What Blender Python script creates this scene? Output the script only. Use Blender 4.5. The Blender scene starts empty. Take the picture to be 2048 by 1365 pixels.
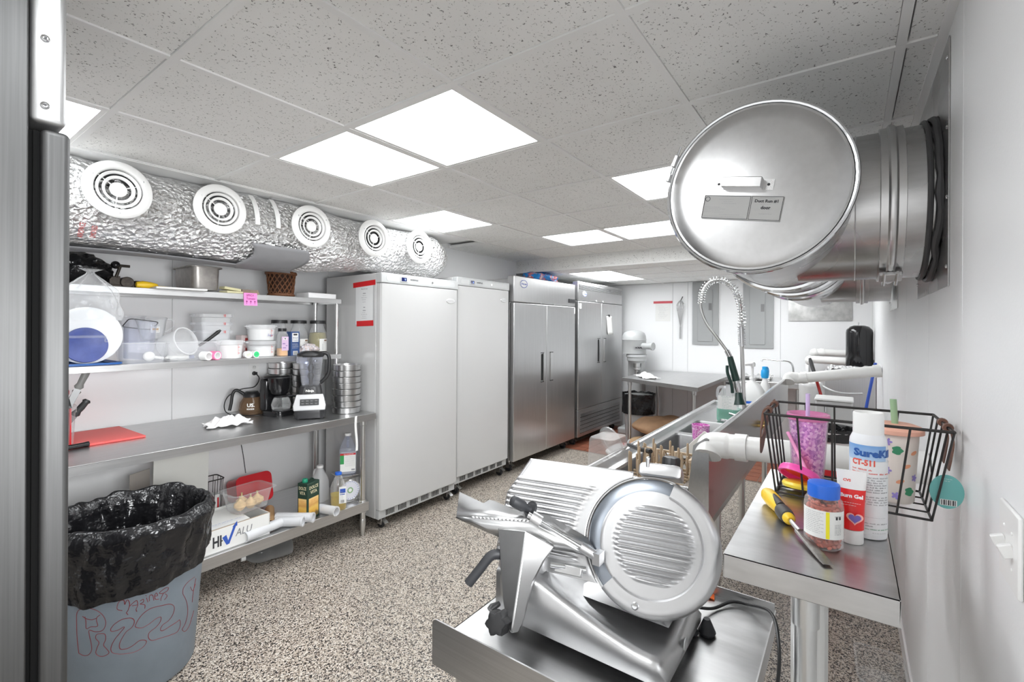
import bpy, bmesh, math, random
from mathutils import Vector as V, Matrix as MX, noise as NZ
PI = math.pi
random.seed(7)
SC = bpy.context.scene
COL = SC.collection

# ------------------------------------------------------------------ camera, world, lights, exposure
cam = bpy.data.cameras.new('camera')
cam.sensor_width = 36.0
cam.lens = 36.0 * 935.42 / 2048
cam.shift_y = (654.81 - 682.5) / 2048
cam.clip_start = 0.05
cam_o = bpy.data.objects.new('camera', cam)
COL.objects.link(cam_o)
YAW, ROLL = 0.6258, 0.0053
_f = V((math.cos(YAW), math.sin(YAW), 0))
_r0 = V((math.sin(YAW), -math.cos(YAW), 0))
_r = _r0 * math.cos(ROLL) + V((0, 0, 1)) * math.sin(ROLL)
_u = -_r0 * math.sin(ROLL) + V((0, 0, 1)) * math.cos(ROLL)
cam_o.matrix_world = MX(((_r.x, _u.x, -_f.x, 0), (_r.y, _u.y, -_f.y, 0), (_r.z, _u.z, -_f.z, 1.58), (0, 0, 0, 1)))
SC.camera = cam_o
PANEL_GLOW = 10.5
SC.view_settings.view_transform = 'Standard'
SC.view_settings.look = 'None'
SC.view_settings.gamma = 1.0
SC.view_settings.use_curve_mapping = False
SC.view_settings.exposure = 0.32
wd = bpy.data.worlds.new('world')
SC.world = wd
wd.use_nodes = True
wd.node_tree.nodes['Background'].inputs[0].default_value = (1.0, 1.0, 1.0, 1)
wd.node_tree.nodes['Background'].inputs[1].default_value = 1.05
# unseen fill lamp added beside the camera, turned to the shelves on the left
fl = bpy.data.lights.new('added_fill_lamp', 'AREA'); fl.shape = 'RECTANGLE'; fl.size = .9; fl.size_y = .5; fl.energy = 11; fl.color = (.97, .985, 1); fl.spread = math.radians(78)
fl_o = bpy.data.objects.new('added_fill_lamp', fl); COL.objects.link(fl_o); fl_o.location = (.42, -.12, 1.50)
fl_o.rotation_euler = (V((1.45, 3.86, 1.0)) - V((.42, -.12, 1.50))).to_track_quat('-Z', 'Y').to_euler()
SC.cycles.use_denoising = True
SC.cycles.max_bounces = 16
SC.cycles.diffuse_bounces = 8
SC.cycles.glossy_bounces = 6
SC.cycles.transparent_max_bounces = 32
SC.cycles.sample_clamp_indirect = 6.0

# ------------------------------------------------------------------ materials
def _new(name):
    m = bpy.data.materials.new(name)
    m.use_nodes = True
    nt = m.node_tree
    return m, nt, nt.nodes['Principled BSDF']

def _coords(nt, scale, world=False):
    if world:
        g = nt.nodes.new('ShaderNodeNewGeometry'); src = g.outputs['Position']
    else:
        g = nt.nodes.new('ShaderNodeTexCoord'); src = g.outputs['Object']
    mp = nt.nodes.new('ShaderNodeMapping')
    mp.inputs['Scale'].default_value = scale if hasattr(scale, '__len__') else (scale,) * 3
    nt.links.new(src, mp.inputs['Vector'])
    return mp.outputs['Vector']

def _noise(nt, vec, detail=3, rough=.55, dist=0):
    n = nt.nodes.new('ShaderNodeTexNoise')
    n.inputs['Scale'].default_value = 1.0
    n.inputs['Detail'].default_value = detail
    n.inputs['Roughness'].default_value = rough
    n.inputs['Distortion'].default_value = dist
    nt.links.new(vec, n.inputs['Vector'])
    return n.outputs['Fac']

def _ramp(nt, fac, stops, const=False):
    r = nt.nodes.new('ShaderNodeValToRGB')
    if const: r.color_ramp.interpolation = 'CONSTANT'
    el = r.color_ramp.elements
    while len(el) < len(stops): el.new(0.5)
    for e, (p, c) in zip(el, stops):
        e.position = p
        e.color = (c[0], c[1], c[2], 1) if hasattr(c, '__len__') else (c, c, c, 1)
    nt.links.new(fac, r.inputs['Fac'])
    return r.outputs['Color']

def _bump(nt, b, height, strength, dist=0.002):
    bp = nt.nodes.new('ShaderNodeBump')
    bp.inputs['Strength'].default_value = strength
    bp.inputs['Distance'].default_value = dist
    nt.links.new(height, bp.inputs['Height'])
    nt.links.new(bp.outputs['Normal'], b.inputs['Normal'])

def mat(name, c, rough=.5, metal=0, var=0, vscale=20, bump=0, bscale=60, bdist=.002, world=False, spec=.5, rvar=0, coat=0, alpha=1, trans=0, emit=0):
    m, nt, b = _new(name)
    b.inputs['Base Color'].default_value = (*c, 1)
    b.inputs['Roughness'].default_value = rough
    b.inputs['Metallic'].default_value = metal
    b.inputs['Specular IOR Level'].default_value = spec
    if coat: b.inputs['Coat Weight'].default_value = coat
    if alpha < 1: b.inputs['Alpha'].default_value = alpha
    if trans: b.inputs['Transmission Weight'].default_value = trans
    if emit:
        b.inputs['Emission Color'].default_value = (*c, 1); b.inputs['Emission Strength'].default_value = emit
    if var:
        f = _noise(nt, _coords(nt, vscale, world), 4)
        lo = [x * (1 - var) for x in c]; hi = [min(1, x * (1 + var)) for x in c]
        nt.links.new(_ramp(nt, f, [(.3, lo), (.7, hi)]), b.inputs['Base Color'])
        if rvar:
            nt.links.new(_ramp(nt, f, [(.3, rough - rvar), (.7, rough + rvar)]), b.inputs['Roughness'])
    if bump:
        _bump(nt, b, _noise(nt, _coords(nt, bscale, world), 3), bump, bdist)
    return m

def steel(name, c=.6, rough=.3, grain=(4, 4, 300), var=.12, gb=0, blotch=0, aniso=0):
    """brushed sheet metal: fine noise stretched along the grain"""
    m, nt, b = _new(name)
    b.inputs['Metallic'].default_value = 1
    f = _noise(nt, _coords(nt, grain), 3, .6)
    g = _noise(nt, _coords(nt, 3), 3)
    col = _ramp(nt, f, [(.25, c * (1 - var)), (.75, min(1, c * (1 + var)))])
    if blotch:
        mx = nt.nodes.new('ShaderNodeMix'); mx.data_type = 'RGBA'; mx.blend_type = 'MULTIPLY'
        mx.inputs['Factor'].default_value = 1
        nt.links.new(col, mx.inputs['A'])
        nt.links.new(_ramp(nt, g, [(.3, 1 - blotch), (.7, 1)]), mx.inputs['B'])
        col = mx.outputs['Result']
    nt.links.new(col, b.inputs['Base Color'])
    nt.links.new(_ramp(nt, g, [(.3, max(.05, rough - .015)), (.7, rough + .025)]), b.inputs['Roughness'])
    if aniso:
        b.inputs['Anisotropic'].default_value = aniso
        t = nt.nodes.new('ShaderNodeTangent'); t.direction_type = 'RADIAL'; t.axis = 'Z'
        nt.links.new(t.outputs[0], b.inputs['Tangent'])
    if gb: _bump(nt, b, f, gb, .0004)
    return m

def clear(name, tint=(1, 1, 1), base=.08, edge=.55, rough=.08, spec_c=(1, 1, 1), dark=.62):
    """thin clear plastic or glass: see-through, glossier and a little darker at grazing angles"""
    m, nt, b = _new(name)
    out = nt.nodes['Material Output']
    lw = nt.nodes.new('ShaderNodeLayerWeight'); lw.inputs[0].default_value = .35
    tr = nt.nodes.new('ShaderNodeBsdfTransparent')
    nt.links.new(_ramp(nt, lw.outputs['Facing'], [(.35, tint), (.95, [x * dark for x in tint])]), tr.inputs[0])
    b.inputs['Base Color'].default_value = (*spec_c, 1)
    b.inputs['Roughness'].default_value = rough
    b.inputs['Specular IOR Level'].default_value = .8
    mr = nt.nodes.new('ShaderNodeMapRange')
    mr.inputs['To Min'].default_value = base; mr.inputs['To Max'].default_value = edge
    nt.links.new(lw.outputs['Facing'], mr.inputs['Value'])
    mx = nt.nodes.new('ShaderNodeMixShader')
    nt.links.new(mr.outputs['Result'], mx.inputs[0])
    nt.links.new(tr.outputs[0], mx.inputs[1]); nt.links.new(b.outputs[0], mx.inputs[2])
    nt.links.new(mx.outputs[0], out.inputs['Surface'])
    return m

WALL = mat('white wall panel', (.84, .845, .85), .45, bump=.12, bscale=180, bdist=.001)
WALLR = mat('white pebbled wall panel', (.85, .855, .86), .4, bump=.35, bscale=140, bdist=.0015)
PAINT = mat('white painted trim', (.86, .86, .85), .45)
TEE = mat('white grid metal', (.84, .84, .83), .5)
WHITE_GLOSS = mat('white enamel', (.55, .55, .545), .2, coat=.2)
GREY_TRIM = mat('light grey plastic trim', (.5, .51, .51), .4)
BLACK = mat('black plastic', (.015, .015, .016), .4)
BLACK_SOFT = mat('black rubber', (.02, .021, .024), .55)
BLACK_GLOSS = mat('glossy black plastic', (.01, .01, .011), .12)
DARK = mat('dark grey', (.06, .06, .062), .5)
GAP = mat('dark gap', (.01, .01, .01), .8)
STEEL_V = steel('brushed steel upright grain', .60, .34, (200, 200, 2), .10, aniso=.6)
STEEL_H = steel('brushed steel level grain', .62, .34, (4, 4, 200), .08)
STEEL_T = steel('worn stainless worktop', .60, .33, (3, 90, 90), .08, blotch=.08)
STEEL_W = steel('mottled stainless top', .64, .30, (30, 6, 30), .12, blotch=.38)  # blotches put mottled reflections into the colour
STEEL = steel('stainless steel', .64, .28, (20, 20, 20), .05)
CHROME = mat('chrome', (.72, .73, .74), .1, 1)
TUBE_ST = mat('stainless tube', (.66, .66, .65), .30, 1)
DUCT_ST = steel('duct sheet steel', .60, .27, (6, 6, 40), .10, blotch=.25)
LID_ST = steel('duct door sheet', .60, .30, (40, 40, 40), .04, blotch=.10)
ALU = mat('cast aluminium', (.60, .60, .605), .38, 1, var=.03, vscale=12)
ALU_D = mat('satin aluminium', (.50, .50, .50), .34, 1, var=.05, vscale=20)
BLADE = mat('blade steel', (.27, .295, .33), .30, 1)
GALV = mat('galvanised plate', (.45, .45, .44), .35, 1, var=.25, vscale=9)
PVC = mat('white pvc', (.8, .8, .78), .28)
GREYBIN = mat('grey bin plastic', (.18, .215, .25), .5, var=.10, vscale=7, bump=.1, bscale=90)
PANELGREY = mat('grey painted panel', (.36, .37, .37), .5)
TAPE_GREY = mat('grey duct tape', (.24, .24, .25), .5, bump=.3, bscale=25)
RED = mat('red tape', (.62, .01, .015), .4)
REDPLASTIC = mat('red plastic', (.55, .012, .02), .35)
REDBOARD = mat('red cutting board', (.78, .11, .10), .5)
PAPER = mat('white paper', (.78, .78, .76), .7)
INK = mat('dark print', (.03, .03, .035), .7)
INKG = mat('grey print', (.3, .3, .32), .7)
PINK = mat('pink sticky paper', (.9, .28, .62), .7)
CLOTH = mat('white terry cloth', (.84, .83, .82), .9, bump=.6, bscale=160, bdist=.003)
CARD = mat('white carton', (.72, .72, .70), .6)
CARDB = mat('brown carton', (.4, .3, .2), .8)
BRASS = mat('brass', (.55, .38, .14), .3, 1)
BLUE = mat('blue plastic', (.02, .13, .62), .35)
NAVY = mat('navy plastic lid', (.05, .075, .26), .45, var=.12, vscale=30)
BLUE_DK = mat('blue tray', (.02, .10, .33), .4)
YELLOW = mat('yellow plastic', (.85, .55, .02), .4)
LEATHER = mat('brown leather', (.16, .075, .05), .55, var=.2, vscale=60, bump=.3, bscale=300)
CLEAR = clear('clear plastic', (.97, .975, .98), .07, .42)
CLEARB = clear('blue tinted clear plastic', (.86, .88, .96), .08, .4)
GLASS = clear('clear glass', (.97, .99, .98), .05, .7, .03)
COFFEE_GLASS = clear('brown tinted glass', (.62, .5, .4), .25, .7, .05, (.3, .2, .12))
CLOUDY = mat('cloudy white plastic', (.85, .86, .87), .4, alpha=.42)
MILKY = mat('milky plastic', (.88, .88, .88), .4, alpha=.82)
BAGCLEAR = clear('clear bag film', (.96, .97, .98), .10, .6, .10)
WIRE = mat('black wire', (.02, .018, .017), .45)
TAN = mat('tan plastic', (.5, .38, .26), .5)

def mk_ceiltile():
    m, nt, b = _new('pitted ceiling tile')
    v = _coords(nt, (120, 120, 120), True)
    f = _noise(nt, v, 2, .6, .6)
    big = _noise(nt, _coords(nt, 4, True), 3)
    pit = _ramp(nt, f, [(.33, .0), (.36, 1)])
    mx = nt.nodes.new('ShaderNodeMix'); mx.data_type = 'RGBA'; mx.blend_type = 'MIX'
    nt.links.new(pit, mx.inputs['Factor'])
    mx.inputs['A'].default_value = (.22, .215, .21, 1)
    nt.links.new(_ramp(nt, big, [(.3, (.83, .83, .815)), (.7, (.87, .87, .855))]), mx.inputs['B'])
    nt.links.new(mx.outputs['Result'], b.inputs['Base Color'])
    b.inputs['Roughness'].default_value = .9
    _bump(nt, b, pit, .5, .002)
    return m
CEILTILE = mk_ceiltile()

def mk_floor():
    m, nt, b = _new('flake epoxy floor')
    v = _coords(nt, 1, True)
    def vor(scale, rnd=1.0):
        n = nt.nodes.new('ShaderNodeTexVoronoi'); n.inputs['Scale'].default_value = scale
        n.inputs['Randomness'].default_value = rnd
        nt.links.new(v, n.inputs['Vector'])
        return n
    a = vor(190)
    sep = nt.nodes.new('ShaderNodeSeparateColor'); nt.links.new(a.outputs['Color'], sep.inputs[0])
    col = _ramp(nt, sep.outputs[0], [(0, (.012, .012, .013)), (.20, (.05, .042, .038)), (.27, (.17, .13, .10)), (.36, (.40, .345, .285)), (.56, (.52, .46, .39)), (.80, (.64, .60, .54)), (.93, (.30, .26, .22))], True)
    nt.links.new(col, b.inputs['Base Color'])
    b.inputs['Roughness'].default_value = .38
    _bump(nt, b, sep.outputs[1], .12, .001)
    return m
FLOOR = mk_floor()

def mk_foil(name, c=.88, rough=.26, scale=30, strength=1.0, dist=.02):
    m, nt, b = _new(name)
    b.inputs['Metallic'].default_value = 1
    b.inputs['Base Color'].default_value = (c, c, c, 1)
    b.inputs['Roughness'].default_value = rough
    v = _coords(nt, scale, True)
    n1 = _noise(nt, v, 5, .65, 1.2)
    vo = nt.nodes.new('ShaderNodeTexVoronoi'); vo.feature = 'F1'
    vo.inputs['Scale'].default_value = 2.6
    mixv = nt.nodes.new('ShaderNodeMix'); mixv.data_type = 'VECTOR'; mixv.inputs['Factor'].default_value = .4
    nt.links.new(v, mixv.inputs['A'])
    nn = nt.nodes.new('ShaderNodeTexNoise'); nn.inputs['Scale'].default_value = .9
    nt.links.new(v, nn.inputs['Vector']); nt.links.new(nn.outputs['Color'], mixv.inputs['B'])
    nt.links.new(mixv.outputs['Result'], vo.inputs['Vector'])
    ad = nt.nodes.new('ShaderNodeMath'); ad.operation = 'ADD'
    nt.links.new(n1, ad.inputs[0]); nt.links.new(vo.outputs['Distance'], ad.inputs[1])
    _bump(nt, b, ad.outputs[0], strength, dist)
    return m
FOIL = mk_foil('crinkled foil')
BAGBLACK = mat('black bin bag film', (.008, .008, .009), .22, bump=.9, bscale=14, bdist=.02)
def mk_glitter(name, c1, c2, scale=160):
    m, nt, b = _new(name)
    vo = nt.nodes.new('ShaderNodeTexVoronoi'); vo.inputs['Scale'].default_value = scale
    nt.links.new(_coords(nt, 1), vo.inputs['Vector'])
    sep = nt.nodes.new('ShaderNodeSeparateColor'); nt.links.new(vo.outputs['Color'], sep.inputs[0])
    nt.links.new(_ramp(nt, sep.outputs[0], [(0, c1), (.55, c2), (1, (.95, .8, .95))]), b.inputs['Base Color'])
    b.inputs['Metallic'].default_value = .35
    b.inputs['Roughness'].default_value = .25
    _bump(nt, b, sep.outputs[1], .5, .002)
    return m
GLITTER = mk_glitter('pink sequin glitter', (.30, .10, .42), (.72, .38, .75))
GLITTER_P = mk_glitter('rose sequin glitter', (.62, .12, .50), (.88, .36, .75))

# ------------------------------------------------------------------ mesh helpers
ORG = {}
class M:
    def __init__(s): s.v = []; s.f = []
    def add(s, vs, fs):
        o = len(s.v); s.v += [V(p) for p in vs]; s.f += [tuple(i + o for i in f) for f in fs]; return s
    def box(s, x0, x1, y0, y1, z0, z1):
        vs = [(x, y, z) for x in (x0, x1) for y in (y0, y1) for z in (z0, z1)]
        return s.add(vs, [(0, 1, 3, 2), (4, 6, 7, 5), (0, 4, 5, 1), (2, 3, 7, 6), (0, 2, 6, 4), (1, 5, 7, 3)])
    def bx(s, c, d, R=None):
        c = V(c); vs = []
        for x in (-.5, .5):
            for y in (-.5, .5):
                for z in (-.5, .5):
                    p = V((x * d[0], y * d[1], z * d[2])); vs.append(c + (R @ p if R else p))
        return s.add(vs, [(0, 1, 3, 2), (4, 6, 7, 5), (0, 4, 5, 1), (2, 3, 7, 6), (0, 2, 6, 4), (1, 5, 7, 3)])
    def prism(s, pts, d):
        n = len(pts); d = V(d); a = [V(p) for p in pts]
        return s.add(a + [p + d for p in a], [tuple(range(n - 1, -1, -1)), tuple(range(n, 2 * n))] + [(i, (i + 1) % n, n + (i + 1) % n, n + i) for i in range(n)])
    def poly(s, pts): return s.add(pts, [tuple(range(len(pts)))])
    def ring(s, rings, closed=True, caps=True):
        n = len(rings[0]); vs = [p for r in rings for p in r]; fs = []
        m = n if closed else n - 1
        for i in range(len(rings) - 1):
            for j in range(m):
                fs.append((i * n + j, i * n + (j + 1) % n, (i + 1) * n + (j + 1) % n, (i + 1) * n + j))
        if caps and closed:
            fs.append(tuple(range(n - 1, -1, -1))); fs.append(tuple((len(rings) - 1) * n + j for j in range(n)))
        return s.add(vs, fs)
    def cyl(s, p0, p1, r0, r1=None, n=20, caps=True):
        p0, p1 = V(p0), V(p1); r1 = r0 if r1 is None else r1
        d = (p1 - p0).normalized(); a = d.orthogonal().normalized(); b = d.cross(a)
        R = lambda p, r: [p + (a * math.cos(2 * PI * i / n) + b * math.sin(2 * PI * i / n)) * r for i in range(n)]
        return s.ring([R(p0, r0), R(p1, r1)], True, caps)
    def lathe(s, prof, c=(0, 0, 0), R=None, n=28, caps=False, sx=1, sy=1):
        c = V(c); rings = []
        for r, z in prof:
            rr = []
            for i in range(n):
                p = V((max(r, 1e-5) * sx * math.cos(2 * PI * i / n), max(r, 1e-5) * sy * math.sin(2 * PI * i / n), z))
                rr.append(c + (R @ p if R else p))
            rings.append(rr)
        return s.ring(rings, True, caps)
    def tube(s, pts, r, n=8, closed=False, caps=True):
        pts = [V(p) for p in pts]; k = len(pts); rings = []; a = None
        for i, p in enumerate(pts):
            if closed: t = pts[(i + 1) % k] - pts[i - 1]
            else: t = pts[min(i + 1, k - 1)] - pts[max(i - 1, 0)]
            t.normalize()
            a = t.orthogonal() if a is None else a - t * a.dot(t)
            if a.length < 1e-6: a = t.orthogonal()
            a.normalize(); b = t.cross(a)
            rr = r[i] if hasattr(r, '__len__') else r
            rings.append([p + (a * math.cos(2 * PI * j / n) + b * math.sin(2 * PI * j / n)) * rr for j in range(n)])
        if closed: rings.append(rings[0]); caps = False
        return s.ring(rings, True, caps)
    def grid(s, fn, nu, nv, cu=False):
        m = nu if cu else nu + 1
        vs = [fn(i / nu, j / nv) for j in range(nv + 1) for i in range(m)]
        fs = []
        for j in range(nv):
            for i in range(nu):
                i2 = (i + 1) % m
                fs.append((j * m + i, j * m + i2, (j + 1) * m + i2, (j + 1) * m + i))
        return s.add(vs, fs)
    def sph(s, c, r, n=16, R=None):
        r = r if hasattr(r, '__len__') else (r, r, r); c = V(c)
        def fn(u, v):
            a, b = 2 * PI * u, PI * (v - .5) * .9999
            p = V((r[0] * math.cos(a) * math.cos(b), r[1] * math.sin(a) * math.cos(b), r[2] * math.sin(b)))
            return c + (R @ p if R else p)
        return s.grid(fn, n, max(6, n // 2), True)
    def xf(s, mx): s.v = [mx @ p for p in s.v]; return s
    def mv(s, d): d = V(d); s.v = [p + d for p in s.v]; return s
    def map(s, fn): s.v = [V(fn(p)) for p in s.v]; return s

def spline(pts, k=6, closed=False):
    pts = [V(p) for p in pts]; n = len(pts); out = []
    for i in range(n if closed else n - 1):
        g = (lambda j: pts[j % n]) if closed else (lambda j: pts[max(0, min(n - 1, j))])
        p0, p1, p2, p3 = g(i - 1), g(i), g(i + 1), g(i + 2)
        for t in range(k):
            t /= k
            out.append(.5 * ((2 * p1) + (p2 - p0) * t + (2 * p0 - 5 * p1 + 4 * p2 - p3) * t * t + (3 * p1 - p0 - 3 * p2 + p3) * t ** 3))
    if not closed: out.append(pts[-1])
    return out

def mesh_of(name, m, mt, ang=38, org=(0, 0, 0), solid=True):
    me = bpy.data.meshes.new(name)
    o = V(org)
    me.from_pydata([p - o for p in m.v], [], m.f)
    bm = bmesh.new(); bm.from_mesh(me)
    bmesh.ops.remove_doubles(bm, verts=bm.verts, dist=2e-5)
    bmesh.ops.dissolve_degenerate(bm, edges=bm.edges, dist=1e-6)
    bmesh.ops.recalc_face_normals(bm, faces=bm.faces)
    bm.to_mesh(me); bm.free()
    me.polygons.foreach_set('use_smooth', [True] * len(me.polygons))
    me.set_sharp_from_angle(angle=math.radians(ang))
    me.materials.append(mt)
    return me

def obj(name, m, mt, parent=None, bevel=0, ang=38, solidify=0, seg=2):
    org = ORG.get(parent.name, (0, 0, 0)) if parent else (0, 0, 0)
    o = bpy.data.objects.new(name, mesh_of(name, m, mt, ang, org))
    COL.objects.link(o)
    if parent: o.parent = parent; ORG[o.name] = org
    if solidify:
        sm = o.modifiers.new('solid', 'SOLIDIFY'); sm.thickness = solidify; sm.offset = 0
    if bevel:
        bv = o.modifiers.new('bevel', 'BEVEL'); bv.width = bevel; bv.segments = seg; bv.limit_method = 'ANGLE'; bv.angle_limit = math.radians(40)
    return o

def thing(name, label, cat, loc=(0, 0, 0), rz=0, group=None, world=False):
    """an Empty at a thing's base; world=True: its parts are given in room coordinates"""
    o = bpy.data.objects.new(name, None); COL.objects.link(o)
    o.empty_display_size = .05
    o.location = loc; o.rotation_euler = (0, 0, rz); o['label'] = label; o['category'] = cat
    if group: o['group'] = group
    ORG[o.name] = loc if world else (0, 0, 0)
    return o

def solo(name, m, mt, label, cat, loc=(0, 0, 0), rz=0, group=None, world=False, **k):
    o = bpy.data.objects.new(name, mesh_of(name, m, mt, k.pop('ang', 38), loc if world else (0, 0, 0)))
    COL.objects.link(o)
    o.location = loc; o.rotation_euler = (0, 0, rz)
    o['label'] = label; o['category'] = cat
    if group: o['group'] = group
    if k.get('bevel'):
        bv = o.modifiers.new('bevel', 'BEVEL'); bv.width = k['bevel']; bv.segments = 2; bv.limit_method = 'ANGLE'; bv.angle_limit = math.radians(40)
    if k.get('solidify'):
        sm = o.modifiers.new('solid', 'SOLIDIFY'); sm.thickness = k['solidify']; sm.offset = 0
    ORG[o.name] = loc if world else (0, 0, 0)
    return o

def struct(name, m, mt, parent=None, **k):
    o = obj(name, m, mt, parent, **k)
    if not parent: o['kind'] = 'structure'
    return o

def dup(root, loc, rz=None, label=None, group=None):
    r = root.copy(); COL.objects.link(r); r.location = loc
    if rz is not None: r.rotation_euler = (0, 0, rz)
    if label: r['label'] = label
    if group: r['group'] = group
    for ch in list(root.children):
        c = ch.copy(); COL.objects.link(c); c.parent = r
        for g in ch.children:
            d = g.copy(); COL.objects.link(d); d.parent = c
    return r

def piece(name, me, parent, loc, rz=0):
    o = bpy.data.objects.new(name, me); COL.objects.link(o); o.parent = parent; o.location = loc; o.rotation_euler = (0, 0, rz)
    return o

def frame(o, x, y):
    """matrix from text plane (x right, y up, z out) to room: o origin, x and y direction"""
    x = V(x).normalized(); y = V(y); y = (y - x * y.dot(x)).normalized(); z = x.cross(y); o = V(o)
    return MX(((x.x, y.x, z.x, o.x), (x.y, y.y, z.y, o.y), (x.z, y.z, z.z, o.z), (0, 0, 0, 1)))

def text_m(s, size, width=None, bold=0, shear=0, align='CENTER', res=2):
    cu = bpy.data.curves.new('t', 'FONT'); cu.body = s; cu.size = size; cu.align_x = align; cu.align_y = 'CENTER'
    cu.resolution_u = res; cu.offset = bold; cu.shear = shear
    o = bpy.data.objects.new('t', cu); COL.objects.link(o)
    me = bpy.data.meshes.new_from_object(o.evaluated_get(bpy.context.evaluated_depsgraph_get()))
    m = M(); m.add([v.co.copy() for v in me.vertices], [tuple(p.vertices) for p in me.polygons])
    bpy.data.objects.remove(o); bpy.data.curves.remove(cu); bpy.data.meshes.remove(me)
    if width and m.v:
        w = max(p.x for p in m.v) - min(p.x for p in m.v)
        if w > 0: m.map(lambda p: (p.x * width / w, p.y, p.z))
    return m

def write(parent, s, fr, size, mt, width=None, bold=0, shear=0, off=(0, 0), align='CENTER', name='lettering', wrap=None, lift=.0006):
    m = text_m(s, size, width, bold, shear, align)
    if not m.v: return
    if wrap:                                   # wrap = radius: bend round an upright axis at the frame origin (x -> angle)
        m.map(lambda p: ((wrap + lift) * math.sin((p.x + off[0]) / wrap), p.y + off[1], (wrap + lift) * math.cos((p.x + off[0]) / wrap)))
    else:
        m.map(lambda p: (p.x + off[0], p.y + off[1], lift))
    m.xf(fr)
    return obj(name, m, mt, parent)

_WR = random.Random(5)
def lines(fr, rows, wrap=None, lift=.0006):
    """rows of (x0, x1, y, h): printed lines too small to read; long thin rows break up into words"""
    m = M()
    def quad(a, b, y, h):
        n = max(1, int((b - a) / .008)) if wrap else 1
        for i in range(n):
            p, q = a + (b - a) * i / n, a + (b - a) * (i + 1) / n
            k = [(p, y - h / 2), (q, y - h / 2), (q, y + h / 2), (p, y + h / 2)]
            if wrap: m.poly([((wrap + lift) * math.sin(x / wrap), yy, (wrap + lift) * math.cos(x / wrap)) for x, yy in k])
            else: m.poly([(x, yy, lift) for x, yy in k])
    for x0, x1, y, h in rows:
        if x1 - x0 > 6 * h and h < .0075:
            x = x0
            while x < x1 - h:
                w = min(h * _WR.uniform(1.6, 4.5), x1 - x)
                c = x
                while c < x + w - h * .2:      # letters: short strokes of uneven height
                    hh = h * _WR.uniform(.45, .85)
                    quad(c, min(c + h * .34, x + w), y - h * .1 + (hh - h * .6) / 2, hh)
                    c += h * .56
                x += w + h * .75
        else: quad(x0, x1, y, h)
    return m.xf(fr)

def patch(fr, x0, x1, y0, y1, wrap=None, lift=.0003, n=10):
    m = M()
    if wrap:
        m.grid(lambda u, v: ((wrap + lift) * math.sin((x0 + (x1 - x0) * u) / wrap), y0 + (y1 - y0) * v, (wrap + lift) * math.cos((x0 + (x1 - x0) * u) / wrap)), n, 1)
    else: m.poly([(x0, y0, lift), (x1, y0, lift), (x1, y1, lift), (x0, y1, lift)])
    return m.xf(fr)

def Rz(a): return MX.Rotation(a, 3, 'Z')
def Rx(a): return MX.Rotation(a, 3, 'X')
def Ry(a): return MX.Rotation(a, 3, 'Y')
def T(p): return MX.Translation(V(p))

def rrect(w, h, r, n=4):
    """rounded rectangle outline centred on 0"""
    out = []
    for cx, cy, a0 in ((w / 2 - r, h / 2 - r, 0), (-w / 2 + r, h / 2 - r, PI / 2), (-w / 2 + r, -h / 2 + r, PI), (w / 2 - r, -h / 2 + r, 1.5 * PI)):
        for i in range(n + 1):
            a = a0 + PI / 2 * i / n; out.append((cx + r * math.cos(a), cy + r * math.sin(a)))
    return out

def rtub(levels, n=4, caps=(True, False)):
    """stacked rounded rectangles: levels of (w, d, r, z)"""
    m = M(); rings = [[V((x, y, z)) for x, y in rrect(w, d, r, n)] for w, d, r, z in levels]
    m.ring(rings, True, False)
    k = len(rings[0])
    if caps[0]: m.poly(rings[0][::-1])
    if caps[1]: m.poly(rings[-1])
    return m
# ------------------------------------------------------------------ room shell
H, H2 = 2.4075, 2.262                        # ceiling, lower ceiling beyond the step
YR, YL, XB, XF = -.22, 3.86, 7.15, -1.87      # right wall, left wall, back wall, wall behind the camera
XS = 4.83                                    # the step in the ceiling
YC = 3.43                                    # edge of the tiled ceiling along the left
GX0, GY0, G = .5606, 1.1025, .61

struct('floor', M().box(XF, XB, YR, YL, -.06, 0), FLOOR)
FL = bpy.data.objects['floor']
# quarry tiles at the far end
QT = mat('red quarry tile', (.27, .095, .055), .42, var=.25, vscale=9, world=True)
grout = mat('tile grout', (.28, .24, .21), .8)
obj('grout_bed', M().box(5.36, XB - .002, .0, 3.02, .0, .006), grout, FL)
qm = mesh_of('tile', M().box(-.072, .072, -.072, .072, 0, .011), QT)
for i in range(11):
    for j in range(20):
        if (i + j) % 1 == 0 and len(FL.children) < 290:
            piece('tile', qm, FL, (5.44 + .152 * i, .08 + .152 * j, .001))

def wall_panels(w, axis, c, edges, z0, z1, mt, th, sgn):
    """sheet panels with open joints standing proud of the wall"""
    for a, b in zip(edges[:-1], edges[1:]):
        a2, b2 = a + .0025, b - .0025
        m = M()
        if axis == 'y': m.box(a2, b2, min(c, c + sgn * th), max(c, c + sgn * th), z0, z1)
        else: m.box(min(c, c + sgn * th), max(c, c + sgn * th), a2, b2, z0, z1)
        obj('wall_panel', m, mt, w, bevel=.0015)
JOINT = mat('panel joint', (.58, .58, .58), .6)
wl = struct('wall_left', M().box(XF, XB, YL + .006, YL + .1, 0, H + .1), JOINT)
wall_panels(wl, 'y', YL + .006, [XF, -1.15, .05, 1.265, 2.48, 3.7, 4.92, 6.14, 7.15], 0, H, WALL, .006, -1)
wr = struct('wall_right', M().box(XF, XB, YR - .1, YR - .006, 0, H + .1), JOINT)
wall_panels(wr, 'y', YR - .006, [XF, -1.0, -.4, .93, 1.556, 2.151, 2.925, 3.592, 4.3, 5.0, 5.7, 6.4, 7.15], 0, H, WALLR, .006, 1)
wb = struct('wall_back', M().box(XB + .006, XB + .1, YR, YL, 0, H + .1), JOINT)
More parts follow.
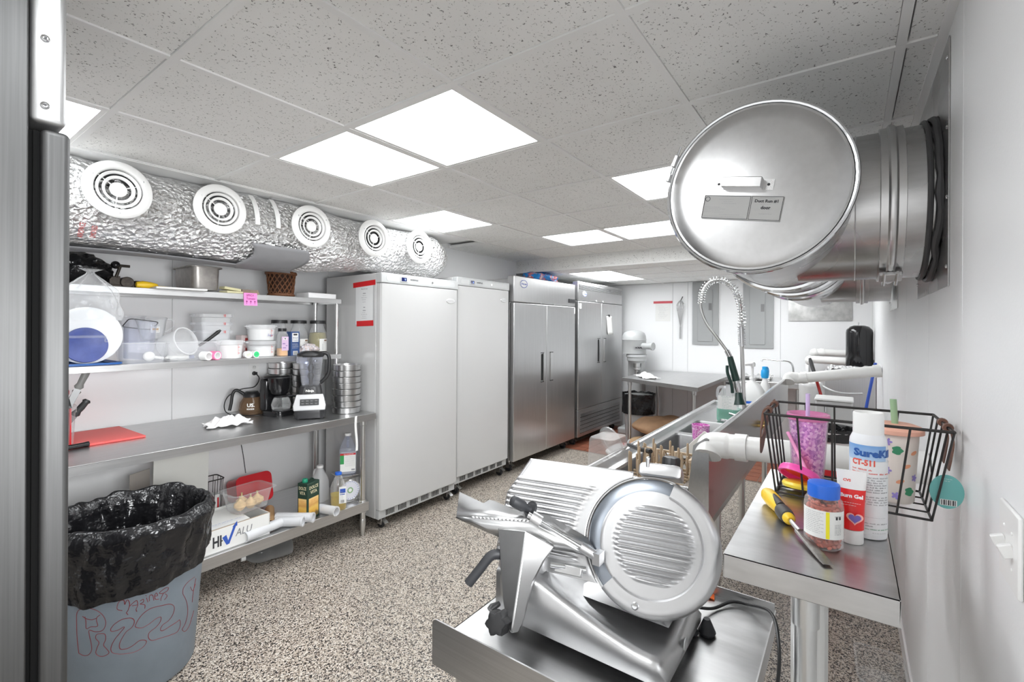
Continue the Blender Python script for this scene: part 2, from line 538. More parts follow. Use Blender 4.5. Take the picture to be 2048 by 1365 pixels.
wall_panels(wb, 'x', XB + .006, [YR, .75, 1.95, 2.17, 3.86], 0, H2, WALL, .006, -1)
wf = struct('wall_front', M().box(XF - .1, XF, 2.6, YL, 0, H + .1).box(XF - .1, XF, YR, 2.6, 2.25, H + .1), WALL)   # wide opening added behind the camera to let white fill light in
# bulkhead over the fridges, edge boards, step in the ceiling
struct('trim_1', M().box(3.36, XS, YC, YL, 2.06, H + .05), WALL)
st = struct('trim_2', M().box(XS + .004, XS + .03, YR, YL, H2, H + .05), PAINT)
for a in (-.22, .49, 1.10, 1.71, 2.32, 2.93):
    obj('step_panel', M().box(XS, XS + .006, a + .006, min(a + .604, 3.42) - .006, H2 + .012, H - .012), CEILTILE, st)
obj('edge_strip', M().box(XS - .012, XS + .03, YR, YC, H2 - .004, H2 + .012), PAINT, st)
struct('baseboard_right', M().box(XF, XB, YR, YR + .009, 0, .10), PAINT, bevel=.002)
struct('baseboard_left', M().box(XF, 2.2, YL - .009, YL, 0, .10), PAINT, bevel=.002)

# tiled ceiling: tees, then every tile
ce = struct('ceiling', M().box(XF, XS, YR, YL, H + .05, H + .12), PAINT)
gx = [GX0 + G * i for i in range(-4, 8)]
gy = [GY0 + G * j for j in range(-2, 4)]
m = M()
for x in gx: m.box(x - .012, x + .012, YR + .023, YC - .001, H, H + .03)
for i, y in enumerate(gy):
    for a, b in zip(gx[:-1], gx[1:]): m.box(a + .0121, b - .0121, y - .012, y + .012, H + .0004, H + .03)
m.box(XF, XS, YR, YR + .022, H - .001, H + .03); m.box(3.36, XS, YC - .022, YC, H - .001, H + .03)
obj('ceiling_grid', m, TEE, ce)
m = M().box(XF, 3.36, GY0 + 3 * G - .004, YL, H - .004, H + .02)
obj('edge_board', m, PAINT, ce)
tm = mesh_of('ceiling_tile', M().box(-.292, .292, -.292, .292, 0, .014), CEILTILE)
LIT = {(-1, 2), (1, 1), (1, 0), (3, -1), (3, 2), (5, 1), (5, 0), (-3, 1), (-3, 0), (-1, -1)}
for i in range(-4, 7):
    for j in range(-2, 3):
        if (i, j) in LIT: continue
        piece('ceiling_tile', tm, ce, (GX0 + G * (i + .5), GY0 + G * (j + .5), H + .006))
ts = mesh_of('ceiling_tile', M().box(-.292, .292, -.045, .045, 0, .014), CEILTILE)
for i in range(-4, 7): piece('ceiling_tile', ts, ce, (GX0 + G * (i + .5), GY0 - 2 * G - .062, H + .006))
tw = mesh_of('ceiling_tile', M().box(-.292, .292, -.24, .24, 0, .014), CEILTILE)
for i in range(5, 7): piece('ceiling_tile', tw, ce, (GX0 + G * (i + .5), GY0 + 3 * G + .255, H + .006))
# lower ceiling beyond the step
c2 = struct('ceiling_low', M().box(XS + .03, XB, YR, YL, H2 + .05, H2 + .12), PAINT)
m = M()
for x in (5.22, 5.83, 6.44, 7.05): m.box(x - .012, x + .012, YR, YL, H2, H2 + .03)
for j in range(-2, 5): m.box(XS + .03, XB, GY0 + G * j - .012, GY0 + G * j + .012, H2 + .0006, H2 + .03)
obj('ceiling_grid', m, TEE, c2)
LOWLIT = {(0, 2), (1, 2), (0, -1), (1, -1)}
xs = [4.86, 5.22, 5.83, 6.44, 7.15]
for k in range(4):
    for j in range(-3, 5):
        if (k - 1, j) in LOWLIT: continue
        y0, y1 = max(YR, GY0 + G * j), min(YL, GY0 + G * (j + 1))
        if y1 - y0 < .05: continue
        obj('ceiling_tile', M().box(xs[k] + .012, xs[k + 1] - .012, y0 + .012, y1 - .012, H2 + .006, H2 + .02), CEILTILE, c2)

# ------------------------------------------------------------------ ceiling lights
GLOW = mat('lit diffuser', (.955, .98, 1), .5, emit=PANEL_GLOW)
def light(i, j, label, x=None, y=None, z=H):
    x = GX0 + G * (i + .5) if x is None else x; y = GY0 + G * (j + .5) if y is None else y
    t = thing('ceiling_light', label, 'ceiling light', (x, y, z), 0, 'flat panel ceiling lights')
    fm = M()
    a, b = .297, .276
    for p in ((-a, a, -a, -b), (-a, a, b, a), (-a, -b, -b, b), (b, a, -b, b)): fm.box(*p, .002, .022)
    obj('light_frame', fm, TEE, t)
    obj('diffuser', M().box(-b, b, -b, b, .010, .018), GLOW, t)
LBL = {(-1, 2): 'square lit ceiling panel cut off by the tall steel fridge at far left',
       (1, 1): 'square lit ceiling panel nearer the foil duct, left one of the biggest pair',
       (1, 0): 'biggest square lit ceiling panel, right one of the middle pair',
       (3, -1): 'square lit ceiling panel partly behind the round steel duct door',
       (3, 2): 'square lit ceiling panel right above the end of the foil duct',
       (5, 1): 'square lit ceiling panel before the ceiling step, left of two',
       (5, 0): 'square lit ceiling panel before the ceiling step, right of two and touching the duct door',
       (-3, 1): 'square lit ceiling panel behind the camera, left of two', (-3, 0): 'square lit ceiling panel behind the camera, right of two',
       (-1, -1): 'square lit ceiling panel straight above the camera'}
for k, l in LBL.items(): light(*k, l)
light(0, 0, 'lit panel in the lower ceiling, the one nearer the ceiling step', 5.525, GY0 + 2.5 * G, H2)
light(0, 0, 'lit panel in the lower ceiling, the one nearer the back wall', 6.135, GY0 + 2.5 * G, H2)
light(0, 0, 'added unseen fill panel in the lower ceiling behind the round duct, nearer the step', 5.525, GY0 - .5 * G, H2)  # extra panel out of sight, added to brighten the back wall
light(0, 0, 'added unseen fill panel in the lower ceiling behind the round duct, nearer the back wall', 6.135, GY0 - .5 * G, H2)  # second added panel hidden by the duct, also for the back wall

# ------------------------------------------------------------------ foil duct along the left with its grilles
def duct_r(x): return .222 - .030 * min(1, max(0, (x - 1.9) / .4)) + .006 * math.sin(x * 5)
def foil_pt(u, v):
    x = -.6 + 3.75 * v; a = 2 * PI * u
    if x > 2.95:
        k = (x - 2.95) / .2; r = duct_r(x) * math.sqrt(max(0.0, 1 - .75 * k * k))
    else: r = duct_r(x)
    n = NZ.noise(V((x * 9, math.cos(a) * 3, math.sin(a) * 3))) * .012 + NZ.noise(V((x * 28, math.cos(a) * 8, math.sin(a) * 8))) * .007
    r += n
    y, z = 3.13 + r * math.cos(a), 2.19 + r * math.sin(a)
    return V((x, y, min(z + .012 * min(1, max(0, (x - 1.9) / .4)), H - .006)))
dt = thing('foil_duct', 'long crinkled foil wrapped air duct under the ceiling along the left wall', 'duct', (1.3, 3.13, 2.19), world=True)
fm = M().grid(foil_pt, 72, 260, True)
n = 72
fm.poly([foil_pt(i / n, 1) for i in range(n)])
obj('foil_sleeve', fm, FOIL, dt, ang=25)
# elbow at the far end into the bulkhead
pts = spline([(3.00, 3.14, 2.215), (3.10, 3.20, 2.225), (3.18, 3.32, 2.23), (3.22, 3.5, 2.23)], 6)
obj('elbow', M().tube(pts, .170, 28), FOIL, dt)
def strap_pt(u, v):
    x = -.6 + 2.25 * v; a = PI * (1.40 + .22 * u); r = duct_r(x) + .014
    return V((x, 3.13 + r * math.cos(a), 2.19 + r * math.sin(a) - .004))
obj('tape_strip', M().grid(strap_pt, 10, 60), TAPE_GREY, dt, solidify=.003)
def patch_pt(u, v):
    x = 1.36 + .36 * v + .03 * math.sin(u * 7); a = PI * (1.15 + .40 * u); r = duct_r(x) + .018 + .004 * NZ.noise(V((u * 6, v * 6, 1)))
    return V((x, 3.13 + r * math.cos(a), 2.19 + r * math.sin(a)))
obj('tape_patch', M().grid(patch_pt, 14, 14), TAPE_GREY, dt, solidify=.003)
RINK = mat('red print', (.6, .04, .03), .6)
for k, w in enumerate(('AIRSPACE', 'SMOKED')):
    a = math.radians(216 + 3 * k); xx = .60 + .045 * k
    p = V((xx, 3.13 + .236 * math.cos(math.radians(222)), 2.19 + .236 * math.sin(math.radians(222))))
    tng = V((0, math.cos(math.radians(312)), math.sin(math.radians(312)))) * -1
    f = frame(p, tng, (-1, 0, 0))
    write(dt, w, f, .03, RINK, width=.085 if k == 0 else .07, name='print', lift=.004)
for k, (gxx, l) in enumerate(((.72, 'leftmost and largest looking round grille on the foil duct'), (1.175, 'second round grille from the left on the foil duct'), (1.726, 'third round grille on the foil duct, above the wicker basket'), (2.227, 'fourth round grille on the foil duct, above the taped recipe sheet'), (2.68, 'rightmost round grille at the far end of the foil duct'))):
    t = thing('air_grille', 'white ring diffuser, ' + l, 'air grille', (gxx, 2.885, 2.238), 0, 'round grilles on the foil duct')
    R = Rx(PI / 2)
    obj('collar', M().lathe([(.124, -.15), (.122, -.05), (.118, -.006)], (gxx, 2.885, 2.238), R, n=32), FOIL, dt)
    obj('rim', M().lathe([(.094, .004), (.098, .014), (.105, .018), (.125, .015), (.137, .004), (.1375, 0), (.12, -.002), (.094, -.002), (.094, .004)], R=R, n=48), PAINT, t)
    obj('throat', M().lathe([(.096, 0), (.096, -.045), (0, -.045)], R=R, n=32), BLACK, t)
    for r0, r1 in ((.075, .087), (.051, .063)):
        obj('ring_vane', M().lathe([(r0, .0), (r0 + .002, .006), (r1, .012), (r1 + .002, .010), (r0 + .006, -.006), (r0, 0)], R=R, n=40), PAINT, t)
    obj('centre_disc', M().lathe([(.0, -.003), (.004, -.002), (.030, .004), (.035, .0), (.033, -.008), (0, -.010)], R=R, n=32), PAINT, t)
    for a in (.4, .4 + 2 * PI / 3, .4 + 4 * PI / 3):
        obj('spoke', M().bx((.063 * math.cos(a), .004, .063 * math.sin(a)), (.066, .004, .004), Ry(-a)), PAINT, t)
    for a in (.55, .55 + 2 * PI / 3, .55 + 4 * PI / 3):
        obj('screw', M().sph((.112 * math.cos(a), -.0165, .112 * math.sin(a)), (.004, .002, .004), 8), CHROME, t)
# hanging straps
for k, (x, l) in enumerate(((1.385, 'white strap holding up the foil duct, left of the pair'), (1.51, 'white strap holding up the foil duct, right of the pair'), (2.80, 'white strap on the foil duct beside the last grille'))):
    r = duct_r(x) + .008
    ps = [(3.13 + r * math.cos(a), 2.19 + r * math.sin(a)) for a in [PI * (.70 + .30 * q / 7) for q in range(8)]]
    m = M(); w = .014
    m.ring([[V((x - w, y - .003, z + .004)), V((x + w, y - .003, z + .004)), V((x + w, y, z)), V((x - w, y, z))] for y, z in ps])
    y0, z0 = ps[0]
    solo('hanging_strap', m, PAINT, l, 'strap', (x, y0, z0), world=True, group='straps on the foil duct')

# ------------------------------------------------------------------ big round exhaust duct, right
ed = thing('exhaust_duct', 'large round stainless exhaust duct with a door end, branching into the right wall', 'exhaust duct', (2.05, .235, 2.0), world=True)
DX, DY, DZ, DR = 1.55, .235, 2.0, .25
RX = Ry(PI / 2)
m = M().cyl((DX, DY, DZ), (4.55, DY, DZ), DR - .006, n=64)
obj('main_run', m, DUCT_ST, ed)
m = M().cyl((2.05, DY - .08, DZ), (2.05, YR + .02, DZ), DR - .004, n=64)
obj('branch', m, DUCT_ST, ed)
m = M().cyl((3.72, DY - .08, DZ), (3.72, YR + .02, DZ), DR - .004, n=48)
obj('branch', m, DUCT_ST, ed)
door = obj('duct_door', M().lathe([(0, -.004), (.20, -.003), (.238, 0), (.246, .006), (.25, .016), (.246, .03)], (DX, DY, DZ), Ry(-PI / 2) @ MX.Scale(-1, 3, (0, 0, 1)), 72), LID_ST, ed)
def torus(c, R, r, axis, n=64, k=8):
    f = {'x': lambda a: V((0, math.cos(a), math.sin(a))), 'y': lambda a: V((math.cos(a), 0, math.sin(a)))}[axis]
    return M().tube([V(c) + f(2 * PI * i / n) * R for i in range(n)], r, k, closed=True)
def vband(c, axis, R=DR):
    """V-clamp band: two flanges and a raised middle"""
    m = M(); ax = V((1, 0, 0)) if axis == 'x' else V((0, 1, 0))
    RR = Ry(PI / 2) if axis == 'x' else Rx(PI / 2)
    m.lathe([(R - .004, -.032), (R + .006, -.03), (R + .006, -.012), (R + .013, -.007), (R + .015, 0), (R + .013, .007), (R + .006, .012), (R + .006, .03), (R - .004, .032)], c, RR, 64)
    return m
obj('door_rim', torus((DX + .004, DY, DZ), DR + .001, .0065, 'x'), CHROME, ed)
for x in (1.95 + .38, 2.72, 3.05): obj('clamp_band', vband((x, DY, DZ), 'x'), CHROME, ed)
obj('clamp_band', vband((2.05, -.105, DZ), 'y'), STEEL, ed)
obj('clamp_band', vband((3.72, -.06, DZ), 'y'), STEEL, ed)
# seam where the branch meets the run, and the tarry seal at the wall
obj('seam', torus((2.05, -.012, DZ), DR - .003, .0016, 'y'), STEEL, ed)
obj('seam', torus((2.05, -.188, DZ), DR + .001, .007, 'y'), DARK, ed)
# clamp bolts on the branch band
cb = M()
for dx in (-.014, .014):
    pass
ca = math.radians(248)
cp = V((2.05 + (DR + .02) * math.cos(ca), -.105, DZ + (DR + .02) * math.sin(ca)))
cm = M().bx(cp, (.05, .06, .012), Ry(-ca + PI / 2)); 
obj('clamp_lug', cm, STEEL, ed, bevel=.002)
for dy in (-.016, .016):
    t = V((-math.sin(ca), 0, math.cos(ca)))
    b0 = cp + V((0, dy, 0)) - V((math.cos(ca), 0, math.sin(ca))) * -.006
    obj('bolt', M().cyl(b0 - t * .04, b0 + t * .045, .005, n=8), CHROME, ed)
# latch on the door rim (upper left) 
la = math.radians(160)
lp = V((DX - .004, DY + (DR + .008) * math.sin(math.radians(68)), DZ + (DR + .008) * math.cos(math.radians(68))))
tng = V((0, math.cos(math.radians(68)), -math.sin(math.radians(68))))
lr = MX.Rotation(math.radians(68) - 0, 3, 'X')
LR = MX((((1, 0, 0)), (0, tng.y, tng.z), (0, -tng.z, tng.y))).transposed()
obj('latch', M().bx(lp - tng * .028, (.02, .038, .012), LR).bx(lp + tng * .026, (.02, .026, .012), LR), STEEL, ed, bevel=.002)
obj('latch_screw', M().cyl(lp - tng * .075, lp + tng * .03, .0035, n=8), CHROME, ed)
# box handle on the door
hr = Rx(math.radians(-10))
hc = V((DX - .004, .262, 2.013))
hp = lambda a, b, c: hc + V((a, 0, 0)) + Rx(math.radians(10)) @ V((0, b, c))
R10 = Rx(math.radians(10)).to_3x3()
hb = M().bx(hp(-.018, 0, 0), (.034, .108, .030), R10)
obj('handle', hb, STEEL, ed, bevel=.002)
obj('handle_plate', M().bx(hp(-.001, 0, 0), (.0025, .166, .032), R10), STEEL, ed)
for s in (-1, 1): obj('rivet', M().sph(hp(-.003, s * .069, 0), (.002, .004, .004), 8), DARK, ed)
# door label: two printed boxes
fr = frame(hp(-.0035, -.008, -.068), R10 @ V((0, -1, 0)), R10 @ V((0, 0, 1)))
dl = obj('door_label', patch(fr, -.112, .108, -.038, .034), mat('silver label', (.5, .5, .49), .45), ed)
m = M()
for x0, x1 in ((-.110, .020), (.024, .106)):
    for a in ((x0, x1, -.036, .0012), (x0, x1, .032, .0012)): 
        m.poly([fr @ V((q, r, .0008)) for q, r in ((a[0], a[2]), (a[1], a[2]), (a[1], a[2] + a[3]), (a[0], a[2] + a[3]))])
    for xx in (x0, x1): m.poly([fr @ V((q, r, .0008)) for q, r in ((xx, -.036), (xx + .0012, -.036), (xx + .0012, .033), (xx, .033))])
obj('label_border', m, INK, dl)['kind'] = 'stuff'
rows = [(-.06 + random.uniform(-.02, .02), -.01 + random.uniform(-.02, .02), .022 - .006 * k, .0014) for k in range(3)] + [(-.105, -.06 + random.uniform(0, .03), -.002 - .005 * k, .0014) for k in range(4)] + [(-.104, .012, -.030, .0014), (-.06, 0, -.024, .0014), (.045, .085, .029, .0014), (.05, .08, .010, .0014), (.05, .085, -.018, .0014)]
obj('small_print', lines(fr, rows), INKG, dl)
write(dl, 'Duct Run #1', fr, .0115, INK, width=.062, bold=.0004, off=(.065, .019))
write(dl, 'door', fr, .013, INK, width=.026, bold=.0005, off=(.065, .000))
m = M().lathe([(.006, 0), (.0075, 0)], n=16); m.xf(fr @ T((-.101, .022, .001))); obj('seal_mark', m, INK, dl)
# flashing plates on the wall
def flash(x0, x1, z0, z1, name='flashing'):
    m = M().box(x0, x1, YR + .001, YR + .004, z0, z1)
    o = obj(name, m, DUCT_ST, ed)
    for xx in (x0 + .012, x1 - .012):
        for q in range(4): obj('screw', M().sph((xx, YR + .005, z0 + (z1 - z0) * (.08 + .28 * q)), (.006, .004, .006), 8), CHROME, ed)
flash(1.735, 2.44, 1.70, 2.385)
flash(3.42, 4.02, 1.70, 2.38)
# tarry sealant blob ring, lumpy
m = M().tube([(2.05 + (DR + .004) * math.cos(a), YR + .012 + .01 * NZ.noise(V((a * 3, 0, 0))), DZ + (DR + .004) * math.sin(a)) for a in [2 * PI * i / 60 for i in range(60)]], [.010 + .006 * NZ.noise(V((i * .6, 4, 0))) for i in range(60)], 8, closed=True)
obj('sealant', m, DARK, ed)
# ------------------------------------------------------------------ left worktable and shelf
TX0, TX1, TYF, TYB, TZ = -.12, 2.29, 2.93, 3.84, .92
wt = thing('worktable', 'long stainless worktable with a lower shelf along the left wall', 'table', (1.1, 3.38, 0), world=True)
m = M().box(TX0, TX1, TYF, TYB, TZ - .003, TZ)
m.box(TX0, TX1, TYF, TYF + .004, TZ - .048, TZ - .003).box(TX1 - .004, TX1, TYF, TYB, TZ - .048, TZ - .003).box(TX0, TX1, TYF, TYF + .02, TZ - .048, TZ - .045)
obj('worktop', m, STEEL_T, wt, bevel=.003)
m = M().box(TX0 + .03, 2.245, 2.955, 3.70, .25, .255).box(TX0 + .03, 2.245, 2.955, 2.960, .185, .25).box(2.240, 2.245, 2.955, 3.70, .185, .25)
obj('lower_shelf', m, STEEL_T, wt, bevel=.002)
for x, y in ((2.212, 2.985), (2.212, 3.61), (-.05, 2.985), (-.05, 3.61)):
    obj('leg', M().lathe([(.0205, .09), (.0205, TZ - .09), (.026, TZ - .085), (.026, TZ - .004)], (x, y, 0), n=24), TUBE_ST, wt)
    obj('foot', M().lathe([(0, 0), (.013, 0), (.017, .03), (.0235, .08), (.0235, .12), (.021, .125)], (x, y, 0), n=24), TUBE_ST, wt)
    obj('leg_collar', M().lathe([(.0205, .17), (.027, .172), (.027, .262), (.0205, .264)], (x, y, 0), n=24), STEEL, wt)

osf = thing('over_shelf', 'two tier stainless shelf standing on the long worktable', 'shelf', (1.05, 3.43, TZ), world=True)
for nm, z in (('top_shelf', 1.792), ('middle_shelf', 1.362)):
    m = M().box(-.1, 2.2, 3.25, 3.62, z - .003, z).box(-.1, 2.2, 3.25, 3.253, z - .036, z - .003).box(2.197, 2.2, 3.25, 3.62, z - .036, z - .003).box(-.1, 2.2, 3.617, 3.62, z - .036, z - .003)
    obj(nm, m, STEEL_H, osf, bevel=.002)
for x, y in ((2.182, 3.285), (2.182, 3.585), (-.06, 3.285), (-.06, 3.585)):
    obj('post', M().cyl((x, y, TZ + .001), (x, y, 1.785), .0135, n=20), TUBE_ST, osf)
    for z in (1.325, 1.752): obj('post_collar', M().cyl((x, y, z - .045), (x, y, z), .017, n=20), STEEL, osf)

# ---------------------------------------------------------------- things on the top shelf
Z1 = 1.7925
def lumpy(c, r, amp, fr, seed, n=40, squash=None):
    def fn(u, v):
        a, b = 2 * PI * u, PI * (v - .5) * .999
        d = V((math.cos(a) * math.cos(b), math.sin(a) * math.cos(b), math.sin(b)))
        k = 1 + amp * NZ.noise(d * fr + V((seed, 0, 0))) + amp * .5 * NZ.noise(d * fr * 2.7 + V((0, seed, 0)))
        p = V((d.x * r[0], d.y * r[1], d.z * r[2])) * k
        if squash is not None: p.z = max(p.z, squash)
        return V(c) + p
    return M().grid(fn, n, n // 2, True)
solo('bagged_bundle', lumpy((0, 0, .088), (.135, .13, .092), .20, 2.6, 3, 48, -.088), BAGBLACK, 'black plastic bagged bundle at the left end of the top shelf', 'bag', (.685, 3.42, Z1))
IRON = mat('dark cast iron', (.05, .042, .036), .45, .7, var=.3, vscale=60)
t = thing('can_opener', 'dark bench can opener lying down, black ball knob, on top shelf', 'can opener', (.885, 3.40, Z1))
obj('shank', M().bx((.0, 0, .02), (.15, .035, .035)).bx((.06, 0, .024), (.05, .05, .045)), IRON, t, bevel=.005)
obj('gear_housing', M().cyl((.0, -.03, .034), (.0, .03, .034), .032, n=20).bx((-.055, 0, .042), (.05, .04, .05)), IRON, t, bevel=.003)
obj('crank', M().cyl((-.05, -.02, .06), (-.03, -.02, .13), .008, n=10).cyl((-.045, -.02, .127), (.012, -.02, .127), .008, n=10), IRON, t)
obj('ball_knob', M().sph((-.055, -.03, .128), .022, 20), BLACK_GLOSS, t)
t = thing('hand_squeezer', 'small yellow plastic tool beside the dark can opener', 'tool', (.975, 3.37, Z1))
obj('body', M().lathe([(0, -.055), (.016, -.05), (.024, -.02), (.02, .02), (.012, .05), (0, .06)], (0, 0, .024), Ry(PI / 2) @ MX.Scale(1, 3, (1, 0, 0)), 18), YELLOW, t)
obj('handle', M().cyl((.04, -.03, .013), (.10, -.02, .013), .009, n=10).cyl((.04, .02, .013), (.085, .03, .013), .009, n=10), YELLOW, t)
solo('cutting_board', M().box(-.13, .13, -.12, .14, 0, .012), mat('white board', (.8, .8, .78), .5), 'thin white cutting board overhanging the front edge of the top shelf', 'board', (1.115, 3.34, Z1), -.05, bevel=.003)
t = thing('hotel_pan', 'deep stainless food pan on the top shelf, on the white board', 'pan', (1.262, 3.435, Z1 + .0125))
PANST = mat('dull pan steel', (.40, .38, .36), .42, .75, var=.15, vscale=30)
m = rtub([(.135, .285, .03, 0), (.150, .30, .035, .02), (.158, .308, .035, .145), (.185, .335, .04, .147), (.188, .338, .04, .140)], 4); obj('pan_body', m, PANST, t, solidify=.0015)
solo('flat_packet', M().bx((0, 0, .008), (.12, .07, .016), Rz(.3)), mat('pale yellow carton', (.72, .68, .42), .7), 'pale yellow flat packet on the top shelf beside the steel pan, lower one', 'packet', (1.425, 3.33, Z1))
solo('flat_packet', M().bx((0, 0, .008), (.11, .06, .016), Rz(.15) @ Ry(.10)), bpy.data.materials['pale yellow carton'], 'pale yellow flat packet tilted on top of another one', 'packet', (1.42, 3.335, Z1 + .0225))
for k in range(3):
    solo('wooden_board', M().bx((0, 0, .0055), (.125 - .008 * k, .05, .011)), mat('thin wood %d' % k, (.36 - .04 * k, .27 - .03 * k, .17), .7, var=.2, vscale=50),
         ('small thin wooden slat at the bottom of the stack beside the wicker basket', 'small thin wooden slat in the middle of the stack beside the wicker basket', 'small thin wooden slat on top of the stack beside the wicker basket')[k], 'board', (1.54, 3.345, Z1 + .0113 * k), .02 * k, group='wooden slats on the top shelf')
# wicker basket of woven diagonal strands
WICK = mat('brown wicker', (.15, .06, .025), .65, var=.35, vscale=70, bump=.4, bscale=200)
t = thing('wicker_basket', 'dark brown woven wicker basket on the top shelf', 'basket', (1.775, 3.36, Z1))
br = lambda z: .078 + .016 * z / .18
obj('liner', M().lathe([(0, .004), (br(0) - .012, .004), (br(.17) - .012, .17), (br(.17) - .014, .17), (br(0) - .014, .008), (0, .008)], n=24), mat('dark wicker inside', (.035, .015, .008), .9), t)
m = M()
for k in range(16):
    for s in (-1, 1):
        m.tube([((br(z) + .002 * s) * math.cos(a), (br(z) + .002 * s) * math.sin(a), z) for z, a in [(.015 + .145 * q / 8, 2 * PI * k / 16 + s * 1.1 * q / 8) for q in range(9)]], .0042, 5)
o = obj('woven_strands', m, WICK, t); o['kind'] = 'stuff'
def hoop(z, r, tr): return M().tube([(r * math.cos(a), r * math.sin(a), z + .002 * math.sin(a * 14)) for a in [2 * PI * i / 48 for i in range(48)]], tr, 8, closed=True)
obj('top_rim', hoop(.168, br(.17) + .003, .011), WICK, t); obj('base_rim', hoop(.012, br(0) + .003, .011), WICK, t)
solo('lid_stack', M().bx((0, 0, .02), (.24, .16, .04)), mat('white foam', (.83, .83, .83), .6), 'flat white foam box at the right end of the top shelf', 'box', (2.06, 3.37, Z1), .05, bevel=.004)
t = thing('sticky_note', 'pink sticky note with handwriting on the top shelf edge', 'note', (1.508, 3.247, 1.757))
fr = frame((0, -.0018, 0), (1, 0, 0), (0, 0, 1))
obj('note_sheet', M().grid(lambda u, v: (.043 * (2 * u - 1), -.001 - .006 * (1 - v) ** 2 * (1 if v < .9 else 0), .042 * (2 * v - 1)), 4, 8), PINK, t)
PUR = mat('purple marker', (.25, .03, .22), .6)
fr = frame((0, -.006, 0), (1, 0, 0), (0, 0, 1))
write(t, 'SPICY', fr, .02, PUR, width=.05, off=(-.004, .025)); write(t, 'Tomato', fr, .022, PUR, width=.056, off=(0, .004))
for dx in (-.026, 0, .026):
    m = M().poly([fr @ V((dx - .007, -.018, .001)), fr @ V((dx + .007, -.018, .001)), fr @ V((dx, -.008, .001))]).poly([fr @ V((dx - .0012, -.032, .001)), fr @ V((dx + .0012, -.032, .001)), fr @ V((dx + .0012, -.018, .001)), fr @ V((dx - .0012, -.018, .001))])
    obj('arrow', m, PUR, t)

# ---------------------------------------------------------------- things on the middle shelf
Z2 = 1.3625
solo('tray', rtub([(.36, .34, .03, 0), (.40, .38, .035, .006), (.40, .38, .035, .016), (.385, .365, .035, .010), (.36, .34, .03, .006)], 4), BLUE_DK, 'dark blue flat tray overhanging at the left of the middle shelf', 'tray', (.63, 3.40, Z2))
t = thing('round_tub', 'big round white tub lying on its side on the blue tray', 'tub', (.70, 3.40, Z2 + .008))
RY = Rx(PI / 2)
obj('tub_body', M().lathe([(.13, -.14), (.135, -.12), (.148, .06)], (0, 0, .153), RY, 40), MILKY, t)
obj('tub_lid', M().lathe([(0, .076), (.12, .076), (.135, .082), (.152, .08), (.153, .06), (.147, .058)], (0, 0, .153), RY, 48), mat('matt white plastic', (.8, .81, .82), .4), t)
t = thing('oval_lid', 'navy blue round lid standing against the big white tub', 'lid', (.688, 3.285, Z2 + .017))
R2 = Rx(PI / 2 - .12)
obj('lid_disc', M().lathe([(0, .0), (.072, .0), (.078, .003), (.092, .002), (.094, -.006), (.09, -.010), (0, -.006)], (0, 0, .094), R2, 48), NAVY, t)
obj('handle_strip', M().bx((.0, -.030, .138), (.15, .008, .012)).bx((.072, -.03, .124), (.008, .008, .03)).bx((.105, -.03, .110), (.07, .006, .004)), CLEAR, t, bevel=.002)
# tied clear bag in front of the shelf edge
def bag_pt(u, v):
    a = 2 * PI * u; z = v
    prof = [(.0, .13), (.35, .125), (.6, .10), (.8, .05), (.9, .018), (.94, .014), (1, .045)]
    for (z0, r0), (z1, r1) in zip(prof[:-1], prof[1:]):
        if z <= z1: r = r0 + (r1 - r0) * (z - z0) / (z1 - z0); break
    r *= 1 + .16 * math.sin(a * 7 + 3 * z) * z + .18 * NZ.noise(V((math.cos(a) * 2, math.sin(a) * 2, z * 4)))
    return V((r * math.cos(a), r * .62 * math.sin(a), .005 + .262 * z))
solo('clear_bag', M().grid(bag_pt, 56, 34, True), BAGCLEAR, 'clear plastic bag gathered and tied at the top, above the white tub', 'bag', (.675, 3.152, 1.60))
def openbin(name, label, loc, w, d, h, mt=CLOUDY, rz=0, group=None):
    t = thing(name, label, 'bin', loc, rz, group)
    obj('bin_wall', rtub([(w * .86, d * .86, .015, 0), (w * .88, d * .88, .015, .004), (w * .98, d * .98, .018, h - .008), (w, d, .02, h - .006), (w, d, .02, h), (w * .97, d * .97, .018, h - .001)], 4), mt, t)
    obj('bin_rim', M().tube([(x, y, h) for x, y in rrect(w, d, .02, 4)], .0022, 6, closed=True), CLOUDY, t)
    return t
CLOUDY_L = mat('thin cloudy plastic', (.84, .85, .88), .3, alpha=.24)
openbin('storage_bin', 'see-through open bin holding clear containers, next to navy lid', (.945, 3.36, Z2), .20, .20, .115, CLOUDY_L)
openbin('storage_bin', 'see-through wide open bin in the middle of the middle shelf, with spoon', (1.20, 3.37, Z2), .30, .19, .115, CLOUDY_L)
def cup(name, label, cat, loc, prof, mt, R=None, parts=(), rz=0, group=None, n=32, body='cup_wall'):
    t = thing(name, label, cat, loc, rz, group)
    obj(body, M().lathe(prof, (0, 0, 0), R, n), mt, t)
    return t
t = thing('square_pitcher', 'clear square pitcher standing behind the first see-through bin', 'pitcher', (.95, 3.545, Z2))
obj('pitcher_wall', rtub([(.10, .10, .02, 0), (.105, .105, .02, .01), (.115, .115, .02, .265), (.125, .125, .022, .268), (.125, .125, .022, .275)], 4), CLEAR, t)
obj('handle', M().tube(spline([(.058, 0, .25), (.095, 0, .245), (.10, 0, .2), (.09, 0, .14), (.056, 0, .12)], 5), .007, 8), CLEAR, t)
t = thing('square_container', 'clear square container with a dark rim tilted in the first bin', 'container', (.94, 3.36, Z2 + .006))
R = (Rx(-.35) @ Ry(.14)).to_4x4()
m = rtub([(.12, .12, .02, 0), (.135, .135, .02, .19), (.142, .142, .022, .192), (.142, .142, .022, .2)], 4).xf(T((0, .02, .03)) @ R); obj('container_wall', m, CLEARB, t)
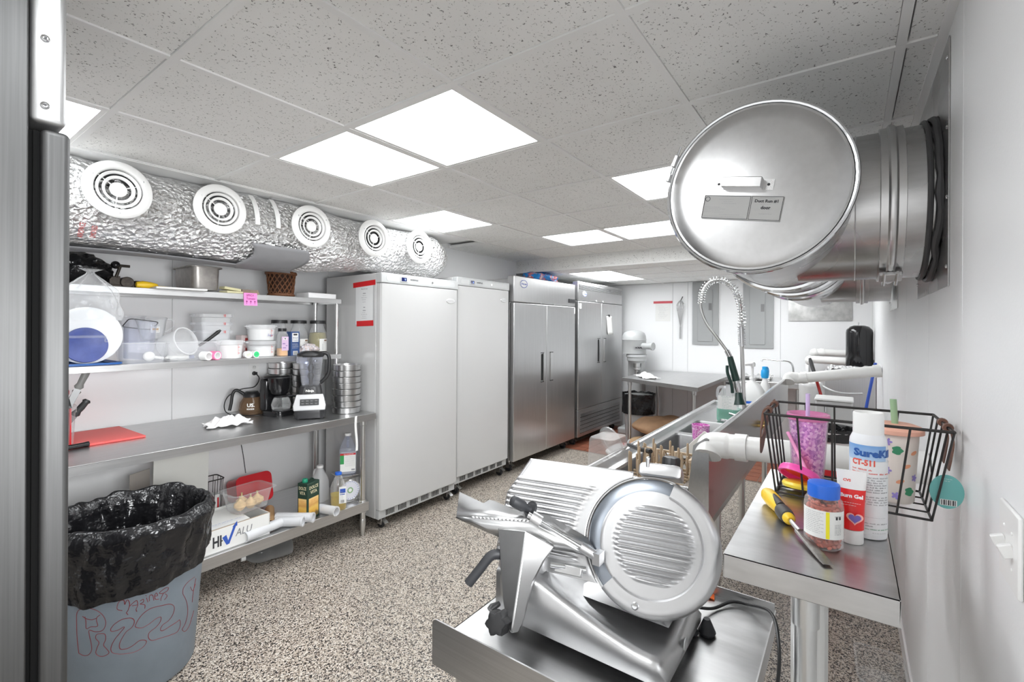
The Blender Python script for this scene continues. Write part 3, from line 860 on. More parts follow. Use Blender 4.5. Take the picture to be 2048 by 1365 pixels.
m = M().tube([(T((0, .02, .03)) @ R) @ V((x, y, .2)) for x, y in rrect(.143, .143, .022, 4)], .003, 6, closed=True); obj('rim', m, DARK, t)
t = thing('measuring_jug', 'clear round jug with an orange and white sticker in the first bin', 'jug', (1.05, 3.50, Z2))
R = Rx(.10).to_4x4() @ Ry(-.08).to_4x4()
m = M().lathe([(0, .13), (.052, .13), (.056, .14), (.075, .245), (.082, .26), (.08, .262), (.072, .245), (.053, .142)], (0, 0, 0), R.to_3x3(), 32); obj('jug_wall', m, CLEAR, t)
obj('handle', M().tube(spline([R @ V(p) for p in ((.07, 0, .25), (.11, 0, .245), (.112, 0, .2), (.064, 0, .17))], 5), .006, 8), CLEAR, t)
fr = frame((-.012, -.066, .19), (1, .05, 0), (0, -.1, 1)); stk = obj('sticker', patch(fr, -.024, .024, -.018, .02), PAPER, t)
obj('sticker_print', lines(fr, [(-.02, .02, .01, .004), (-.016, .016, .003, .01), (-.018, .018, -.009, .004)]), mat('orange print', (.5, .26, .06), .6), stk)
obj('jug_stand', M().lathe([(.0, 0), (.045, 0), (.05, .128), (0, .128)], n=24), CLOUDY_L, t)
t = thing('round_container', 'cloudy round container lying tilted with its mouth to the left front', 'container', (1.125, 3.33, Z2 + .02))
R = Rz(.5) @ Rx(1.25)
obj('container_wall', M().lathe([(0, -.085), (.07, -.085), (.074, -.08), (.083, .04), (.088, .045), (.088, .055), (.08, .055), (.079, .04)], (0, 0, .086), R, 36), CLOUDY, t)
t = thing('scoop', 'white plastic round scoop in the first see-through bin', 'scoop', (.975, 3.325, Z2 + .006))
obj('scoop_bowl', M().sph((0, 0, .03), (.03, .02, .028), 18), mat('bright white plastic', (.85, .85, .84), .35), t); obj('handle', M().cyl((.02, 0, .025), (.075, .02, .014), .009, n=10), bpy.data.materials['bright white plastic'], t)
t = thing('ladle', 'black handled spoon sticking out of the wide see-through bin', 'spoon', (1.26, 3.34, Z2 + .01))
obj('handle', M().tube([(-.02, 0, .08), (.03, 0, .115), (.085, -.01, .165), (.10, -.012, .178)], [.008, .010, .012, .006], 10), BLACK, t)
obj('spoon_stem', M().cyl((-.02, 0, .08), (-.08, .01, .02), .004, n=8), STEEL, t)
t = thing('paper_bundle', 'folded white paper bundle lying in the wide see-through bin', 'paper', (1.13, 3.325, Z2 + .004))
obj('sheet', lumpy((0, 0, .018), (.075, .03, .018), .25, 2, 5, 28), PAPER, t); obj('strip', M().bx((.055, -.026, .02), (.025, .012, .02)), mat('slate label', (.25, .27, .36), .6), t)
WHT = bpy.data.materials['bright white plastic']
for k, (x, mt, l) in enumerate(((1.245, WHT, 'white tape roll lying on its side in the wide bin, left of the pink roll'), (1.295, mat('pink roll', (.86, .22, .42), .5), 'pink tape roll with white core on the middle shelf'))):
    t = thing('tape_roll', l, 'roll', (x, 3.262, Z2 + .005 * 0), .35)
    obj('roll_body', M().lathe([(.028, -.02), (.028, .03), (.022, .03), (.022, -.02), (.028, -.02)], (0, 0, .0285), Rx(PI / 2), 28), mt, t)
    obj('core', M().lathe([(.0225, -.0215), (.0225, .031), (.019, .031), (.019, -.0215), (.0225, -.0215)], (0, 0, .0285), Rx(PI / 2), 28), WHT, t)
def marks(t, r, z0, n, sx, mt=RINK, dz=.03, side=0):
    """volume marks up the front of a container; side = angle of the scale"""
    fr = frame((0, 0, 0), (math.cos(side), math.sin(side), 0), (0, 0, 1))
    return obj('scale_marks', lines(fr, [(-.006, .006 + .008 * (k % 2), z0 + dz * k, .003) for k in range(n)] + [(-.0075, -.006, z0 + dz * (n - 1) / 2, dz * n)], wrap=r), mt, t)
for k in range(3):
    t = thing('food_pail', ('translucent square food pail at the bottom of the nested pails', 'translucent square food pail in the middle of the nested pails', 'translucent square food pail on top of the nested pails')[k], 'pail', (1.385, 3.53, Z2 + .055 * k), 0, 'nested food pails')
    obj('pail_wall', rtub([(.15, .15, .02, 0), (.155, .155, .02, .01), (.185, .185, .025, .16), (.205, .20, .028, .165), (.205, .20, .028, .185), (.18, .18, .024, .18)], 4), CLOUDY_L if k < 2 else CLOUDY, t)
    for s in (-1, 1): obj('ear', M().bx((s * .112, 0, .176), (.02, .05, .015)), CLOUDY_L, t, bevel=.004)
    fr = frame((.045, -.103, 0), (1, 0, 0), (0, 0, 1)); obj('scale_marks', lines(fr, [(-.012, .004, .172 + .008 * q, .003) for q in range(2)] + [(-.002, 0, .174, .02)]), RINK, t)
def roundtub(label, loc, r, h, fill, cat='tub', mt=CLOUDY, lid=None, fillc=(.83, .83, .82), txt=None, name='food_tub', group=None, ears=True):
    t = thing(name, label, cat, loc, 0, group)
    obj('tub_wall', M().lathe([(0, 0), (r * .86, 0), (r * .88, .003), (r * .94, h * .72), (r, h * .76), (r, h), (r * .96, h)], n=40), mt, t)
    if fill: obj('contents', M().lathe([(0, .004), (r * .85, .004), (r * .85 + r * .05 * fill / h, fill), (r * .4, fill + .006), (0, fill + .004)], n=32), mat('contents ' + label[:20], fillc, .8), t)
    if ears:
        for s in (-1, 1): obj('ear', M().bx((s * r * 1.04, 0, h * .9), (r * .25, .03, .010)), mt, t, bevel=.003)
    if lid: obj('lid', M().lathe([(r * .98, h - .006), (r * 1.03, h - .004), (r * 1.03, h + .004), (r * .9, h + .005), (r * .86, h + .001), (0, h + .001)], n=40), lid, t)
    marks(t, r * .99, h * .3, 4, 1, RINK, h * .16, side=.35)
    if txt: write(t, txt, frame((0, 0, 0), (math.cos(.25), math.sin(.25), 0), (0, 0, 1)), .022, mat('blue marker', (.06, .07, .28), .6), width=.05, shear=.3, off=(0, h * .35), wrap=r * .955)
    return t
roundtub('cloudy white food tub at the shelf edge, its handle ear to the left', (1.42, 3.345, Z2), .082, .122, .09)
roundtub('round tub half full of white powder, bottom of the stack of two', (1.655, 3.40, Z2), .096, .112, .07)
roundtub('round tub of sugar with handwriting, on top of another tub', (1.655, 3.40, Z2 + .1145), .094, .11, .085, txt='Sugar')
t = thing('small_carton', 'small white carton with red print behind the sugar tubs', 'carton', (1.60, 3.54, Z2), .2)
obj('carton', M().bx((0, 0, .075), (.08, .06, .15)), mat('pinkish carton', (.66, .56, .55), .6), t)
fr = frame((0, -.0302, .075), (1, 0, 0), (0, 0, 1)); obj('print', lines(fr, [(-.012, .012, .045, .02), (-.02, .02, -.01, .006), (-.01, .012, -.03, .03)]), mat('maroon print', (.35, .03, .03), .6), t)
for k, (x, c, l) in enumerate(((1.505, (.72, .80, .62), 'small round sticker roll with a striped face, left of the green one'), (1.552, (.05, .62, .22), 'small sticker roll with a bright green face at shelf edge'))):
    t = thing('sticker_roll', l, 'roll', (x, 3.275, Z2), -.1 + .25 * k)
    obj('roll_body', M().lathe([(0, -.018), (.024, -.018), (.024, .018), (0, .018)], (0, 0, .0245), Rx(PI / 2), 28), WHT, t)
    obj('sticker_face', M().lathe([(0, .0186), (.0195, .0186)], (0, 0, .0245), Rx(PI / 2), 28), mat('sticker %d' % k, c, .5), t)
    fr = frame((0, -.0192, .0245), (1, 0, .2 + .5 * (1 - k)), (0, 0, 1)); obj('print', lines(fr, [(-.012, .012, .004 - .006 * q, .0025) for q in range(2)]), INK, t)
def jarred(label, loc, r, h, lidc, fillc, fill, lab=None, group=None, sq=False, name='spice_jar'):
    t = thing(name, label, 'jar', loc, 0, group)
    prof = [(0, 0), (r * .95, 0), (r, .006), (r, h * .52), (r * .92, h * .66), (r * .66, h * .80), (r * .62, h * .88), (r * .62, h * .93)]
    obj('jar_wall', M().lathe(prof, n=32), CLEAR, t)
    if fill: obj('contents', M().lathe([(0, .003), (r * .95, .003), (r * .97, fill), (0, fill + .004)] if fill <= h * .5 else [(0, .003), (r * .95, .003), (r * .97, h * .5), (r * .86, fill), (0, fill + .004)], n=28), mat('spice ' + label[:24], fillc, .8, var=.3, vscale=220, bump=.5, bscale=260), t)
    obj('lid', M().lathe([(0, h), (r * .82, h), (r * .86, h - .004), (r * .86, h * .905), (0, h * .905)], n=32), lidc, t)
    if lab:
        fr = frame((0, 0, 0), (math.cos(.45), math.sin(.45), 0), (0, 0, 1))
        lb = obj('jar_label', patch(fr, -r * .8, r * .8, h * .08, h * .45, wrap=r, lift=.0008), PAPER, t)
        obj('small_print', lines(fr, [(-.016, .016, h * .40, .010), (-.022, .022, h * .35, .005)], wrap=r, lift=.0014), mat('brown print', (.2, .1, .05), .6), lb)
        obj('label_frame', lines(fr, [(-.03, .03, h * .30, .002), (-.03, .03, h * .12, .002), (-.03, -.028, h * .21, h * .18), (.028, .03, h * .21, h * .18)], wrap=r, lift=.0014), INKG, lb)
    return t
jarred('tall clear spice jar with black lid, left of three, behind sugar tubs', (1.845, 3.515, Z2), .066, .262, BLACK, (.5, .42, .3), .03)
jarred('tall clear spice jar with black lid, middle of the three', (1.99, 3.50, Z2), .068, .262, BLACK, (.32, .26, .15), .03, True)
jarred('tall spice jar full of dried herbs, right of the three', (2.115, 3.44, Z2), .068, .262, BLACK, (.28, .25, .12), .165, True)
t = thing('seasoning_shaker', 'clear shaker with a lilac label and black cap beside the blue box', 'shaker', (1.775, 3.34, Z2))
obj('shaker_wall', rtub([(.062, .062, .016, 0), (.066, .066, .018, .006), (.066, .066, .018, .155), (.05, .05, .02, .172), (.05, .05, .02, .178)], 4), CLEAR, t)
obj('contents', rtub([(.058, .058, .014, .003), (.061, .061, .016, .008), (.061, .061, .016, .055)], 4, (True, True)), mat('orange seasoning', (.72, .42, .2), .8), t)
obj('cap', rtub([(.052, .052, .02, .178), (.052, .052, .02, .2)], 4, (True, True)), BLACK, t)
lb = obj('label', M().bx((.004, -.0334, .09), (.05, .0008, .10)), mat('lilac label', (.62, .45, .62), .6), t)
fr = frame((.004, -.0342, .09), (1, 0, 0), (0, 0, 1)); obj('print', lines(fr, [(-.014, .014, .035, .014)]), PAPER, lb); obj('small_print', lines(fr, [(-.006, .006, .036, .006), (-.02, .0, .0, .008), (.004, .016, -.015, .006), (-.018, .006, -.03, .006)]), mat('violet print', (.3, .2, .42), .6), lb)
t = thing('crumb_box', 'navy and white box of bread crumbs on the middle shelf', 'box', (1.868, 3.36, Z2), .12)
obj('carton', M().bx((0, 0, .088), (.072, .05, .176)), mat('navy carton', (.035, .08, .22), .5), t, bevel=.001)
fr = frame((0, -.0252, .088), (1, 0, 0), (0, 0, 1)); pn = obj('panel', patch(fr, -.026, .026, .012, .078), PAPER, t)
obj('badge', lines(fr, [(-.016, .016, .066, .012)], lift=.0008), INK, pn)
NV = bpy.data.materials['navy carton']
write(t, 'Bread', fr, .018, NV, width=.04, off=(0, .042), lift=.001); write(t, 'Crumbs', fr, .018, NV, width=.046, off=(0, .025), lift=.001)
obj('small_print', lines(fr, [(-.025, .025, -.002 - .008 * k, .0035) for k in range(5)]), PAPER, t)
bc = obj('barcode', patch(fr, -.018, .020, -.084, -.056), PAPER, t); obj('bars', lines(fr, [(-.014 + .004 * k, -.012 + .004 * k, -.070, .022) for k in range(8)], lift=.0008), INK, bc)
t = thing('snack_bag', 'crumpled clear bag of coloured packets in front of herb jar', 'bag', (1.985, 3.345, Z2))
def m_bagmix():
    m, nt, b = _new('mixed packets')
    f = _noise(nt, _coords(nt, 55), 3, .6, 1.5)
    nt.links.new(_ramp(nt, f, [(.30, (.78, .78, .82)), (.45, (.70, .72, .78)), (.52, (.62, .42, .34)), (.60, (.82, .82, .84)), (.7, (.30, .34, .55)), (.8, (.85, .85, .86))]), b.inputs['Base Color'])
    b.inputs['Roughness'].default_value = .25; _bump(nt, b, f, .8, .01); return m
obj('bag_film', lumpy((0, 0, .038), (.072, .055, .042), .3, 2.6, 9, 40, -.038), m_bagmix(), t)
# ---------------------------------------------------------------- things on the worktop
ZT = TZ + .0005
t = thing('utensil_bin', 'clear square bin full of utensils at the left end of the worktop', 'bin', (.60, 3.45, ZT))
obj('bin_wall', rtub([(.12, .12, .015, 0), (.125, .125, .016, .006), (.14, .14, .018, .185), (.15, .15, .02, .187), (.15, .15, .02, .225)], 4), CLEAR, t)
def knife(label, p0, p1, hl, mt_h, bw=.03, loc=(0, 0, 0)):
    """handle from p1 back towards p0 by hl; blade the rest"""
    p0, p1 = V(p0), V(p1); d = (p1 - p0).normalized(); s = V((0, 0, 1)).cross(d).normalized(); u = d.cross(s)
    t = thing('knife', label, 'knife', p0, world=True)
    h0 = p1 - d * hl
    m = M().ring([[h0 + d * a + s * (b * math.cos(w)) + u * (c * math.sin(w)) for w in [2 * PI * i / 12 for i in range(12)]] for a, b, c in ((0, .008, .013), (.012, .011, .021), (.03, .010, .015), (hl * .5, .011, .017), (hl * .82, .010, .015), (hl - .01, .011, .020), (hl, .006, .012))])
    obj('handle', m, mt_h, t)
    obj('blade', M().prism([h0 + u * .014, h0 - u * .016, p0 - u * .010, p0 + u * .012], s * .0015), CHROME, t)
GREYH = mat('grey plastic handle', (.23, .23, .22), .45)
knife('grey handled knife standing tallest out of the utensil bin', (.565, 3.42, ZT + .02), (.735, 3.40, 1.37), .15, GREYH)
knife('shorter grey handled knife leaning in the utensil bin, darker and lower', (.56, 3.45, ZT + .02), (.685, 3.43, 1.225), .13, mat('brownish grey handle', (.17, .165, .15), .5))
knife('black handled utensil leaning right over the rim of the utensil bin', (.58, 3.45, ZT + .03), (.725, 3.42, 1.165), .10, BLACK)
t = thing('red_whisk', 'red coated whisk head sticking out of the utensil bin', 'whisk', (.61, 3.47, ZT + .01))
for k in range(6):
    a = PI * k / 6
    obj('loop', M().tube(spline([(0, 0, .2), (.045 * math.cos(a), .045 * math.sin(a), .27), (.03 * math.cos(a), .03 * math.sin(a), .315), (0, 0, .325), (-.03 * math.cos(a), -.03 * math.sin(a), .315), (-.045 * math.cos(a), -.045 * math.sin(a), .27), (0, 0, .2)], 4), .003, 6), REDPLASTIC, t)
obj('handle', M().cyl((0, 0, .0), (0, 0, .2), .010, n=12), REDPLASTIC, t)
t = thing('spatula', 'red spatula standing against the right wall of the utensil bin', 'spatula', (.648, 3.40, ZT + .01))
obj('blade', M().bx((0, 0, .10), (.006, .035, .2)), REDPLASTIC, t, bevel=.002); obj('handle', M().cyl((0, 0, .2), (-.01, 0, .25), .008, n=10), BLACK, t)
solo('cutting_board', M().bx((0, 0, .006), (.46, .44, .012), Rz(.03)), REDBOARD, 'bright red cutting board lying flat on the worktop', 'board', (.735, 3.57, ZT), bevel=.003)
t = thing('honing_steel', 'black handle with a silver stripe lying at the worktop edge before red board', 'tool', (.62, 3.325, ZT))
obj('handle', M().lathe([(0, -.09), (.012, -.085), (.0125, .06), (.014, .085), (0, .09)], (.01, -.0, .0145), Rz(.25) @ Ry(PI / 2), 16), BLACK_GLOSS, t)
obj('stripe', M().bx((.0, -.013, .0185), (.17, .002, .003), Rz(.25)), CHROME, t)
# crumpled towel
def towel(name, label, loc, sx, sy, h, seed, rz=0, mt=CLOTH):
    def fn(u, v):
        x, y = (u - .5) * sx, (v - .5) * sy
        e = min(1, 4 * min(u, 1 - u)) * min(1, 4 * min(v, 1 - v))
        k = .5 + .9 * NZ.noise(V((u * 4, v * 3, seed))) + .45 * NZ.noise(V((u * 9, v * 8, seed + 3)))
        z = .004 + h * max(0, k) * (.35 + .65 * e)
        w = 1 + .18 * NZ.noise(V((u * 3, v * 3, seed + 7)))
        return V((x * w + .02 * NZ.noise(V((v * 4, seed, 0))), y * w + .03 * NZ.noise(V((u * 5, seed, 4))), z))
    m = M().grid(fn, 44, 32)
    return solo(name, m, mt, label, 'towel', loc, rz, solidify=.004)
towel('towel', 'crumpled white towel lying on the left worktop', (1.41, 3.33, ZT), .27, .16, .055, 2.2, -.15)
# glass decanter
t = thing('coffee_decanter', 'brown tinted glass coffee pot with black handle, near the wall', 'coffee pot', (1.70, 3.63, ZT), 2.9)
obj('glass_bowl', M().lathe([(.06, 0), (.075, .006), (.088, .04), (.078, .09), (.052, .13), (.05, .14)], n=36), COFFEE_GLASS, t)
obj('collar', M().lathe([(.055, .128), (.058, .13), (.055, .15), (.05, .155), (.04, .17), (0, .172)], n=32), BLACK, t)
obj('handle', M().tube(spline([(.05, 0, .15), (.10, 0, .185), (.125, 0, .16), (.135, 0, .09), (.145, 0, .04)], 6), [.012] * 3 + [.011] * 22, 10), BLACK, t)
fr = frame((0, 0, 0), (math.cos(-2.9 - .40), math.sin(-2.9 - .40), 0), (0, 0, 1))
write(t, 'US.', fr, .035, PAPER, width=.05, bold=.0015, off=(-.01, .075), wrap=.086); write(t, 'FOODS', fr, .014, PAPER, width=.048, bold=.0008, off=(-.012, .048), wrap=.090)
# drip coffee maker
t = thing('coffee_maker', 'small black drip coffee maker with glass pot on the worktop', 'coffee maker', (1.80, 3.44, ZT), .25)
obj('base', rtub([(.16, .2, .05, 0), (.165, .205, .05, .01), (.16, .2, .05, .035), (.13, .17, .05, .04)], 5, (True, True)), BLACK_GLOSS, t)
obj('tower', M().bx((0, .07, .15), (.155, .075, .24)), BLACK_GLOSS, t, bevel=.02, seg=4)
obj('brew_head', M().lathe([(0, .15), (.05, .152), (.062, .165), (.074, .20), (.08, .275), (0, .278)], (0, -.01, 0), n=36), BLACK_GLOSS, t)
obj('lid', M().lathe([(0, .292), (.07, .292), (.088, .284), (.09, .276), (0, .274)], (0, .01, 0), n=36, sx=1, sy=1.12), BLACK, t)
pt = obj('glass_pot', M().lathe([(.05, .042), (.062, .048), (.068, .08), (.055, .12), (.045, .135)], (0, -.03, 0), n=32), GLASS, t)
obj('pot_lid', M().lathe([(0, .15), (.04, .148), (.05, .136), (0, .134)], (0, -.03, 0), n=28), BLACK, pt)
obj('pot_handle', M().tube(spline([(.045, -.05, .135), (.09, -.075, .13), (.095, -.078, .085), (.066, -.06, .06)], 5), .008, 8), BLACK, pt)
obj('hotplate', M().lathe([(0, .044), (.06, .044), (.062, .038)], (0, -.03, 0), n=28), DARK, t)
solo('power_cord', M().tube(spline([(1.818, 3.852, 1.205), (1.82, 3.82, 1.20), (1.835, 3.80, 1.16), (1.80, 3.80, 1.10), (1.70, 3.80, 1.09), (1.60, 3.78, 1.05), (1.555, 3.74, .98), (1.57, 3.68, .93), (1.66, 3.52, .926), (1.72, 3.50, .926)], 8), .0035, 8), BLACK, 'black power cord looping from the wall outlet down to the worktop', 'cord', (1.72, 3.50, ZT), world=True)
t = thing('wall_outlet', 'white double wall outlet with a black plug above the coffee pot', 'outlet', (1.82, 3.853, 1.225))
obj('cover_plate', M().bx((0, 0, 0), (.075, .006, .12)), WHT, t, bevel=.002)
for z in (.024, -.024):
    rc = obj('receptacle', M().lathe([(0, .0), (.016, 0), (.017, -.003)], (0, -.0045, z), Rx(PI / 2), 24), mat('outlet face %d' % z, (.7, .7, .69), .4) if z > 0 else BLACK, t)
    for dx in (-.006, .006): obj('slot', M().bx((dx, -.0052, z + .004), (.002, .001, .008)), GAP, rc)
obj('plug', M().bx((0, -.018, -.024), (.028, .025, .022)), BLACK, t, bevel=.003)
# blender
NJ = thing('blender', 'tall countertop blender with clear jar, black lid and silver base', 'blender', (1.90, 3.175, ZT), -.62)
SILV = mat('silver plastic', (.55, .55, .56), .3, .5)
CHAR = mat('charcoal plastic', (.028, .028, .030), .32)
obj('base_lower', rtub([(.20, .20, .04, .006), (.205, .205, .045, .02), (.20, .20, .045, .075), (.16, .165, .05, .15), (.14, .15, .05, .165)], 6, (True, True)), CHAR, NJ)
# silver front panel, sloping
fpan = M().prism([(-.104, -.094, .060), (.104, -.094, .060), (.108, -.088, .095), (.088, -.066, .172), (-.088, -.066, .172), (-.108, -.088, .095)], (0, -.012, .004))
obj('front_panel', fpan, SILV, NJ, bevel=.006, seg=3)
fr = frame((0, -.095, .12), (1, 0, 0), (0, .27, 1))
kp = obj('keypad', patch(fr, -.062, .062, -.022, .022, lift=.006).map(lambda p: p), CHAR, NJ)
kp2 = M()
for r in range(2):
    for c in range(4): obj('button', M().bx((-.043 + .029 * c, 0, .0075), (.024, .014, .003)).map(lambda p, r=r: (p.x, p.y + .009 - .019 * r, p.z)).xf(fr), DARK, kp, bevel=.001)
obj('key_print', lines(fr, [(-.05 + .029 * c, -.036 + .029 * c, .009 - .019 * r, .002) for c in range(4) for r in range(2)], lift=.0096), PAPER, kp)
for sx in (-1, 1):
    for sy in (-1, 1): obj('foot', M().cyl((sx * .075, sy * .075, 0), (sx * .075, sy * .075, .01), .014, n=12), BLACK_SOFT, NJ)
obj('jar_collar', rtub([(.155, .155, .04, .165), (.15, .15, .045, .18), (.135, .135, .045, .225), (.13, .13, .045, .228)], 5, (True, True)), CHAR, NJ)
write(NJ, 'Ninja', frame((0, -.0755, .198), (1, 0, 0), (0, .1, 1)), .022, PAPER, width=.055, bold=.0008)
obj('jar_wall', rtub([(.115, .115, .05, .228), (.125, .125, .055, .25), (.15, .15, .06, .36), (.165, .165, .06, .44)], 6), CLEARB, NJ)
obj('blade_shaft', M().lathe([(.012, .228), (.014, .27), (.022, .30), (.014, .33), (.022, .36), (.010, .39), (.008, .43), (0, .432)], n=14), CHAR, NJ)
for z, a in ((.27, .3), (.32, 1.5), (.37, 2.6)): obj('blade', M().bx((0, 0, z), (.09, .018, .002), Rz(a) @ Ry(.2)), BLADE, NJ)
obj('lid', rtub([(.17, .17, .05, .438), (.178, .178, .055, .445), (.174, .174, .05, .462), (.10, .15, .04, .478)], 6, (True, True)), BLACK, NJ)
obj('handle', M().tube(spline([(.06, 0, .462), (.10, 0, .462), (.122, 0, .435), (.124, 0, .36), (.118, 0, .31), (.09, 0, .27), (.064, 0, .245)], 6), .013, 10), BLACK, NJ)
obj('spout', M().bx((-.055, -.055, .42), (.05, .05, .05), Rz(.78)), CLEARB, NJ)
obj('scale_marks', lines(frame((.05, -.078, .34), (1, 0, 0), (0, -.1, 1)), [(-.01, .01, -.05 + .018 * k, .002) for k in range(7)]), PAPER, NJ)
# stacks of round dough pans
PAN = steel('spun aluminium pan', .66, .28, (3, 3, 120), .10, .02)
pan_me = mesh_of('dough_pan', M().lathe([(0, .003), (.098, .003), (.101, .006), (.1035, .043), (.1075, .0445), (.1075, .047), (.102, .047), (.0985, .006)], n=40), PAN)
def pans(x, y, n, where, r=1):
    for k in range(n):
        o = bpy.data.objects.new('dough_pan', pan_me); COL.objects.link(o); o.location = (x + .004 * math.sin(k * 2.1), y + .003 * math.cos(k * 1.7), ZT + .046 * k - .002); o.rotation_euler = (0, 0, .3 * k)
        ordn = ['bottom', 'second', 'third', 'fourth', 'fifth', 'sixth', 'seventh', 'eighth'][k] if k < n - 1 else 'topmost'
        o['label'] = 'round aluminium dough pan, %s of the stack %s' % (ordn + (' from the bottom' if 0 < k < n - 1 else ''), where); o['category'] = 'pan'; o['group'] = 'dough pans stacked on the worktop'
pans(2.172, 3.135, 8, 'at the right worktop end')
pans(2.06, 3.50, 8, 'behind the blender')
pans(1.975, 3.71, 8, 'behind the coffee maker')
# torn cloth strip hanging over the front edge
solo('cloth_strip', M().ring([[V((2.105 + dx + .006 * math.sin(z * 20), 2.921 - dy, z)) for dx, dy in ((-.009, 0), (.009, 0), (.009, .002), (-.009, .002))] for z in [.925 - .015 * k for k in range(18)]]), mat('frayed white strip', (.75, .75, .73), .9), 'narrow white strip of cloth hanging over the worktop front edge', 'strip', (2.105, 2.92, .67), world=True)

# ---------------------------------------------------------------- under the worktop
ZL = .2555
t = thing('carton', 'white printed carton lying open on the lower shelf beside the bin', 'carton', (1.20, 3.16, ZL), .03)
CW = .62; CDp = .36; CHh = .135
m = M()
for b in ((-CW / 2, CW / 2, -CDp / 2, -CDp / 2 + .005, 0, CHh), (-CW / 2, CW / 2, CDp / 2 - .005, CDp / 2, 0, CHh), (-CW / 2, -CW / 2 + .005, -CDp / 2, CDp / 2, 0, CHh), (CW / 2 - .005, CW / 2, -CDp / 2, CDp / 2, 0, CHh), (-CW / 2, CW / 2, -CDp / 2, CDp / 2, 0, .005)): m.box(*b)
obj('box', m, CARD, t)
obj('top_flap', M().bx((-.05, -.03, .137), (.50, .24, .004), Rx(.06)), CARD, t)
obj('corrugated_edge', M().box(-CW / 2, CW / 2, -CDp / 2 + .001, -CDp / 2 + .004, CHh, CHh + .003), CARDB, t)
fr = frame((.05, -CDp / 2, .066), (1, 0, 0), (0, 0, 1))
NVB = mat('carton blue', (.03, .09, .42), .6); GRY = mat('carton grey', (.22, .22, .23), .6)
fr = fr @ T((.028, 0, 0)) @ MX.Scale(.80, 4, (1, 0, 0))
write(t, 'HI', fr, .085, INK, width=.06, bold=.003, off=(-.098, -.005)); write(t, 'ALU', fr, .06, GRY, width=.125, bold=.0005, shear=.2, off=(.088, .012))
m = M().poly([fr @ V((x, y, .0007)) for x, y in ((-.062, .018), (-.036, .026), (-.018, -.012), (.018, .062), (.036, .085), (.040, .098), (.018, .086), (.010, .060), (-.012, .030), (-.010, -.035), (-.034, -.038))])
m = M()
m.poly([fr @ V((x, y, .0008)) for x, y in ((-.064, .012), (-.036, .022), (-.014, -.036), (-.034, -.038))])
m.poly([fr @ V((x, y, .0009)) for x, y in ((-.034, -.038), (-.014, -.036), (.034, .060), (.014, .060))])
m.poly([fr @ V((x, y, .0009)) for x, y in ((.006, .056), (.042, .056), (.040, .085))])
obj('logo_mark', m, NVB, t); obj('dash', lines(fr, [(-.075, -.06, -.005, .008)], lift=.0007), INK, t)
fr2 = frame((-.05, -.10, .1435), (1, 0, 0), (0, 1, .06)); obj('flap_stripes', lines(fr2, [(-.24, .24, -.02, .006), (-.24, .24, -.036, .003)]), NVB, t)
GREYW = mat('greyish carton board', (.62, .62, .59), .7)
t = thing('carton_sheet', 'large white carton panel standing upright behind the grey bin', 'carton', (1.175, 3.42, ZL))
obj('front_sheet', M().bx((.0, 0, .275), (.30, .005, .55), Rx(.05)), GREYW, t)
obj('side_flap', M().bx((-.20, .05, .24), (.13, .005, .40), Rz(.5)), mat('brownish board', (.36, .33, .30), .8), t)
t = thing('wire_basket', 'black wire basket standing on the lower shelf behind the carton', 'basket', (1.335, 3.50, ZL))
for z, s in ((.006, .86), (.29, 1.0)):
    obj('hoop', M().tube([(x * s, y * s, z) for x, y in rrect(.20, .13, .02, 3)], .004, 6, closed=True), WIRE, t)
for k in range(5):
    for sg in (-1, 1):
        x = -.08 + .04 * k; obj('upright', M().cyl((x * .86, sg * .065 * .86, .006), (x, sg * .065, .29), .002, n=6), WIRE, t)
for sg in (-1, 1):
    for k in range(3):
        y = -.04 + .04 * k; obj('upright', M().cyl((sg * .1 * .86, y * .86, .006), (sg * .1, y, .29), .002, n=6), WIRE, t)
t = thing('red_print_box', 'small white box with red print inside the black wire basket', 'box', (1.355, 3.50, ZL + .011))
obj('carton', M().bx((.0, 0, .085), (.12, .07, .17)), PAPER, t)
fr = frame((.0, -.0355, .085), (1, 0, 0), (0, 0, 1)); obj('print', lines(fr, [(.01, .03, -.03 + .02 * k, .016) for k in range(4)] + [(.045, .055, .0, .13), (-.05, -.02, -.02, .06)]), REDPLASTIC, t)
# onions in a clear pan on the carton
ZC = ZL + .150
t = thing('clear_food_pan', 'clear plastic food pan holding onions on top of the white carton', 'pan', (1.445, 3.135, ZC), .1)
obj('pan_wall', rtub([(.185, .13, .03, 0), (.20, .145, .032, .006), (.245, .185, .035, .125), (.285, .22, .04, .128), (.288, .223, .04, .124)], 5), CLEAR, t)
ONI = mat('onion skin', (.72, .50, .26), .35, var=.25, vscale=25, coat=.2)
for k, (dx, dy, s, l) in enumerate(((-.055, -.02, 1, 'pale onion at the left in the clear food pan'), (.005, -.03, 1.0, 'onion in the middle of the clear food pan'), (.058, -.005, 1.1, 'golden onion at the right in the clear food pan'), (-.02, .035, .95, 'onion at the back of the clear food pan'))):
    t = thing('onion', l, 'onion', (1.445 + dx, 3.135 + dy, ZC + .008), k, 'onions in the clear pan')
    obj('bulb', M().lathe([(0, 0), (.018 * s, .004), (.036 * s, .026), (.034 * s, .045), (.016 * s, .06), (.006 * s, .072)], n=24), ONI, t)
    obj('neck', M().lathe([(.006 * s, .07), (.004 * s, .085), (.007 * s, .09), (0, .09)], n=10), mat('onion neck', (.55, .45, .22), .8) if k == 0 else bpy.data.materials['onion neck'], t)
t = thing('red_container', 'red plastic container tipped on its side by the wall', 'container', (1.66, 3.60, ZL))
obj('container', rtub([(.20, .16, .03, 0), (.23, .19, .035, .20), (.25, .21, .04, .205), (.25, .21, .04, .215)], 5, (True, True)).xf(T((0, .0, .12)) @ Rx(1.35).to_4x4() @ T((0, 0, -.1))), REDPLASTIC, t)
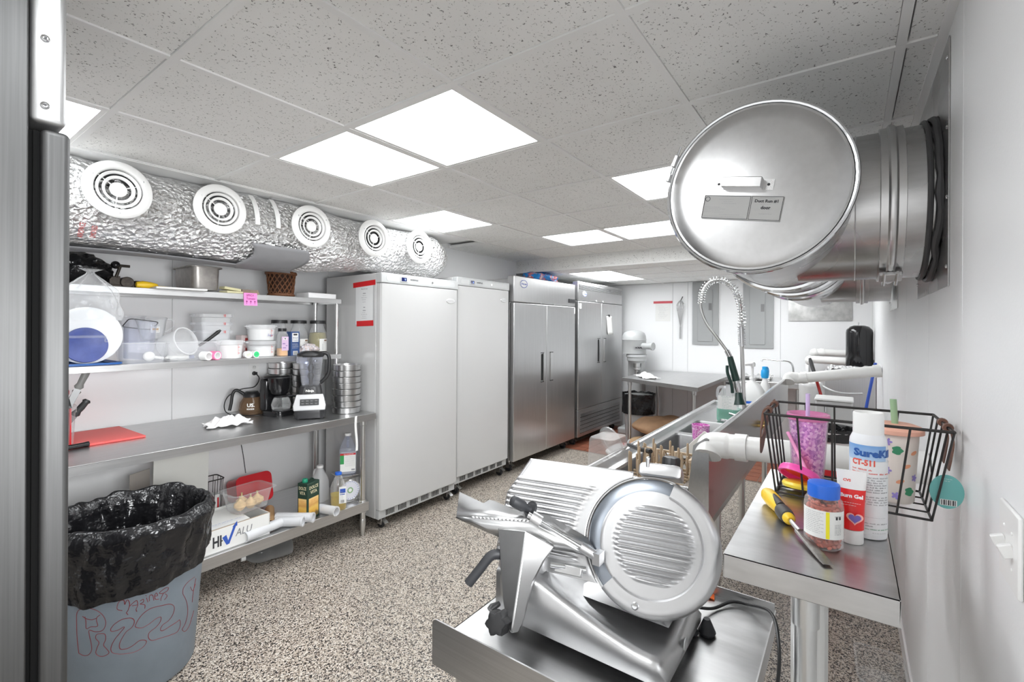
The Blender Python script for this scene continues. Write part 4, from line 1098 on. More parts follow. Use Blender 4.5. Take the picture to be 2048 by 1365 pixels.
# cut plastic tubes
TUBEP = mat('frosted plastic tube', (.74, .75, .77), .4, alpha=.72)
def roll(p0, p1, r, label, mt=TUBEP, name='plastic_tube'):
    p0, p1 = V(p0), V(p1); t = thing(name, label, 'tube', p0, world=True, group='tubes on the lower shelf')
    d = (p1 - p0).normalized(); R = d.to_track_quat('Z', 'Y').to_matrix(); L = (p1 - p0).length
    obj('tube_wall', M().lathe([(r * .82, 0), (r, 0), (r, L), (r * .82, L), (r * .82, 0)], p0, R, 28), mt, t)
    obj('tube_lip', M().lathe([(r * .8, -.004), (r * 1.07, -.004), (r * 1.07, .008), (r, .010)], p0, R, 28), mt, t)
zr = ZL + .033
roll((1.365, 2.985, zr + .0), (1.60, 3.02, zr + .005), .030, 'white frosted tube lying lengthwise in front, nearest the carton')
roll((1.70, 2.925, zr), (1.59, 3.06, zr), .031, 'white frosted tube with open end at shelf edge, left of two')
roll((1.775, 2.93, zr), (1.63, 3.13, zr), .031, 'white frosted tube with open end at shelf edge, right of two')
roll((1.93, 2.90, zr), (1.895, 3.04, zr), .031, 'white frosted tube lying between the oil tin and oil jug')
AMB = mat('amber tube', (.50, .30, .14), .45, alpha=.85)
roll((1.55, 3.06, zr + .001), (1.67, 3.30, zr + .002), .030, 'amber brown tube lying behind the white tubes', AMB)
# oil tin
t = thing('oil_tin', 'tall green and gold rectangular oil tin with green cap', 'tin', (1.805, 3.035, ZL + .0005), .30)
TIN = mat('dark green tin', (.022, .055, .038), .35, .3)
obj('tin_body', M().bx((0, 0, .125), (.115, .085, .25)), TIN, t, bevel=.004)
def m_scene():
    m, nt, b = _new('golden field print')
    sp = nt.nodes.new('ShaderNodeSeparateXYZ'); nt.links.new(_coords(nt, 1), sp.inputs[0])
    nz = _noise(nt, _coords(nt, 40), 2)
    ad = nt.nodes.new('ShaderNodeMath'); ad.operation = 'MULTIPLY_ADD'; ad.inputs[1].default_value = .03
    nt.links.new(nz, ad.inputs[0]); nt.links.new(sp.outputs[2], ad.inputs[2])
    mr = nt.nodes.new('ShaderNodeMapRange'); mr.inputs['From Min'].default_value = .015; mr.inputs['From Max'].default_value = .17
    nt.links.new(ad.outputs[0], mr.inputs['Value'])
    nt.links.new(_ramp(nt, mr.outputs['Result'], [(0, (.10, .08, .03)), (.22, (.16, .10, .03)), (.34, (.66, .36, .05)), (.5, (.72, .46, .10)), (.62, (.6, .3, .08)), (.8, (.78, .5, .16)), (1, (.80, .56, .25))]), b.inputs['Base Color'])
    b.inputs['Roughness'].default_value = .4; return m
FLD = m_scene(); CRM = mat('cream print', (.75, .68, .45), .5)
for side, (fr, w) in enumerate(((frame((0, -.0427, 0), (1, 0, 0), (0, 0, 1)), .115), (frame((-.0577, 0, 0), (0, -1, 0), (0, 0, 1)), .085))):
    pc = obj('picture', patch(fr, -w * .40, w * .40, .012, .145, lift=.0004), FLD, t)
    write(t, 'DOLCE', fr, .03, CRM, width=w * .72, bold=.0006, off=(0, .215)); write(t, 'VITA', fr, .03, CRM, width=w * .55, bold=.0006, off=(0, .183))
    obj('small_print', lines(fr, [(-w * .25, w * .25, .128, .004), (-w * .2, w * .2, .118, .003)], lift=.0009), RINK, pc)
obj('cap', M().lathe([(0, .272), (.016, .272), (.018, .268), (.018, .25)], (-.025, .01, 0), n=18), mat('green cap', (.01, .25, .14), .4), t)
obj('carry_strap', M().tube(spline([(-.02, 0, .252), (.0, 0, .262), (.03, 0, .262), (.045, 0, .252)], 4), .004, 6), TIN, t)
def jug(name, label, cat, loc, w, d, h, capc, wall=CLOUDY, rz=0, fill=None, fillc=None, lab=None, handle=True, neck=.019):
    t = thing(name, label, cat, loc, rz)
    lv = [(w * .9, d * .9, w * .2, 0), (w, d, w * .25, .01), (w, d, w * .28, h * .52), (w * .92, d * .92, w * .32, h * .64), (w * .62, d * .62, w * .28, h * .80), (neck * 2.6, neck * 2.6, neck * 1.25, h * .89), (neck * 2.1, neck * 2.1, neck * 1.02, h * .92), (neck * 2.1, neck * 2.1, neck * 1.02, h * .95)]
    obj('jug_wall', rtub(lv, 6), wall, t)
    obj('cap', M().lathe([(0, h), (neck * 1.2, h), (neck * 1.25, h - .003), (neck * 1.25, h * .94)], n=24), capc, t)
    if fill: obj('liquid', rtub([(w * .88, d * .88, w * .2, .003), (w * .97, d * .97, w * .24, .012), (w * .97, d * .97, w * .26, fill)], 6, (True, True)), fillc, t)
    if handle: obj('handle', M().tube(spline([(0, d * .14, h * .86), (0, d * .42, h * .84), (0, d * .50, h * .72), (0, d * .49, h * .58)], 5), .011, 10), wall, t)
    return t
t = jug('bleach_jug', 'tall clear jug with red and green label standing on the scale', 'jug', (2.175, 3.12, .4605), .125, .125, .30, WHT, CLEARB, -.6, .17, mat('milky liquid', (.75, .77, .78), .3, alpha=.5))
fr = frame((0, -.0632, 0), (1, 0, 0), (0, 0, 1)); lb = obj('label', patch(fr, -.055, .055, .022, .16), PAPER, t)
obj('red_band', patch(fr, -.055, .055, .146, .16, lift=.0007), REDPLASTIC, lb); obj('green_band', patch(fr, -.055, -.028, .08, .146, lift=.0007), mat('green print', (.03, .30, .08), .5), lb)
obj('small_print', lines(fr, [(-.02, .05, .135 - .008 * k, .0028) for k in range(10)] + [(.025, .05, .035, .012)], lift=.0008), INKG, lb); write(lb, 'ALL-PURPOSE', fr, .010, PAPER, width=.07, off=(.005, .153), lift=.0012)
t = thing('dial_scale', 'silver dial kitchen scale half hidden behind the table leg', 'scale', (2.165, 3.12, ZL + .0005), -.25)
obj('scale_body', rtub([(.185, .15, .04, 0), (.185, .15, .04, .01), (.17, .13, .05, .17), (.10, .09, .04, .19)], 6, (True, True)), STEEL, t)
obj('platform', rtub([(.15, .15, .03, .191), (.19, .19, .03, .198), (.19, .19, .03, .203)], 5, (True, True)), STEEL, t)
fr3 = (T((0, -.074, .088)) @ Rx(PI / 2 - .07).to_4x4())
obj('dial_face', M().lathe([(0, 0), (.07, 0), (.072, -.002)], n=40).xf(fr3), mat('dial face', (.72, .73, .80), .4), t)
obj('dial_rim', M().tube([fr3 @ V((.074 * math.cos(a), .074 * math.sin(a), 0)) for a in [2 * PI * i / 40 for i in range(40)]], .005, 8, closed=True), CHROME, t)
m = M()
for k in range(24):
    a = 2 * PI * k / 24; R = Rz(a)
    m.poly([fr3 @ (R @ V(p)) for p in ((.058, -.0012, .001), (.066, -.0012, .001), (.066, .0012, .001), (.058, .0012, .001))])
o = obj('dial_ticks', m, NVB, t); o['kind'] = 'stuff'
obj('dial_hub', M().lathe([(.0, .0025), (.012, .0025), (.013, .001)], n=20).xf(fr3), WHT, t); obj('hub_ring', M().lathe([(.013, .0012), (.022, .0012)], n=24).xf(fr3), mat('hub green', (.25, .42, .22), .5), t)
jug('milk_jug', 'white translucent milk jug behind the oil tin', 'jug', (2.03, 3.26, ZL + .0005), .11, .11, .265, WHT, CLOUDY, .3)
OIL = clear('yellow oil', (.92, .78, .12), .25, .6, .05, (.7, .55, .05))
t = jug('oil_jug', 'clear jug half full of yellow oil with a bright blue cap', 'jug', (2.02, 3.01, ZL + .0005), .108, .108, .262, BLUE, CLEAR, -.5, .105, OIL)
fr = frame((.0, -.0532, 0), (1, 0, 0), (0, 0, 1)); lb = obj('label', patch(fr, .0, .05, .05, .17), PAPER, t)
obj('label_print', lines(fr, [(.006, .044, .14, .03), (.006, .04, .115, .006)], lift=.0008), NVB, lb); obj('bars', lines(fr, [(.012 + .005 * k, .0145 + .005 * k, .065, .02) for k in range(5)], lift=.0008), INK, lb)
t = thing('water_bottle', 'dark clear bottle lying on the floor under the lower shelf', 'bottle', (1.61, 3.17, 0), 0)
RB = Rz(-.22) @ Ry(-PI / 2)
obj('bottle_wall', M().lathe([(.03, -.135), (.058, -.13), (.062, -.115), (.062, -.02), (.059, 0), (.062, .02), (.062, .07), (.045, .115), (.020, .145), (.019, .16)], (0, 0, .063), RB, 32), clear('smoky clear plastic', (.30, .32, .31), .10, .6), t)
obj('cap', M().lathe([(.021, .15), (.021, .176), (0, .177)], (0, 0, .063), RB, 20), WHT, t)
solo('wall_cable', M().tube(spline([(1.70, 3.851, .86), (1.705, 3.851, .75), (1.735, 3.851, .60), (1.76, 3.851, .42)], 8), .0028, 6), DARK, 'thin dark cable running down the wall under the worktop', 'cable', (1.72, 3.851, .42), world=True)

# ---------------------------------------------------------------- grey bin with black liner
BX, BY = .725, 2.65
bn = thing('trash_bin', 'grey round trash bin with red scribbled lettering, foreground left', 'trash bin', (BX, BY, 0))
obj('bin_body', M().lathe([(0, .0), (.21, 0), (.225, .01), (.2305, .02), (.279, .68), (.29, .682), (.29, .70), (.272, .70), (.265, .66), (.215, .03), (0, .025)], n=72), GREYBIN, bn)
GR = [[(-2.47,.406),(-2.46,.384),(-2.46,.355),(-2.39,.362),(-2.3,.362),(-2.31,.386),(-2.3,.4),(-2.26,.408)],[(-2.51,.408),(-2.46,.398),(-2.38,.391),(-2.31,.396)],[(-2.61,.25),(-2.62,.312),(-2.61,.379),(-2.59,.422),(-2.52,.438),(-2.4,.44),(-2.29,.426),(-2.22,.403),(-2.19,.375),(-2.21,.35),(-2.26,.339),(-2.34,.34),(-2.42,.348),(-2.42,.326),(-2.4,.29),(-2.4,.263),(-2.45,.244),(-2.53,.241),(-2.61,.25)],[(-2.33,.322),(-2.3,.329),(-2.21,.325),(-2.2,.301),(-2.23,.279),(-2.19,.26),(-2.16,.242),(-2.22,.232),(-2.29,.234),(-2.34,.248),(-2.32,.271),(-2.29,.292),(-2.33,.31),(-2.33,.322)],[(-2.13,.342),(-2.08,.359),(-1.98,.372),(-1.87,.367),(-1.83,.349),(-1.86,.327),(-1.93,.315),(-1.98,.295),(-2.02,.27),(-2.01,.247),(-1.93,.241),(-1.85,.246),(-1.76,.258),(-1.68,.249),(-1.67,.237),(-1.72,.223),(-1.82,.216),(-1.93,.22),(-2.03,.227),(-2.12,.241),(-2.13,.265),(-2.08,.294),(-2.02,.314),(-1.96,.333),(-1.97,.338),(-2.04,.33),(-2.12,.331),(-2.13,.342)],[(-1.82,.327),(-1.79,.347),(-1.72,.37),(-1.61,.381),(-1.46,.373),(-1.33,.361),(-1.26,.337),(-1.28,.307),(-1.35,.29),(-1.44,.284),(-1.47,.268),(-1.43,.258),(-1.31,.261),(-1.2,.261),(-1.14,.262),(-1.12,.236),(-1.17,.214),(-1.3,.219),(-1.47,.23),(-1.59,.237),(-1.64,.256),(-1.63,.277),(-1.54,.288),(-1.48,.303),(-1.47,.323),(-1.54,.326),(-1.64,.315),(-1.73,.31),(-1.8,.319),(-1.82,.327)],[(-.94,.382),(-.86,.353),(-.79,.375)],[(-1.11,.375),(-1.11,.399),(-1.02,.415),(-.84,.414)],[(-1.11,.375),(-1.01,.324),(-.96,.268),(-1.0,.226),(-1.07,.208),(-.99,.187),(-.89,.194),(-.81,.225),(-.76,.247)],[(-.79,.401),(-.84,.346),(-.85,.299)],[(-1.98,.409),(-2.04,.419),(-2.04,.437),(-2.01,.452),(-1.96,.451),(-1.95,.432),(-1.93,.446),(-1.91,.448),(-1.89,.429),(-1.91,.404),(-1.93,.396),(-1.91,.385)],[(-1.89,.42),(-1.84,.432),(-1.8,.435),(-1.79,.414),(-1.81,.399),(-1.8,.388)],[(-1.86,.419),(-1.79,.416)],[(-1.76,.429),(-1.72,.433),(-1.72,.42),(-1.76,.416),(-1.7,.406),(-1.7,.39)],[(-1.68,.434),(-1.66,.413)],[(-1.69,.446),(-1.68,.442)],[(-1.64,.415),(-1.64,.438),(-1.6,.436),(-1.58,.411)],[(-1.57,.428),(-1.53,.426),(-1.55,.44),(-1.57,.432),(-1.56,.414),(-1.51,.408)],[(-1.51,.435),(-1.44,.444),(-1.38,.442),(-1.39,.429),(-1.46,.426),(-1.51,.433)],[(-1.45,.425),(-1.48,.408),(-1.48,.397)],[(-1.42,.419),(-1.39,.406),(-1.43,.394)]]
PEN = mat('dark red marker', (.20, .015, .02), .5)
for s in GR:
    ps = [( (.2295 + .0735 * z) * math.cos(a), (.2295 + .0735 * z) * math.sin(a), z) for a, z in s]
    obj('marker_stroke', M().tube(spline(ps, 4), .0012, 4), PEN, bn)
def liner_pt(u, v):
    a = 2 * PI * u
    wob = NZ.noise(V((math.cos(a) * 2.2, math.sin(a) * 2.2, 1))); w2 = NZ.noise(V((math.cos(a) * 6, math.sin(a) * 6, v * 5))); w3 = NZ.noise(V((math.cos(a) * 14, math.sin(a) * 14, v * 9)))
    hang = .19 + .06 * math.cos(a + 2.0) + .05 * wob
    if v < .42:                              # skirt outside
        k = v / .42; z = .715 - hang * (1 - k); r = .287 + .012 * k + .05 * (z - .7) + .016 * w2 + .008 * w3 + .012
    elif v < .58:                            # over the rim
        k = (v - .42) / .16; z = .715 + .035 * math.sin(k * PI) + .022 * wob + .012 * w2; r = .309 - .055 * k + .014 * w2
    else:                                    # down inside
        k = (v - .58) / .42; z = .705 - .42 * k + .02 * w2; r = .252 - .06 * k + .03 * w2 * (1 - k) + .014 * w3 - (.13 * max(0, k - .8) / .2)
    return V((r * math.cos(a), r * math.sin(a), z))
lm = M().grid(liner_pt, 160, 60, True)
obj('bin_liner', lm, BAGBLACK, bn, ang=60)
obj('liner_floor', M().lathe([(0, .30), (.12, .29), (.21, .285)], n=24), BAGBLACK, bn)

# ---------------------------------------------------------------- tall fridge cut off at the left
lf = thing('steel_fridge', 'tall steel fridge cut off by the left picture edge, door side seen', 'fridge', (-.2, 1.80, 0), world=True)
FY0, FY1 = 1.385, 2.12
GASK = mat('matt black gasket', (.006, .006, .006), .95, spec=.1)
FSTEEL = steel('left fridge steel', .12, .55, (200, 200, 2), .14)
obj('cabinet', M().box(-.56, .198, FY0, FY1, .12, 2.30), FSTEEL, lf, bevel=.003)
obj('header', M().box(.200, .257, FY0, FY1, 2.008, 2.30), mat('pale satin steel', (.42, .42, .42), .5, .9), lf, bevel=.012, seg=4)
obj('door', M().box(.217, .264, FY0, FY1, .14, 1.998), FSTEEL, lf, bevel=.012, seg=4)
obj('gasket', M().box(.199, .2165, FY0 + .012, FY1 - .01, .15, 1.99), GASK, lf)
obj('gasket_rib', M().box(.2055, .2125, FY0 + .006, FY0 + .02, .15, 1.99), GASK, lf)
for z in (2.187, 2.045):
    s = obj('screw', M().lathe([(0, .003), (.004, .004), (.0072, .002), (.0078, 0)], (.222, FY0 - .0005, z), Rx(PI / 2), 18), CHROME, lf)
    obj('screw_recess', M().lathe([(0, .0046), (.0026, .0044)], (.222, FY0 - .0005, z), Rx(PI / 2), 6), DARK, s)
for x in (-.5, .13):
    for y in (FY0 + .08, FY1 - .08): obj('foot', M().lathe([(0, 0), (.03, 0), (.03, .02), (.018, .03), (.018, .12)], (x, y, 0), n=16), DARK, lf)
# ------------------------------------------------------------------ row of fridges along the left
def caster(x, y, parent, h=.12):
    c = obj('caster', M().bx((x, y, h - .008), (.07, .07, .012)).bx((x - .018, y - .01, h * .62), (.006, .05, h * .6)).bx((x + .018, y - .01, h * .62), (.006, .05, h * .6)).bx((x, y - .055, h * .62), (.034, .05, .008), Rx(.5)), STEEL, parent)
    obj('wheel', M().lathe([(0, -.014), (h * .30, -.014), (h * .34, -.008), (h * .34, .008), (h * .30, .014), (0, .014)], (x, y - .012, h * .342), Ry(PI / 2), 20), BLACK_SOFT, c)
def white_freezer(name, label, x0, x1, yf, zb, zt):
    t = thing(name, label, 'freezer', ((x0 + x1) / 2, (yf + 3.62) / 2, 0), world=True)
    obj('cabinet', M().box(x0, x1, yf + .065, 3.62, zb, zt - .002), WHITE_GLOSS, t, bevel=.004)
    obj('control_panel', M().box(x0 - .002, x1 + .002, yf, yf + .066, zt - .078, zt), GREY_TRIM, t, bevel=.006)
    obj('panel_inset', M().prism([(a * 1 + (x0 + x1) / 2, yf - .0012, zt - .039 + b) for a, b in rrect(x1 - x0 - .09, .044, .021, 5)], (0, .002, 0)), mat('panel inset grey', (.56, .57, .57), .45), t)
    dm = M(); prof = [(x0 + .002, yf + .058), (x0 + .002, yf + .02), (x0 + .012, yf + .006), (x0 + .035, yf + .001), (x0 + .06, yf + .004), (x0 + .075, yf), (x1 - .05, yf), (x1 - .012, yf + .004), (x1 - .002, yf + .02), (x1 - .002, yf + .058)]
    dm.prism([(x, y, zb + .075) for x, y in prof], (0, 0, zt - .082 - zb - .075))
    dr = obj('door', dm, WHITE_GLOSS, t, ang=30)
    obj('door_gasket', M().box(x0 + .012, x1 - .012, yf + .057, yf + .0655, zb + .08, zt - .085), GREY_TRIM, t)
    kick = obj('vent_panel', M().box(x0 + .004, x1 - .004, yf + .03, yf + .064, zb, zb + .068), GREY_TRIM, t, bevel=.002)
    n = 6; w = (x1 - x0 - .12) / n
    for k in range(n):
        for q in range(6):
            xx = x0 + .06 + w * (k + .14 + .72 * q / 6)
            obj('vent_slot', M().box(xx, xx + .0075, yf + .0285, yf + .031, zb + .014, zb + .056), GAP, kick)
    # display, print, lock, badge
    dx = x0 + (x1 - x0) * .255
    dp = obj('display', M().bx((dx, yf - .002, zt - .038), (.075, .006, .046)), GREY_TRIM, t, bevel=.002)
    obj('display_window', M().bx((dx, yf - .0052, zt - .038), (.052, .002, .030)), mat('blue display glass', (.015, .02, .09), .1), dp)
    fr = frame((dx - .008, yf - .0064, zt - .038), (1, 0, 0), (0, 0, 1)); obj('lit_digits', lines(fr, [(.012, .024, .004, .004), (.016, .02, -.003, .012)]), mat('blue digits', (.25, .4, 1), .5, emit=1.2), dp)
    fr = frame((dx + .11, yf - .0024, zt - .036), (1, 0, 0), (0, 0, 1)); write(t, 'NORPOLE', fr, .018, INK, width=.085, bold=.0005); obj('fine_print', lines(fr, [(-.04, .04, -.014, .003)]), INKG, t)
    obj('lock', M().lathe([(0, .004), (.009, .004), (.010, 0)], (x0 + (x1 - x0) * .62, yf - .001, zt - .040), Rx(PI / 2), 18), CHROME, t)
    fr = frame((x1 - .10, yf, zt - .185), (1, 0, 0), (0, 0, 1))
    bd = obj('badge', M().lathe([(0, .004), (.05, .004), (.056, 0)], sx=1.0, sy=.40, n=32).xf(fr), mat('badge silver', (.66, .66, .66), .3, .4), t)
    write(bd, 'NORPOLE', fr, .015, GREY_TRIM, width=.075, bold=.0006, lift=.0046)
    for x in (x0 + .08, x1 - .045):
        for y in (yf + .10, 3.53): caster(x, y, t, zb)
    return t
f1 = white_freezer('white_freezer', 'white upright freezer with a taped recipe on its side, nearer of two', 2.305, 3.165, 2.895, .095, 1.995)
f2 = white_freezer('white_freezer', 'white upright freezer set back between the other white one and the steel fridge', 3.20, 4.01, 2.935, .115, 2.045)
obj('corner_block', M().prism([(2.306, 2.915, .098), (2.306, 2.915, .165), (2.38, 2.915, .165)], (0, .03, 0)), GREY_TRIM, f1)
# recipe sheet in a sleeve taped to the freezer side
t = thing('recipe_sheet', 'printed recipe sheet in a clear sleeve taped to the freezer side', 'paper', (2.303, 3.10, 1.58), world=True)
fr = frame((2.3035, 3.10, 1.75), (0, -1, -.0), (0, 0, 1))
obj('sheet', patch(fr, -.112, .112, -.155, .16, lift=.001), mat('sleeve paper', (.76, .77, .77), .25), t)
obj('tape', patch(fr @ MX.Rotation(.05, 4, 'Z'), -.135, .145, .145, .185, lift=.002), RED, t); obj('tape', patch(fr @ MX.Rotation(.03, 4, 'Z'), -.10, .11, -.168, -.125, lift=.002), RED, t)
obj('sleeve_edge', lines(fr, [(-.112, -.110, 0, .31), (.110, .112, 0, .31)], lift=.0016), INKG, t)
write(t, 'Hand Z mix', fr, .014, INK, width=.08, off=(0, .125), lift=.0016)
obj('printed_lines', lines(fr, [(-a, a, y, .006) for a, y in ((.018, .09), (.02, .073), (.035, .056), (.03, .040), (.022, .022), (.012, -.02), (.018, -.045), (.024, -.06), (.036, -.075), (.024, -.09), (.03, -.105))], lift=.0016), INKG, t)

def steel_fridge(label, x0, x1, yf, zb, zt, zh, gap, kind):
    t = thing('steel_fridge', label, 'fridge', ((x0 + x1) / 2, 3.25, 0), world=True)
    z0 = zb if kind == 'top' else zb + .36
    obj('cabinet', M().box(x0 + .004, x1 - .004, yf + .062, 3.70, zb, zt - .03), STEEL_V, t, bevel=.003)
    hd = obj('header', M().box(x0, x1, yf + .004, yf + .09, zh + .008, zt), STEEL_V, t, bevel=.006)
    xm = (x0 + x1) / 2 + gap
    for a, b, s in ((x0 + .003, xm - .003, 1), (xm + .003, x1 - .003, -1)):
        d = obj('door', M().box(a, b, yf, yf + .055, z0 + .012, zh), STEEL_V, t, bevel=.007, seg=3)
        hx = b - .10 if s == 1 else a + .10
        hz = zb + (.99 if kind == 'top' else 1.13)
        obj('handle_recess', M().box(hx - .028, hx + .028, yf - .0012, yf + .002, hz - .17, hz + .17), STEEL, d, bevel=.001)
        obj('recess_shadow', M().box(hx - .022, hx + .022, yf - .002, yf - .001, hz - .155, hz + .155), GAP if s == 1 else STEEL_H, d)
        obj('handle_lip', M().box(hx + s * .017, hx + s * .026, yf - .014, yf - .001, hz - .165, hz + .165), STEEL, d, bevel=.002)
        for z in (hz - .168, hz + .168): obj('handle_cap', M().box(hx - .03, hx + .03, yf - .012, yf - .0008, z - .004, z + .004), BLACK, d)
        obj('door_gasket', M().box(a + .01, b - .01, yf + .0545, yf + .0625, z0 + .02, zh - .008), BLACK_SOFT, d)
    for x in (x0 + .09, x1 - .09):
        for y in (yf + .14, 3.6): caster(x, y, t, zb)
    return t, hd
s1, h1 = steel_fridge('two door steel fridge with a plain header, left of the steel pair', 4.055, 5.43, 2.905, .125, 2.135, 1.845, -.02, 'top')
ATB = mat('badge blue', (.04, .08, .35), .4)
def oval(parent, x, y, z, w, txt):
    fr = frame((x, y, z), (1, 0, 0), (0, 0, 1))
    b = obj('badge', M().lathe([(0, .003), (w * .48, .003), (w * .5, 0)], sx=1, sy=.62, n=32).xf(fr), PAPER, parent)
    obj('badge_ring', M().lathe([(w * .40, .0036), (w * .47, .0036)], sx=1, sy=.62, n=32).xf(fr), ATB, b)
    write(b, txt, fr, .03, ATB, width=w * .7, bold=.001, lift=.004)
oval(s1, 4.24, 2.908, 2.055, .15, 'Atosa')
obj('thermostat', M().box(5.25, 5.41, 2.900, 2.910, 1.895, 1.945), BLACK, s1, bevel=.001)
for x in (4.60, 4.88): obj('lock', M().lathe([(0, .006), (.008, .006), (.009, 0)], (x, 2.909, 1.86), Rx(PI / 2), 14), CHROME, s1)
obj('hinge_sticker', M().box(5.395, 5.42, 2.903, 2.9045, 1.76, 1.83), PAPER, s1)
s2, h2 = steel_fridge('two door steel fridge with louvred grilles, right of the steel pair', 5.475, 6.93, 2.885, .125, 2.19, 1.93, -.02, 'bottom')
lv = obj('top_louvre', M().box(5.50, 6.90, 2.8855, 2.89, 2.085, 2.155), BLACK, s2)
for k in range(5): obj('slat', M().bx((6.2, 2.884, 2.093 + .0135 * k), (1.40, .008, .006), Rx(.6)), STEEL, lv)
oval(s2, 5.66, 2.888, 2.03, .12, 'Atosa')
bg = obj('bottom_grille', M().box(5.48, 6.925, 2.89, 2.95, .13, .49), STEEL_V, s2, bevel=.004)
for k in range(5):
    obj('grille_gap', M().box(5.55, 6.85, 2.8885, 2.892, .175 + .052 * k, .183 + .052 * k), GAP, bg)
    obj('slat', M().bx((6.2, 2.885, .205 + .052 * k), (1.30, .004, .042), Rx(-.22)), ALU_D, bg)
for x in (6.02, 6.24): obj('lock', M().lathe([(0, .006), (.008, .006), (.009, 0)], (x, 2.888, 1.955), Rx(PI / 2), 14), CHROME, s2)
obj('hinge_sticker', M().box(5.50, 5.56, 2.8835, 2.885, 1.83, 1.90), PAPER, s2)
t = thing('clipped_paper', 'white paper clipped to the door of the far steel fridge', 'paper', (6.43, 2.880, 1.48), world=True)
obj('sheet', M().grid(lambda u, v: (6.34 + .19 * u + .03 * (1 - v), 2.880 - .012 * (1 - v) ** 2, 1.48 + .27 * v + .008 * u * 0), 4, 8), PAPER, t, solidify=.0008)
obj('clip', M().bx((6.42, 2.875, 1.755), (.03, .012, .03)), BLACK, t)
# bright bag on the steel fridge
def m_printbag():
    m, nt, b = _new('printed bag film')
    f = _noise(nt, _coords(nt, 9), 2, .6, 1)
    nt.links.new(_ramp(nt, f, [(.30, (.02, .05, .12)), (.38, (.02, .22, .62)), (.52, (.02, .30, .75)), (.60, (.7, .12, .1)), (.68, (.75, .7, .7)), (.74, (.02, .25, .66))]), b.inputs['Base Color'])
    b.inputs['Roughness'].default_value = .2; return m
solo('chip_bag', lumpy((0, 0, .075), (.33, .16, .085), .2, 2.2, 5, 40, -.075), m_printbag(), 'shiny blue printed bag lying on top of the steel fridge', 'bag', (4.95, 3.14, 2.106))

# ------------------------------------------------------------------ far end of the room
t = thing('far_table', 'stainless table at the far end with a cloth on it', 'table', (6.4, 1.9, 0), world=True)
q = [(5.79, 2.41), (5.31, 1.34), (7.12, 1.34), (7.12, 2.45)]
m = M().prism([(x, y, .927) for x, y in q], (0, 0, .003))
for (a, b), (c, d) in zip(q, q[1:] + q[:1]):
    dv = V((c - a, d - b, 0)).normalized(); nn = V((-dv.y, dv.x, 0)) * -.003
    m.prism([(a, b, .885), (c, d, .885), (c + -nn.x, d - nn.y, .885), (a - nn.x, b - nn.y, .885)], (0, 0, .042))
obj('tabletop', m, STEEL_T, t)
m = M().prism([(5.9, 2.36, .28), (5.5, 1.40, .28), (7.05, 1.40, .28), (7.05, 2.38, .28)], (0, 0, .02)); 
for x, y in ((5.86, 2.33), (5.45, 1.415), (7.04, 2.36), (7.04, 1.42)):
    obj('leg', M().cyl((x, y, .012), (x, y, .926), .0205, n=20), TUBE_ST, t); obj('leg_collar', M().cyl((x, y, .83), (x, y, .885), .028, n=20), STEEL, t)
towel('towel', 'crumpled white cloth on the far stainless table', (6.0, 2.16, .931), .46, .2, .05, 8.1, .7)
# standing mixer
MG = mat('mixer grey enamel', (.42, .43, .43), .35)
t = thing('stand_mixer', 'big grey floor mixer half hidden beyond the far steel fridge', 'mixer', (6.74, 2.62, 0), world=True)
HXc, HYc = 6.70, 2.60
obj('head', M().lathe([(0, 1.545), (.09, 1.535), (.145, 1.505), (.165, 1.46), (.17, 1.41), (.176, 1.405), (.17, 1.395), (.17, 1.20), (0, 1.18)], (HXc, HYc, 0), n=40, sx=1.15), MG, t)
obj('planetary', M().lathe([(0, 1.19), (.150, 1.19), (.155, 1.155), (.14, 1.145), (.14, 1.10), (.12, 1.085), (.11, 1.065), (0, 1.06)], (HXc - .05, HYc - .06, 0), n=36), MG, t)
obj('shaft', M().lathe([(0, 1.07), (.048, 1.07), (.044, 1.0), (.052, .995), (.052, .965), (.026, .955), (.022, .80), (0, .80)], (HXc - .05, HYc - .06, 0), n=24), STEEL, t)
obj('hub', M().cyl((HXc - .06, HYc - .12, 1.315), (HXc - .10, HYc - .30, 1.315), .045, n=24).cyl((HXc - .10, HYc - .30, 1.315), (HXc - .106, HYc - .325, 1.315), .056, n=24), MG, t)
fr = frame((HXc - .125, HYc - .125, 1.29), (.78, -.62, 0), (0, 0, 1)); pl_ = obj('name_plate', patch(fr, -.085, .075, -.025, .025, lift=.012), STEEL, t); write(pl_, 'HOBART', fr, .034, INK, width=.135, bold=.002, off=(-.005, 0), lift=.014)
obj('column', M().box(HXc + .04, HXc + .24, HYc - .10, HYc + .12, .10, 1.26), MG, t, bevel=.03); obj('base', M().box(HXc - .20, HXc + .26, HYc - .13, HYc + .18, .012, .12), MG, t, bevel=.03)
# bin under the far table
t = thing('far_trash_bin', 'round bin with black liner under the far table', 'trash bin', (6.26, 2.36, .0115))
obj('bin_body', M().lathe([(0, 0), (.17, 0), (.205, .62), (.21, .64), (.19, .64), (.155, .02), (0, .02)], n=40), mat('pale grey bin', (.45, .46, .46), .5), t)
def far_liner(u, v):
    n_ = NZ.noise(V((math.cos(6.28 * u) * 4, math.sin(6.28 * u) * 4, v * 4)))
    r = .222 + .018 * n_ - .07 * max(0, v - .55)
    return V((r * math.cos(2 * PI * u), r * math.sin(2 * PI * u), .40 + .50 * v if v < .55 else .675 + .02 * n_ - .35 * (v - .55)))
obj('bin_liner', M().grid(far_liner, 60, 16, True), BAGBLACK, t)
